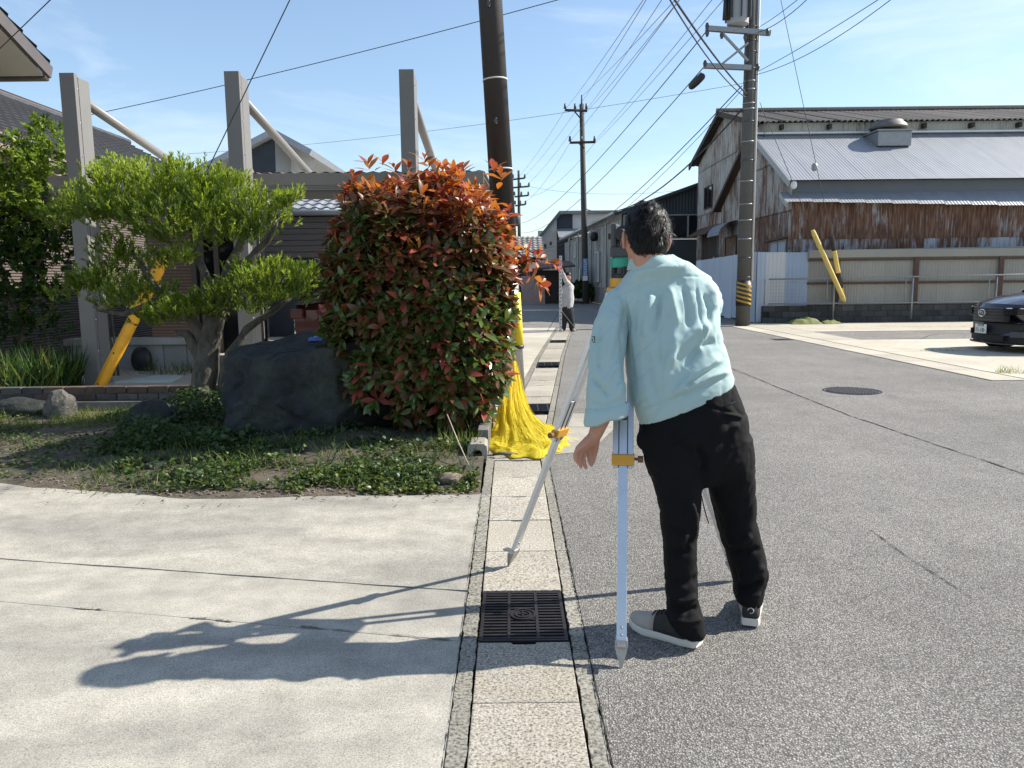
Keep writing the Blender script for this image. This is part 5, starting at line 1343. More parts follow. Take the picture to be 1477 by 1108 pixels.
rock_grey = m_rock('grey_stone', (.075, .07, .065), (.17, .16, .14), 5)
rb = boulder('boulder', 'huge dark blue green boulder between the pruned tree and the hedge', (A(470, 570, 6.75).x, 6.72, .40), (.80, .56, .55), rock_dark, 5, 6)
boulder('stone', 'rounded pale grey stone catching sun at the left of the bed', (A(88, 600, 7.7).x, 7.7, .13), (.16, .15, .20), rock_grey, 11, 4)
boulder('stone', 'flat dark stone left of the sunlit grey stone', (A(35, 600, 7.9).x, 7.85, .10), (.34, .16, .13), rock_dark, 17, 4)
boulder('stone', 'dark grey stone in the shade in front of the pruned tree', (A(222, 620, 6.9).x, 6.9, .12), (.26, .22, .22), rock_dark, 23, 4)
boulder('stone', 'small brown stone at the front edge of the bed by the gutter', (A(650, 690, 5.05).x, 5.08, .04), (.09, .06, .055), m_rock('brown_stone', (.16, .12, .09), (.33, .27, .21), 8), 31, 3)
boulder('stone', 'small dark flat stone among the ground cover below the boulder', (A(228, 672, 5.5).x, 5.5, .03), (.14, .1, .06), rock_dark, 37, 3)
# gravel scattered along the bed front
gp = []; m = MB()
for k in range(260):
    x = random.uniform(-3.8, -.25); y = 4.86 + max(0, -x - 2.2)*.33 + random.gauss(.05, .05); s = random.uniform(.004, .015)
    m.ball((x, y, max(.0, soil_h(x, y)) + s*.4), (s, s*random.uniform(.6, 1), s*.6), 3)
gv = m.build('gravel', bpy.data.materials['brown_stone']); gv['kind'] = 'stuff'; gv['label'] = 'loose gravel along the front edge of the planting bed'
m = MB()
for k in range(1100):
    x = random.uniform(-5.6, -.25); y = (4.80 + max(0, -x-2.2)*.3 + random.gauss(0, .12)) if k < 120 else random.uniform(4.95, 7.6); a = random.uniform(0, 3.1); s = random.uniform(.007, .022)
    z = max(.003, soil_h(x, y)) + .004; c = Vector((x, y, z)); u_ = Vector((math.cos(a), math.sin(a), .1)) * s; w_ = Vector((-math.sin(a), math.cos(a), .15)) * s * .35
    m.add([c - u_, c + w_, c + u_, c - w_ + Vector((0, 0, .004))], [(0, 1, 2), (0, 2, 3)])
lt = m.build('leaf_litter', simple('dry_leaf', (.15, .105, .06), .8, .3, 9)); lt['kind'] = 'stuff'; lt['label'] = 'dry fallen leaves along the front edge of the bed'
# hollow concrete block, low border blocks, stick, blue case
hb = thing('hollow_block', 'weathered hollow concrete block lying at the bed corner by the yellow net', 'concrete block', (A(689, 657, 5.75).x, 5.8, .02))
hx0 = A(689, 657, 5.75).x; m = MB(); n = 20
outer = []; inner = []
for k in range(n):
    a = 2*math.pi*k/n; ca, sa = math.cos(a), math.sin(a); e_ = max(abs(ca), abs(sa))
    outer.append((.075*ca/e_**.8, .065*sa/e_**.8)); inner.append((.036*ca, .030*sa - .012))
L_ = [[Vector((hx0 + x, yy_, .085 + z)) for x, z in prof_] for yy_, prof_ in ((5.70, inner), (5.70, outer), (5.95, outer), (5.95, inner))]
m.loft([[Vector((p.x, 5.86, p.z)) for p in L_[0]], L_[0], L_[1], L_[2]], True)
m.build('block', m_concrete('block_pale', (.33, .31, .27), .4, 0, .3), hb, smooth='auto')
bb = thing('border_blocks', 'row of small grey blocks edging the bed between hedge and pole', 'edging', (-.23, 6.4, 0))
for k in range(6):
    y = 6.05 + k*.24; MB().box((-.235 + .004*k, y + .11, .09), (.085, .222, .2)).build('block', old_conc, bb, bevel=.006)
stk = MB().tube([A(676, 671, 5.35), A(660, 635, 5.6), A(645, 598, 5.85)], [.005, .0045, .004], 6).build('cane', simple('cane', (.42, .36, .28), .7), smooth=True)
tag(stk, 'thin pale cane leaning out of the ground cover into the hedge', 'stick')
bcp = A(462, 489, 6.6); bcs = thing('blue_case', 'small blue plastic case lying on top of the dark boulder', 'case', (bcp.x, 6.6, bcp.z))
MB().box(bcp + Vector((0, 0, 0)), (.19, .12, .03), rz=.15).build('case', blue_plastic, bcs, bevel=.006)
MB().box(bcp + Vector((.02, -.01, .02)), (.14, .07, .012), rz=.3).build('lid', simple('blue_pale', (.16, .30, .62), .4), bcs, bevel=.004)

# =================================================================== YELLOW NET
NB_ = thing('yellow_net', 'yellow mesh net hung from the pole and bunched on the gutter', 'net', (.1, 6.5, 0))
net_m = NT('net_yellow'); _c = net_m.coord(); _cz = net_m.coord((1, 1, .25))
_w = net_m.noise(_cz, 60, 3, .6, .6); _v = net_m.noise(_c, 420, 2)
net_m.base(net_m.mix(net_m.ramp(_w, [(.35, 0), (.65, 1)]), (.86, .66, .012), (1.0, .86, .06))); net_m.rough(.6); net_m.bump(net_m.math('ADD', _w, net_m.math('MULTIPLY', _v, .5)), .9, .01)
_t = net_m.n.new('ShaderNodeBsdfTranslucent'); _t.inputs[0].default_value = (.9, .72, .03, 1)
_ms = net_m.n.new('ShaderNodeMixShader'); _ms.inputs[0].default_value = .5
net_m.l.new(net_m.b.outputs[0], _ms.inputs[1]); net_m.l.new(_t.outputs[0], _ms.inputs[2]); net_m.l.new(_ms.outputs[0], net_m.out.inputs[0]); net_m = net_m.done()
# silhouette of the heap: rows of (v, u_left, u_right, Y, depth)
rows = [(513, 738, 743, 7.62, .02), (525, 735, 745, 7.55, .05), (545, 729, 750, 7.35, .09), (565, 724, 754, 7.1, .14), (585, 720, 760, 6.85, .2), (603, 717, 769, 6.65, .26), (618, 715, 785, 6.5, .34), (630, 710, 803, 6.40, .44), (641, 704, 814, 6.32, .54), (652, 701, 818, 6.2, .68), (660, 701, 818, 6.12, .78)]
rings = []
K = 72
R2 = []
for i in range(len(rows) - 1):
    for k in range(5):
        f = k / 5; R2.append([rows[i][j] + (rows[i+1][j] - rows[i][j]) * f for j in range(5)])
R2.append(list(rows[-1]))
for i, (v, u0, u1, Y, dp) in enumerate(R2):
    a_, b_ = A(u0, v, Y), A(u1, v, Y); c = (a_ + b_) / 2; hw = (b_.x - a_.x) / 2
    fz = i / len(R2); z = max(.035, c.z); ring = []
    for k in range(K):
        t = 2*math.pi*k/K
        fold = 1 + (.03 + .04*fz) * math.sin(13*t + 3*mnoise.noise((t, fz*2, 0))) + .10*fz * mnoise.noise((3*math.cos(t), 3*math.sin(t), fz*7)) + .05*mnoise.noise((9*math.cos(t), 9*math.sin(t), fz*14))
        zz = z + .05 * fz * mnoise.noise((math.cos(t)*3, math.sin(t)*3, fz*9 + 4)) * (z > .02)
        ring.append(Vector((c.x + hw*fold*math.cos(t), Y + dp*.5 + dp*fold*math.sin(t)*.8, max(.008, zz))))
    rings.append(ring)
lastc = sum(rings[-1], Vector()) / K
for k_, zz_ in ((1.05, .014), (1.10, .005)):
    rings.append([Vector((lastc.x + (p.x - lastc.x)*k_, lastc.y + (p.y - lastc.y)*k_, zz_ + .006*max(0, mnoise.noise(p*14)))) for p in rings[-1 if k_ < 1.06 else -2]])
MB().loft(rings[::-1], True).build('net_sheet', net_m, NB_, smooth=True)
m = MB()
for k in range(110):
    t = random.uniform(math.pi*.95, math.pi*2.05); i0 = random.randrange(0, len(rings) - 12); ln = random.randint(8, 22); pts = []
    dr = random.uniform(-.02, .02)
    for i in range(i0, min(len(rings) - 1, i0 + ln), 2):
        kk = int(((t + dr*(i-i0)) / (2*math.pi)) * K) % K; p = rings[i][kk]; c = sum(rings[i], Vector()) / K
        pts.append(p + (p - c).normalized() * random.uniform(.004, .014))
    if len(pts) > 2: m.tube(pts, .0013, 3, cap=False)
for k in range(70):     # loose loops on the heap
    i = random.randrange(int(len(rings)*.62), len(rings) - 3); kk = int(random.uniform(.48, 1.03) * K); p = rings[i][kk % K]; pts = []
    a = random.uniform(0, 6.3); st_ = random.uniform(.03, .06)
    for j in range(7):
        pts.append(p + Vector((math.cos(a)*st_*j - st_*3, random.uniform(-.012, .004) - .012, max(0, math.sin(j/6*math.pi))*.03 + math.sin(a)*.01*j)))
    pts = [Vector((q_.x, q_.y, max(.01, q_.z))) for q_ in pts]; m.tube(pts, .0013, 3, cap=False)
m.build('net_threads', simple('net_thread', (.80, .64, .03), .5, .15, 30), NB_)['kind'] = 'stuff'
m = MB(); p0 = A(722, 659, 5.9)
m.tube([p0 + Vector((x, y, z)) for x, y, z in ((-.05, 0, .02), (0, -.03, .035), (.06, -.02, .03), (.1, .01, .02), (.14, .0, .015))], .012, 8)
m.build('weight_rope', simple('rope_grey', (.10, .095, .07), .8, .3, 40), NB_, smooth=True)
# olive tarp heaps by the wall
for (u0, u1, vt, Y, lab) in ((1138, 1184, 456, 22.7, 'olive green net heap at the foot of the dark block wall'), (1184, 1212, 461, 22.7, 'smaller flat green net heap right of the larger one')):
    a_, b_ = A(u0, 466, Y), A(u1, 466, Y); h = A((u0+u1)/2, vt, Y).z - .016; m = MB(); nx = 22; ny = 10; vs = []
    for j in range(ny):
        for i in range(nx):
            fx, fy = i/(nx-1), j/(ny-1); e_ = max(0, math.sin(math.pi*fx))**.6 * max(0, math.sin(math.pi*fy))**.6
            vs.append((a_.x + (b_.x-a_.x)*fx, Y - .25 + .6*fy, .017 + h*e_*(.8 + .5*mnoise.noise((fx*5 + u0, fy*4, 0)))))
    m.add(vs, [(j*nx+i, j*nx+i+1, (j+1)*nx+i+1, (j+1)*nx+i) for j in range(ny-1) for i in range(nx-1)])
    o = m.build('net_heap', simple('olive_net', (.15, .17, .05), .8, .25, 12, .6, 60), smooth=True, org=(a_.x, Y, .016)); tag(o, lab, 'net')

# =================================================================== PEOPLE
skin = NT('skin'); _c = skin.coord(); skin.base(skin.mix(skin.noise(_c, 25, 4), (.42, .20, .13), (.56, .30, .21))); skin.rough(.5)
skin.bump(skin.noise(_c, 300, 3), .15, .001); skin.b.inputs['Subsurface Weight'].default_value = .08; skin.b.inputs['Subsurface Radius'].default_value = (.01, .004, .002); skin = skin.done(Specular_IOR_Level=.35)
shirt_m = m_cloth('shirt_aqua', (.36, .485, .48), 900, .05, .8)
trouser_m = m_cloth('trouser_black', (.0045, .0045, .0055), 700, .2, .85)
hair_m = simple('hair_black', (.007, .0055, .005), .5, .3, 40, 0, spec=.28)
grey_shirt = m_cloth('shirt_grey', (.42, .42, .41)); grey_trouser = m_cloth('trouser_charcoal', (.03, .032, .036))
shoe_white = simple('shoe_sole_white', (.60, .58, .53), .7, .08, 12); shoe_toe = simple('shoe_toe_beige', (.38, .35, .30), .8, .1, 25, .3, 300); shoe_dark = simple('shoe_dark', (.028, .026, .025), .8, .2, 25, .3, 300)

def erow(uL, vL, uR, vR, Y, dep, n=32, e=2.4, yaw=0):
    a, b = A(uL, vL, Y - yaw), A(uR, vR, Y + yaw); c = (a + b) / 2; X = (b - a) / 2; D = Vector((0, dep, 0)); r = []
    for k in range(n):
        t = 2*math.pi*k/n; ct, s_ = math.cos(t), math.sin(t)
        f = 1 / (abs(ct)**e + abs(s_)**e) ** (1/e)
        r.append(c + X*ct*f + D*s_*f)
    return r
def folds(o, F_, back=True, noise_amp=.004, nscale=9, stretch=(1, 1, .5), seed=0, fine=.0012, crease=.0045):
    """push creases into a cloth surface; F_: list of (points (u,v)..., width px, height m)"""
    co, no = get_co(o); W = co + np.array(wloc(o)); u, v = PX(W)
    view = np.array([0, 0, CAM_H]) - W; fac = np.einsum('ij,ij->i', no, norm(view)); fac = np.clip(fac * 1.6, 0, 1)
    rg = lambda sc, off, st: (1 - np.abs(nz(W, sc, off, st)) * 2.2).clip(0, 1) ** 3
    Wr = W.copy(); W0 = W
    disp = noise_amp * nz(W, nscale, (seed, 0, 0), stretch) + fine * nz(W, 45, (seed, 5, 0))
    a_ = .7; Rm = np.array([[math.cos(a_), 0, math.sin(a_)], [0, 1, 0], [-math.sin(a_), 0, math.cos(a_)]])
    W = W0 @ Rm; disp -= crease * rg(14, (seed, 2, 0), (1, .7, .26))
    W = W0 + .05 * np.column_stack([nz(W0, 5, (seed, 1, 1)), nz(W0, 5, (seed, 4, 2)), nz(W0, 5, (seed, 6, 3))]); disp -= crease * .7 * rg(9, (seed, 7, 0), (1, .7, .22))
    for pts, w, h in F_:
        best = np.full(len(u), 1e9); tt = np.zeros(len(u)); n = len(pts) - 1
        for i in range(n):
            ax_, ay = pts[i]; bx, by = pts[i+1]; L2_ = (bx-ax_)**2 + (by-ay)**2
            t = np.clip(((u-ax_)*(bx-ax_) + (v-ay)*(by-ay)) / L2_, 0, 1)
            dd = np.hypot(u - (ax_ + t*(bx-ax_)), v - (ay + t*(by-ay)))
            m_ = dd < best; best = np.where(m_, dd, best); tt = np.where(m_, (i + t)/n, tt)
        taper = np.clip(np.minimum(tt, 1-tt) * 6, .15, 1)
        disp += fac * h * np.exp(-(best / w) ** 2) * taper
    set_co(o, co + no * disp[:, None])

MAN = thing('person', 'man in pale aqua work shirt and black trousers bending to the surveying instrument', 'person', (.72, 2.82, 0))
Hc = A(931, 343, 3.0)
Hrot = Matrix.Rotation(R_(6), 3, 'Z') @ Matrix.Rotation(R_(-14), 3, 'X') @ Matrix.Rotation(R_(4), 3, 'Y')    # local +Y is the face
hp = lambda x, y, z: Hc + Hrot @ Vector((x, y, z))
b = MB()
b.ball(Hc, (.079, .095, .110), 14, M=Hrot)
b.ball(hp(0, .03, -.065), (.058, .068, .06), 10, M=Hrot)                   # jaw
b.ball(hp(0, .012, .01), (.078, .088, .09), 10, M=Hrot)
b.chain([hp(0, .092, .02), hp(0, .112, -.022)], [.010, .016], 8)            # nose
b.chain([hp(-.025, .088, .034), hp(.025, .088, .034)], [.014, .014], 8)     # brow
b.chain([hp(-.02, .086, -.055), hp(.02, .086, -.055)], [.011, .011], 8)     # mouth
b.chain([hp(-.012, .084, -.092), hp(.012, .084, -.092)], [.018, .018], 8)   # chin
for s in (-1, 1):
    Me = Hrot @ Matrix.Rotation(R_(18*s), 3, 'Z')
    b.ball(hp(.086*s, -.008, -.012), (.009, .021, .034), 10, M=Me); b.ball(hp(.084*s, -.002, -.038), (.008, .012, .014), 8, M=Me)
    b.chain([hp(.074*s, .01, -.02), hp(.085*s, -.005, -.015)], [.018, .012], 8)
nb_ = A(943, 398, 3.06)
b.chain([hp(0, -.02, -.06), hp(.004, -.032, -.11), nb_, A(955, 432, 3.03)], [.060, .053, .055, .075], 16)
# trunk and limbs below the clothes
b.chain([A(955, 425, 3.02), A(968, 500, 2.96), A(985, 570, 2.9), A(1003, 620, 2.9)], [.10, .11, .11, .11], 16)
b.chain([A(900, 442, 3.0), A(1000, 426, 3.02)], [.05, .05], 12)
b.chain([A(890, 440, 3.0), A(873, 505, 2.93), A(871, 565, 2.86), A(869, 600, 2.84), A(859, 626, 2.83)], [.05, .045, .042, .036, .027], 14)
b.chain([A(972, 640, 2.88), A(980, 745, 2.83), A(988, 880, 2.76)], [.085, .055, .04], 14)
b.chain([A(1046, 640, 2.92), A(1060, 745, 2.95), A(1080, 868, 2.95)], [.085, .055, .04], 14)
# left hand hanging, back of the hand to the left
W_ = A(859, 626, 2.83)
def hand(Wr, kn, tips, thumb, rf=.0097):
    m_ = sum((Vector(k) for k in kn), Vector()) / 4
    for k in kn: b.chain([Wr, Wr.lerp(k, .5), k], [.020, .017, .0125], 10)
    b.chain([Wr, Wr.lerp(m_, .55)], [.024, .022], 10)
    for i, (k, t) in enumerate(zip(kn, tips)):
        mid, tip = t; r = rf * (1, 1.04, 1, .86)[i]
        b.chain([k, mid[0], mid[1], tip], [r*1.25, r*1.1, r, r*.85], 10)
    b.chain([Wr.lerp(thumb[0], .35), thumb[0], thumb[1], thumb[2]], [.019, .015, .0115, .0095], 10)
kn = [A(849, 647, 2.875), A(843, 649, 2.852), A(838, 649, 2.828), A(834, 647, 2.806)]
tips = [((A(849, 657, 2.885), A(850.5, 665, 2.882)), A(853, 671, 2.876)), ((A(841, 660, 2.86), A(842, 668, 2.856)), A(845, 674.5, 2.85)), ((A(834.5, 660, 2.832), A(835, 667, 2.83)), A(838, 673, 2.826)), ((A(829.5, 656, 2.806), A(830, 662, 2.804)), A(832.5, 667, 2.80))]
hand(W_, kn, tips, (A(859, 643, 2.872), A(857.5, 655, 2.885), A(855.5, 666, 2.885)))
# right arm raised to the instrument, hand on its side
AP = A(901, 405, 3.2)                      # tripod head centre
RW = Vector((AP.x + .115, AP.y + .10, AP.z + .10))
b.chain([A(1010, 428, 3.02), A(1014, 446, 3.22), RW], [.045, .036, .027], 14)
kr = [RW + Vector((-.055, .005 + .02*i, .045 - .014*i)) for i in range(4)]
tr_ = [((k + Vector((-.015, -.02, .022)), k + Vector((-.022, -.045, .024))), k + Vector((-.022, -.062, .018))) for k in kr]
hand(RW, kr, tr_, (RW + Vector((-.03, -.035, -.005)), RW + Vector((-.055, -.055, .0)), RW + Vector((-.075, -.07, .005))))
body = b.build('body', skin, MAN)
voxelise(body, .0048, 5, .5)
# eyes
for s in (-1, 1):
    MB().ball(hp(.031*s, .084, .012), .0125, 8).build('eye', white_paint, MAN, smooth=True)

# hair: a cap that hugs the skull plus locks
def hair_edge(ph):          # lowest latitude (radians) for each azimuth; ph=pi/2 is the face
    fr_ = math.sin(ph)
    return -1.22 if fr_ < -.62 else (-1.22 + (fr_ + .62) / .40 * 1.10 if fr_ < -.22 else -.12 + (fr_ + .22) * .75)
m = MB(); nA, nL = 64, 26; vs = []
for j in range(nL + 1):
    for i in range(nA):
        ph = 2*math.pi*i/nA; lo = hair_edge(ph); th = lo + (math.pi/2 - lo) * (j/nL); f = j / nL
        thick = min(1, f * 2.2) ** .8; side = abs(math.cos(ph))
        d_ = Vector((math.cos(th)*math.cos(ph), math.cos(th)*math.sin(ph), math.sin(th)))
        r = Vector((.078 + .017*thick, .096 + .016*thick, .110 + .024*thick))
        k = 1 + thick * (.07*mnoise.noise(d_*5.5) + .045*mnoise.noise(d_*13) + .02*mnoise.noise(d_*30))
        vs.append(hp(d_.x*r.x*k, d_.y*r.y*k - .004, d_.z*r.z*k + .004))
m.add(vs, [(j*nA+i, j*nA+(i+1) % nA, (j+1)*nA+(i+1) % nA, (j+1)*nA+i) for j in range(nL) for i in range(nA)])
hair = m.build('hair', hair_m, MAN, smooth=True)
m = MB()
for k in range(5200):
    ph = random.uniform(0, 2*math.pi); lo = hair_edge(ph); th = math.asin(random.uniform(math.sin(lo + .04), 1)); 
    d_ = Vector((math.cos(th)*math.cos(ph), math.cos(th)*math.sin(ph), math.sin(th)))
    f = min(1, max(0, th - lo) * .95)
    r0 = Vector((.078 + .013*f, .096 + .013*f, .110 + .020*f)); p0 = Vector((d_.x*r0.x, d_.y*r0.y - .004, d_.z*r0.z + .004))
    crown = Vector((.01, -.05, .12)); fl = (p0 - crown); fl = (fl - d_*fl.dot(d_)); fl = fl.normalized() if fl.length > 1e-5 else Vector((0, -1, 0))
    w_ = mnoise.noise_vector(d_*4.0); fl = (fl + Vector((w_.x, w_.y, w_.z))*1.1 + Vector((0, 0, -.25))).normalized()
    L_ = random.uniform(.018, .038) * (.22 + .78*f); lift = random.uniform(.08, .45) * (.25 + .75*f)
    pts = [p0 + fl*L_*t + d_*(L_*lift*math.sin(t*2.2)) for t in (0, .35, .7, 1)]
    s_ = fl.cross(d_).normalized() * random.uniform(.0006, .0014)
    P_ = [Vector(hp(*q_)) for q_ in pts]; S_ = Hrot @ s_
    m.add([P_[0]-S_, P_[0]+S_, P_[1]-S_, P_[1]+S_, P_[2]-S_*.7, P_[2]+S_*.7, P_[3]], [(0,1,3,2), (2,3,5,4), (4,5,6)])
m.build('hair_locks', hair_m, hair, smooth=True)['kind'] = 'stuff'

# shirt
m = MB()
T = [(922, 613, 1057, 555, 2.90, .122), (918, 598, 1058, 545, 2.905, .128), (908, 570, 1053, 527, 2.92, .132), (904, 540, 1045, 500, 2.94, .132), (901, 505, 1038, 470, 2.96, .134), (895, 470, 1036, 442, 2.985, .134), (884, 443, 1034, 418, 3.0, .13), (883, 424, 1024, 400, 3.01, .112), (895, 407, 1009, 390, 3.01, .110), (905, 394, 994, 379, 3.0, .114), (908, 388, 986, 375, 3.005, .108), (912, 382, 977, 372, 3.015, .094), (913, 375, 970, 366, 3.02, .088)]
m.loft([erow(*t) for t in T])
m.chain([A(1008, 424, 3.02), A(1014, 438, 3.10), A(1016, 446, 3.24)], [.075, .080, .072], 20)
m.chain([A(893, 436, 3.0), A(886, 455, 2.98)], [.062, .066], 20)
m.chain([A(1020, 446, 3.26), Vector((AP.x + .24, AP.y + .12, AP.z + .0))], [.066, .05], 16)
sh = m.build('shirt', shirt_m, MAN); voxelise(sh, .005, 8, .5)
FO = [
    # yoke seam, back pleat seams, hem band (grooves)
    ([(880, 428), (930, 409), (985, 398), (1022, 400)], 1.8, -.0035),
    ([(1003, 404), (1008, 440), (1012, 475), (1018, 498)], 2.0, -.005), ([(899, 424), (905, 470), (909, 520)], 2.5, -.006),
    ([(908, 596), (960, 578), (1010, 560), (1055, 541)], 2.0, -.006),
    ([(946, 404), (952, 470), (958, 540)], 4, -.003),
    # big folds lit from the right
    ([(1045, 512), (1018, 530), (990, 552), (968, 575)], 7, .013), ([(1054, 535), (1022, 545), (992, 562)], 5, .012), ([(1046, 522), (1010, 541), (985, 560)], 3.5, -.010),
    ([(1030, 470), (1000, 478), (975, 500), (962, 535)], 10, .013), ([(1036, 490), (1010, 500), (985, 530)], 6, -.010),
    ([(940, 418), (936, 440), (932, 470), (930, 490)], 6, .008), ([(955, 415), (950, 450), (942, 485)], 4, -.008), ([(925, 425), (915, 450), (913, 480)], 5, -.006),
    ([(965, 412), (972, 440), (978, 470)], 6, .007), ([(985, 408), (992, 440), (995, 480)], 5, -.007),
    ([(905, 440), (900, 480), (903, 520), (912, 560)], 7, -.008),
    ([(975, 470), (968, 520), (955, 560)], 9, .006), ([(930, 500), (938, 550), (948, 585)], 8, -.005),
    ([(1020, 405), (1030, 425), (1032, 450)], 5, .007), ([(1014, 420), (1024, 445), (1022, 475)], 3.5, -.007), ([(1025, 455), (1015, 490), (1008, 505)], 4, .006),
    # sleeve
    ([(893, 445), (882, 490), (876, 530)], 6, .007), ([(868, 455), (864, 500), (862, 540)], 5, -.006), ([(895, 520), (880, 540), (868, 560)], 5, .007), ([(850, 540), (866, 556), (880, 575)], 4, -.006), ([(897, 545), (890, 575)], 4, .006),
    ([(848, 576), (872, 584), (901, 576)], 2.0, -.005)]
FO = [(p_, w_ * .9, h_ * 1.7 if w_ > 2.1 else h_) for p_, w_, h_ in FO]
folds(sh, FO, noise_amp=.006, nscale=7, stretch=(1, 1, .45), seed=2, fine=.0012, crease=.0042)
m = MB()
m.chain([A(890, 440, 2.985), A(881, 470, 2.945), A(875, 515, 2.90), A(874, 562, 2.86)], [.058, .068, .070, .070], 20)
m.loft([erow(846, 556, 903, 552, 2.865, .07), erow(845, 580, 903, 576, 2.85, .07), erow(846, 600, 902, 594, 2.84, .068)])
slv = m.build('sleeve', shirt_m, sh); voxelise(slv, .005, 8, .5)
folds(slv, FO, noise_amp=.007, nscale=8, stretch=(1, 1, .6), seed=6, fine=.0012, crease=.0045)
# collar stand with turned down leaf, rolled cuff and a small stitched mark
m = MB()
def arc(cu, cv, Y, hw, dep, n, t0, t1, tilt=0): 
    a_, b_ = A(cu - hw, cv + tilt, Y), A(cu + hw, cv - tilt, Y); c = (a_ + b_) / 2; X = (b_ - a_) / 2
    return [c + X*math.cos(t0 + (t1-t0)*k/n) + Vector((0, dep*math.sin(t0 + (t1-t0)*k/n), 0)) for k in range(n + 1)]
nn_ = 36; t0, t1 = math.pi*.93, math.pi*2.07
top_ = arc(940, 369, 3.015, 28, .092, nn_, t0, t1, -2); out = arc(940, 371, 3.01, 30, .099, nn_, t0, t1, -2); bot = arc(942, 387, 3.007, 36, .112, nn_, t0, t1, 2); inn = arc(942, 386, 3.02, 27, .086, nn_, t0, t1, 2)
m.loft([inn, top_, out, bot, [p + Vector((0, .006, -.002)) for p in bot]], cap=False, closed=False)
co_ = m.build('collar', shirt_m, sh, smooth=True)
sol = co_.modifiers.new('s', 'SOLIDIFY'); sol.thickness = .0035
m = MB(); R4 = []
cu = [(843, 612, 906, 596, 2.838, .083), (842, 608, 908, 593, 2.838, .087), (844, 590, 906, 580, 2.848, .083), (847, 587, 903, 578, 2.85, .074)]
R4 = [erow(*t, n=48) for t in cu]
for r in R4:
    for k, p in enumerate(r):
        r[k] = p + Vector((0, 0, .012*mnoise.noise(p*16))) + Vector((p.x - .33, p.y - 2.84, 0)) * .12 * mnoise.noise(p*14 + Vector((3, 0, 0)))
R4 = [erow(850, 606, 900, 592, 2.838, .068, n=48)] + R4
m.loft(R4, cap=False); m.build('rolled_cuff', shirt_m, sh, smooth=True)
m = MB()
for dx, dz, w, h in ((0, .008, .012, .003), (.004, 0, .003, .018), (-.004, -.003, .003, .010), (.002, -.012, .010, .003)):
    c = A(856, 489, 2.862) + Vector((dx, 0, dz)); m.box(c, (w, .004, h))
m.build('stitched_mark', black_plastic, sh)

# trousers
m = MB()
m.loft([erow(*t) for t in ((930, 590, 1058, 552, 2.90, .112), (924, 610, 1066, 572, 2.90, .122), (921, 632, 1077, 600, 2.895, .132), (925, 655, 1083, 632, 2.89, .138), (930, 672, 1085, 655, 2.89, .130), (937, 690, 1084, 678, 2.89, .105), (952, 704, 1076, 694, 2.89, .06))])
m.loft([erow(*t) for t in ((932, 635, 1010, 630, 2.885, .122), (936, 672, 1013, 668, 2.875, .118), (943, 705, 1011, 703, 2.855, .103), (952, 745, 1008, 745, 2.83, .086), (956, 785, 1005, 785, 2.81, .078), (959, 825, 1005, 825, 2.79, .074), (962, 862, 1007, 862, 2.77, .074), (962, 888, 1014, 886, 2.76, .085), (968, 903, 1016, 908, 2.755, .084), (973, 910, 1010, 916, 2.755, .074))])
m.loft([erow(*t) for t in ((1006, 632, 1084, 628, 2.90, .122), (1013, 672, 1086, 668, 2.91, .118), (1021, 705, 1087, 703, 2.93, .103), (1030, 742, 1089, 742, 2.95, .088), (1039, 775, 1094, 773, 2.95, .084), (1050, 805, 1102, 800, 2.95, .082), (1056, 828, 1107, 826, 2.95, .082), (1058, 845, 1103, 845, 2.95, .078), (1057, 858, 1099, 860, 2.945, .076), (1061, 868, 1097, 870, 2.94, .066))])
m.ball(A(927, 634, 2.86), (.03, .04, .045), 8)
trs = m.build('trousers', trouser_m, MAN); voxelise(trs, .0055, 14, .5)
FT = [([(1062, 598), (1035, 590), (1012, 582)], 2, -.004), ([(1040, 596), (1060, 600), (1070, 604)], 3, .006), ([(1005, 640), (1018, 665), (1014, 690)], 5, -.010), ([(1018, 640), (1050, 618), (1068, 612)], 5, .006), ([(965, 620), (985, 640), (1005, 660)], 5, -.005),
    ([(1000, 760), (985, 780), (970, 790)], 5, .008), ([(1003, 775), (990, 795), (962, 805)], 5, -.008), ([(995, 720), (1003, 745), (1004, 780)], 4, .008), ([(960, 760), (980, 768), (1005, 766)], 4, -.006),
    ([(1085, 770), (1070, 782), (1045, 785)], 5, .008), ([(1098, 790), (1078, 798), (1050, 800)], 4, -.008), ([(1105, 815), (1085, 830), (1062, 836)], 5, .008), ([(1102, 838), (1082, 848), (1060, 850)], 4, -.010), ([(1100, 856), (1080, 862), (1058, 858)], 4, .008),
    ([(1008, 860), (985, 868), (962, 862)], 4, .008), ([(1012, 875), (990, 882), (964, 878)], 4, -.010), ([(1014, 892), (992, 898), (966, 894)], 4, .008), ([(1010, 830), (990, 842), (966, 840)], 5, -.006)]
FT = [(p_, w_, h_ * 1.8) for p_, w_, h_ in FT]
folds(trs, FT, noise_amp=.009, nscale=9, stretch=(1, 1, .7), seed=9, fine=.0015)
MB().tube([A(1046, 586, 2.79), A(1054, 583, 2.79), A(1062, 580, 2.795)], .004, 6).build('pocket_welt', black_plastic, trs)

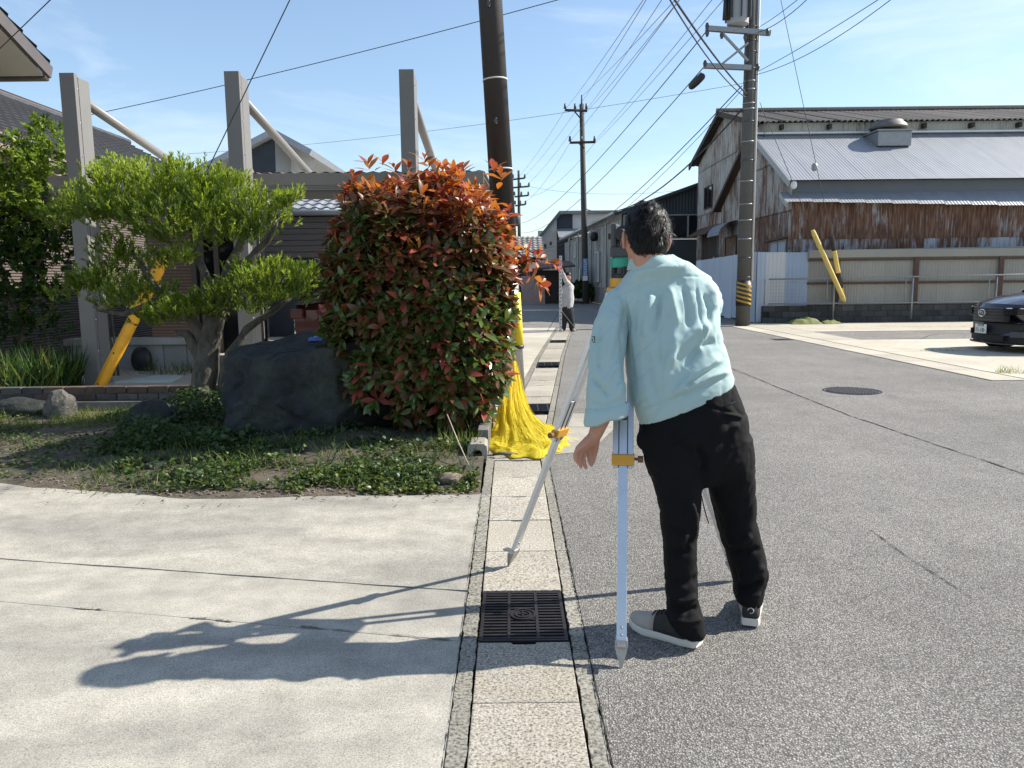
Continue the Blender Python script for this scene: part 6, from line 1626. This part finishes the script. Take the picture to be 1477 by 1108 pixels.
def shoe(heel, yaw, lab):
    t = thing('shoe', None, None, heel, rz=yaw); del_ = t
    sole = [(-.012, .030), (.0, .036), (.05, .036), (.10, .035), (.16, .044), (.21, .049), (.25, .043), (.278, .024), (.286, .006)]
    def outl(k=1.0, dx=0): return [(x + dx, -w*k - .004*math.sin(x*11)) for x, w in sole] + [(x + dx, w*k - .004*math.sin(x*11)) for x, w in sole[::-1]]
    zs = lambda x, z: z + max(0, (x - .19)) ** 2 * 2.2 + max(0, .03 - x) * .25
    m = MB(); o1 = outl(.95); n = len(o1)
    rings = [[Vector((x, y, zs(x, z))) for x, y in outl(k)] for k, z in ((.90, .001), (1.0, .006), (1.02, .016), (1.0, .028), (.93, .031))]
    m.loft(rings); so_ = m.build('sole', shoe_white, t, smooth='auto', local=True)
    st_ = [(-.008, .026, .075), (.02, .033, .078), (.06, .035, .080), (.10, .036, .082), (.135, .038, .080), (.165, .041, .066), (.20, .045, .052), (.235, .043, .040), (.262, .033, .030), (.276, .018, .020)]
    def upper(sel, mat, nm):
        m = MB(); rings = []
        for x, w, h in sel:
            r = []
            for k in range(17):
                a = math.pi * k / 16; ca, sa = math.cos(a), math.sin(a)
                r.append(Vector((x, w*math.copysign(abs(ca)**.7, ca) - .004*math.sin(x*11), zs(x, .03) + h*sa**.8)))
            rings.append(r)
        m.loft(rings, True); return m.build(nm, mat, t, smooth=True, local=True)
    upper(st_[:6], shoe_dark, 'quarter'); upper(st_[5:], shoe_toe, 'toe_cap')
    m = MB()
    for k in range(4):
        x = .125 + .017*k; z = zs(x, .03) + (.083, .078, .071, .064)[k]
        m.tube([(x, -.022, z - .006), (x, 0, z + .003), (x, .022, z - .006)], .003, 5)
    m.build('laces', shoe_dark, t, local=True)['kind'] = 'stuff'
    m = MB()
    for k in range(16):
        a0, a1 = 2*math.pi*k/16*.8, 2*math.pi*(k+1)/16*.8
        m.tube([(-.014, .011*math.cos(a0), .075 + .011*math.sin(a0)), (-.014, .011*math.cos(a1), .075 + .011*math.sin(a1))], .0016, 4)
    m.build('heel_emblem', shoe_white, t, local=True)
    return t
def child_of(t, par):
    o = t.location.copy(); t.location = o - wloc(par); t.parent = par
hl = G(1005, 934); tl = G(925, 909); dv = tl - hl
s1 = shoe(hl, math.atan2(dv.y, dv.x), None); child_of(s1, MAN)
hr = G(1082, 905); s2 = shoe(hr, math.atan2(1, .30), None); child_of(s2, MAN)

# =================================================================== TRIPOD AND INSTRUMENT
feet = [G(733, 817), G(896, 964), G(1063, 838)]
TP = thing('tripod', 'aluminium surveying tripod with amber clamps standing across the gutter', 'tripod', (AP.x, AP.y, 0))
zh = A(893, 412, 3.2).z
hx = [Vector((AP.x + .062*math.cos(a), AP.y + .062*math.sin(a), 0)) for a in np.linspace(0, 2*math.pi, 18, endpoint=False)]
MB().prism([(p.x, p.y) for p in hx], zh - .005, zh + .03).build('head_plate', amber, TP, bevel=.004)
for fpt in feet:
    out_ = Vector((fpt.x - AP.x, fpt.y - AP.y, 0)).normalized(); side = Vector((-out_.y, out_.x, 0))
    top = Vector((AP.x, AP.y, zh - .03)) + out_ * .055; foot = fpt.copy(); d = (foot - top); dn = d.normalized()
    lg = MB()
    for s in (-1, 1): lg.beam(top + side*s*.026, top + d*.50 + side*s*.026, .020, .026, up=side)
    leg = lg.build('leg', alu, TP, bevel=.002)
    MB().box(top - out_*.01 + Vector((0, 0, -.005)), (.05, .062, .055), rz=math.atan2(out_.y, out_.x)).build('hinge_bracket', amber, leg, bevel=.006)
    MB().box(top + d*.05, (.03, .03, .03), rz=math.atan2(out_.y, out_.x)).build('spacer', grey_plastic, leg)
    MB().beam(top + d*.36, top + d*.935, .036, .020, up=out_).build('inner_leg', alu, leg, bevel=.002)
    for s in (-1, 1): MB().beam(top + d*.36 + side*s*.0165 - out_*0, top + d*.50 + side*s*.0165, .0035, .024, up=out_).build('slot', black_plastic, leg)
    MB().box(top + d*.365 + out_*.011 , (.003, .026, .02), rz=math.atan2(out_.y, out_.x)).build('end_stop', black_plastic, leg)
    cM = Matrix((side, out_, -dn)).transposed()
    MB().box(top + d*.475, (.086, .042, .042), M=cM).build('clamp', amber, leg, bevel=.004)
    kd = side if fpt is feet[1] else (side if side.y < 0 else -side); kd = kd if kd.x > 0 else (-kd if fpt is feet[1] else kd)
    MB().tube([top + d*.475 + kd*.04, top + d*.475 + kd*.058], .006, 8).tube([top + d*.475 + kd*.056, top + d*.475 + kd*.076], .013, 10).build('clamp_knob', simple('knob_brown', (.16, .08, .03), .5) if 'knob_brown' not in bpy.data.materials else bpy.data.materials['knob_brown'], leg)
    a_ = top + d*.93
    MB().loft([[p0_ + (side*(i*w) + out_*(j*h)) for i, j in ((-1,-1),(1,-1),(1,1),(-1,1))] for p0_, w, h in ((a_, .022, .016), (a_ + d*.012, .024, .018), (top + d*.965, .017, .012), (top + d*.985, .008, .007), (foot + Vector((0, 0, -.004)), .003, .003))]).build('foot_point', steel, leg, bevel=.001)
    MB().beam(a_ + d*.006, a_ + d*.006 + out_*.055, .03, .008).build('step_plate', steel, leg)
    for q_ in (.90, .918): MB().ball(top + d*q_ + out_*.011 - Vector((0, 0, 0)), .005, 5).ball(top + d*q_ - out_*.011, .005, 5).build('rivet', steel, leg)
MB().tube([A(1008, 690, 3.0), A(1011, 712, 3.0), A(1016, 735, 3.0), A(1022, 755, 3.0)], .0025, 5).build('hanging_cord', black_plastic, TP)

IN = thing('surveying_instrument', 'dark surveying instrument with green base collar on the tripod head', 'instrument', (AP.x, AP.y, zh + .03))
zi = zh + .031; c = (AP.x, AP.y)
MB().loft(disc([.055, .055, .048, .048], [zi, zi + .012, zi + .014, zi + .02], c, 18)).build('foot_plate', black_plastic, IN, smooth='auto')
for k in range(3):
    a = 2*math.pi*k/3 + .4; p0 = Vector((c[0] + .048*math.cos(a), c[1] + .048*math.sin(a), zi + .012)); MB().tube([p0, p0 + Vector((0, 0, .034))], .013, 10).build('levelling_screw', black_plastic, IN, smooth='auto')
MB().loft(disc([.056, .060, .060, .052], [zi + .042, zi + .046, zi + .078, zi + .084], c, 24)).build('base_collar', green_plastic, IN, smooth='auto')
Mz = Matrix.Rotation(R_(-20), 3, 'Z')
MB().box((c[0], c[1], zi + .105), (.105, .10, .042), M=Mz).build('base_housing', grey_plastic, IN, bevel=.008)
for s in (-1, 1): MB().box(Vector((c[0], c[1], zi + .19)) + Mz @ Vector((.040*s, 0, -.02)), (.026, .085, .10), M=Mz).build('standard', grey_plastic, IN, bevel=.01)
ta, tb_ = Vector((c[0], c[1], zi + .178)) + Mz @ Vector((0, -.10, 0)), Vector((c[0], c[1], zi + .178)) + Mz @ Vector((0, .10, 0))
MB().tube([ta, ta.lerp(tb_, .25), ta.lerp(tb_, .27), ta.lerp(tb_, .8), tb_], [.016, .018, .032, .036, .034], 16).build('telescope', black_plastic, IN, smooth='auto')
MB().tube([Vector((c[0], c[1], zi + .17)) + Mz @ Vector((-.05, 0, 0)), Vector((c[0], c[1], zi + .17)) + Mz @ Vector((-.068, 0, 0))], .013, 10).build('focus_knob', black_plastic, IN, smooth='auto')

# =================================================================== FAR MAN WITH STAFF
YF_ = 20.8
P2_ = thing('person', 'distant man in grey shirt and dark trousers reaching up along a levelling staff', 'person', G(820, 478))
f = lambda u, v, dy=0: A(u, v, YF_ + dy)
b = MB()
fh = f(819.5, 399)
b.ball(fh, (.085, .095, .115), 10).chain([f(819.5, 405), f(819.5, 414)], [.055, .06], 10)
b.chain([f(819.5, 415), f(819, 430), f(818, 444)], [.13, .15, .14], 14)
b.chain([f(823, 413), f(815, 404, -.1), f(811, 391, -.25)], [.055, .045, .03], 10)
b.chain([f(815, 414), f(808, 424, -.1), f(809, 416, -.28)], [.055, .045, .03], 10)
for q_ in ((811, 389, -.26), (809.5, 414, -.3)): 
    c = f(*q_)
    for i in range(4): b.chain([c, c + Vector((-.03, -.01, .03*i - .03)), c + Vector((-.055, .01, .025*i - .03))], [.016, .012, .009], 6)
    b.chain([c, c + Vector((.01, -.02, .04))], [.014, .01], 6)
b.chain([f(815, 446), f(814, 462), f(813, 475)], [.09, .07, .045], 12).chain([f(822, 446), f(824, 462), f(825, 475)], [.09, .07, .045], 12)
bd = b.build('body', skin, P2_); voxelise(bd, .012, 3)
m = MB(); m.chain([f(819.5, 417), f(819, 430), f(818, 443)], [.155, .17, .16], 16)
m.chain([f(824, 415), f(816.5, 405, -.1), f(812.5, 395, -.22)], [.085, .065, .05], 12).chain([f(814.5, 416), f(808.5, 424, -.1), f(809, 419, -.2)], [.08, .065, .05], 12)
s_ = m.build('shirt', grey_shirt, P2_); voxelise(s_, .014, 3); folds(s_, [], noise_amp=.015, nscale=7, seed=4, crease=.008)
m = MB(); m.chain([f(818, 444), f(818.5, 450)], [.16, .155], 14)
m.chain([f(814.5, 448), f(813.5, 462), f(812.5, 474)], [.11, .09, .075], 12).chain([f(822, 448), f(824, 462), f(825, 474)], [.11, .09, .075], 12)
s_ = m.build('trousers', grey_trouser, P2_); voxelise(s_, .014, 3); folds(s_, [], noise_amp=.012, nscale=7, seed=5, crease=.008)
hr_ = MB().ball(fh + Vector((0, .01, .025)), (.095, .10, .105), 10).build('hair', hair_m, P2_, smooth=True)
for u, dx in ((812, -.05), (826, .03)):
    c = f(u, 477.5); c.z = .04
    MB().chain([c + Vector((0, .05, 0)), c + Vector((dx, -.12, -.005))], [.045, .04], 10).build('shoe', shoe_toe, P2_, smooth=True)
SF = thing('levelling_staff', 'tall white surveying staff held upright by the distant man', 'staff', G(808.5, 480))
sbp, stp = f(808.5, 479.5, -.35), f(808.5, 369, -.35); sbp.z = .0
MB().beam(sbp, stp, .075, .04, up=(0, 1, 0)).build('staff', offwhite, SF)
m = MB()
for k in range(21):
    z = sbp.z + (stp.z - sbp.z) * (k + .5) / 21; m.box((sbp.x + (stp.x - sbp.x)*(k+.5)/21 + (.012 if k % 2 else -.012), sbp.y - .022, z), (.026, .006, .03))
m.build('graduation', black_plastic, SF)['kind'] = 'stuff'
for k, dx in enumerate((-.35, .45)):
    MB().tube([sbp.lerp(stp, .30), Vector((sbp.x + dx, sbp.y + .1, .02))], .007, 5).build('support_rod', black_plastic, SF)

# =================================================================== CARS
def car(name, lab, loc, rz, paint, plate=True):
    t = thing(name, lab, 'car', loc, rz=rz)
    def warp(m):
        m.v = [((x - .42*(min(1, abs(y)/.9))**2.6*max(0, min(1, (x + 1.1)/1.1)) if x > -1.1 else x + (.25*(abs(y)/.9)**3*max(0, min(1, (-3.6 - x)/.8)) if x < -3.6 else 0)), y, z) for x, y, z in m.v]; return m
    def sec(x, w, zl, zt, crown=.05):
        half = [(0, zl), (w*.8, zl), (w*.95, zl + .06), (w, zl + .22), (w*1.0, zl + (zt-zl)*.55), (w*.985, zt - .12), (w*.93, zt - .03), (w*.75, zt + crown*.4), (w*.4, zt + crown*.85), (0, zt + crown)]
        pts = half + [(-y, z) for y, z in half[-2:0:-1]]
        return [Vector((x, y, z)) for y, z in pts]
    S = [(-.02, .80, .34, .70, 0.0), (.0, .82, .30, .74, .01), (-.06, .85, .26, .84, .02), (-.25, .87, .24, .90, .04), (-.6, .89, .24, .96, .05), (-1.1, .9, .24, 1.03, .05), (-1.6, .9, .24, 1.05, .03), (-3.0, .9, .24, 1.06, .02), (-3.9, .88, .26, 1.06, .02), (-4.35, .85, .34, 1.02, .02), (-4.5, .78, .45, .92, .0)]
    body_ = warp(MB().loft([sec(*s) for s in S])).build('body', paint, t, smooth='auto', local=True)
    def csec(x, w, z0, w1, z1): return [Vector((x, y, z)) for y, z in ((w, z0), (w1, z1 - .05), (w1*.85, z1), (-w1*.85, z1), (-w1, z1 - .05), (-w, z0))]
    MB().loft([csec(-1.15, .80, 1.0, .78, 1.08), csec(-2.0, .82, 1.02, .62, 1.60), csec(-2.6, .82, 1.02, .62, 1.66), csec(-3.7, .82, 1.02, .60, 1.62), csec(-4.3, .80, 1.0, .70, 1.12)]).build('glasshouse', glass_dark, t, smooth='auto', local=True)
    MB().slab([(-1.95, -.60, 1.615), (-1.95, .60, 1.615), (-2.6, .60, 1.68), (-2.6, -.60, 1.68)], .03).slab([(-2.6, -.60, 1.68), (-2.6, .60, 1.68), (-3.75, .58, 1.64), (-3.75, -.58, 1.64)], .03).build('roof', paint, t, local=True)
    for s in (-1, 1):
        MB().beam((-1.15, .80*s, 1.03), (-2.0, .615*s, 1.62), .06, .06).beam((-2.75, .83*s, 1.03), (-2.75, .63*s, 1.64), .07, .05).beam((-3.75, .82*s, 1.03), (-3.7, .61*s, 1.62), .09, .06).build('pillar', paint, t, local=True)
        MB().box((-1.45, .97*s, 1.08), (.16, .18, .13)).build('wing_mirror', paint, t, local=True, bevel=.03)
        for x in (-.88, -3.55):
            ah = MB(); n = 24
            ah.add([(x + .41*math.cos(a), .906*s, .34 + .41*math.sin(a)) for a in np.linspace(0, 2*math.pi, n, endpoint=False)], [tuple(range(n))]); ah.build('wheel_arch', black_plastic, t, local=True)
            wh = MB().tube([(x, .70*s, .34), (x, .93*s, .34)], .34, 28).build('wheel', rubber, t, smooth='auto', local=True)
            rim = MB().tube([(x, .90*s, .34), (x, .937*s, .34)], .22, 20)
            for k in range(5):
                a = 2*math.pi*k/5; rim.beam((x, .94*s, .34), (x + .2*math.cos(a), .94*s, .34 + .2*math.sin(a)), .05, .02)
            rim.build('rim', galv, wh, local=True)
    # lower cladding, grille, lamps
    warp(MB().loft([[Vector((x, y, z)) for y, z in ((-.80, .15), (-.4, .15), (0, .15), (.4, .15), (.80, .15), (.84, .50), (.42, .52), (0, .52), (-.42, .52), (-.84, .50))] for x in (.03, -.15, -.55)])).build('bumper_cladding', black_plastic, t, local=True)
    def strip_(y0, y1, z0, z1, x0, x1, n=14):
        m = MB(); ys = np.linspace(y0, y1, n + 1)
        for a, b_ in zip(ys[:-1], ys[1:]): m.box2((x1, a, z0), (x0, b_, z1))
        return warp(m)
    strip_(-.44, .44, .54, .78, .025, -.1).build('grille', black_plastic, t, local=True)
    for k in range(4): strip_(-.42, .42, .565 + k*.055, .578 + k*.055, .037, 0).build('grille_bar', grey_plastic, t, local=True)
    strip_(-.45, .45, .775, .788, .035, 0).build('grille_trim', grey_plastic, t, local=True)
    strip_(-.45, .45, .20, .30, .035, 0).build('lower_intake', rubber, t, local=True)
    strip_(-.62, .62, .145, .165, .05, 0).build('skid_plate', grey_plastic, t, local=True)
    for s in (-1, 1):
        hl_ = warp(MB().loft([[Vector((x, s*y, z)) for y, z in q_] for x, q_ in ((.02, ((.47, .66), (.66, .68), (.66, .80), (.47, .78))), (-.02, ((.47, .65), (.84, .70), (.86, .82), (.47, .79))))]))
        hl_.v = [(x + .03, y, z) for x, y, z in hl_.v]; h_ = hl_.build('headlight', glass_dark, t, local=True)
        warp(MB().box((.045, s*.64, .785), (.02, .26, .014))).build('light_bar', white_paint, h_, local=True)
        warp(MB().box((.02, s*.66, .33), (.05, .16, .10))).build('fog_lamp', grey_plastic, t, local=True)
    e = MB(); n = 24
    for k in range(n):
        a0, a1 = 2*math.pi*k/n, 2*math.pi*(k+1)/n; e.tube([(.075, .095*math.cos(a0), .69 + .06*math.sin(a0)), (.075, .095*math.cos(a1), .69 + .06*math.sin(a1))], .009, 5)
    for y, z, r in ((-.045, .705, .020), (.0, .712, .012), (.03, .70, .011), (.045, .68, .010), (.01, .672, .010), (-.02, .668, .009)): e.ball((.075, y, z), (.008, r, r), 5)
    e.build('emblem', chrome, t, local=True)
    for s in (-1, 1): MB().box((-4.47, .70*s, .86), (.10, .22, .16)).build('tail_light', simple('tail_red', (.05, .004, .004), .2) if 'tail_red' not in bpy.data.materials else bpy.data.materials['tail_red'], t, local=True, bevel=.02)
    if plate:
        pl = MB().box((.075, 0, .405), (.012, .33, .165)).build('number_plate', simple('plate_white', (.72, .73, .72), .5, .02), t, bevel=.003, local=True)
        for txt, sz, y, z, g_ in (('三河 330', .045, .0, .450, 0), ('11-18', .095, -.022, .345, 0), ('つ', .036, .125, .365, 0)):
            cu_ = bpy.data.curves.new('plate_text', 'FONT'); cu_.body = txt; cu_.size = sz * 1.15; cu_.align_x = 'CENTER'; cu_.extrude = .001; cu_.offset = .0012
            to = bpy.data.objects.new('plate_text', cu_); COL.objects.link(to)
            bpy.context.view_layer.update(); me = bpy.data.meshes.new_from_object(to.evaluated_get(bpy.context.evaluated_depsgraph_get())); bpy.data.objects.remove(to)
            me.materials.clear(); me.materials.append(simple('plate_green', (.01, .06, .03), .5) if 'plate_green' not in bpy.data.materials else bpy.data.materials['plate_green'])
            o = bpy.data.objects.new('plate_text', me); COL.objects.link(o); o.parent = pl; o.location = (.083, y, z); o.rotation_euler = (math.pi/2, 0, math.pi/2)
    return t
navy = NT('navy_car_paint'); navy.base((.006, .010, .028)); navy.rough(.3); navy = navy.done(Metallic=.3, Coat_Weight=1.0, Coat_Roughness=.04)
maroon = NT('maroon_car_paint'); maroon.base((.05, .006, .008)); maroon.rough(.3); maroon = maroon.done(Metallic=.2, Coat_Weight=1.0)
car('parked_car', 'dark navy car parked on the concrete lot with its nose towards the road', (8.62, 14.0, .016), math.pi, navy)
car('parked_car', 'dark maroon car half hidden under the carport behind the boulder', (-2.75, 16.9, .012), R_(90), maroon, False)
bpy.context.view_layer.update()
blades('gutter_weeds', 'tiny weeds and moss tufts growing in the gutter side joints', [((GR + .052, GR + .066, 3.7, 3.95), .4), ((GR + .052, GR + .066, 5.0, 6.0), .4), ((GL - .066, GL - .056, 3.0, 4.8), .3)], 260, .035, [gr1, gc2, gr2], hfun=lambda x, y: 0.0, lean=.8)
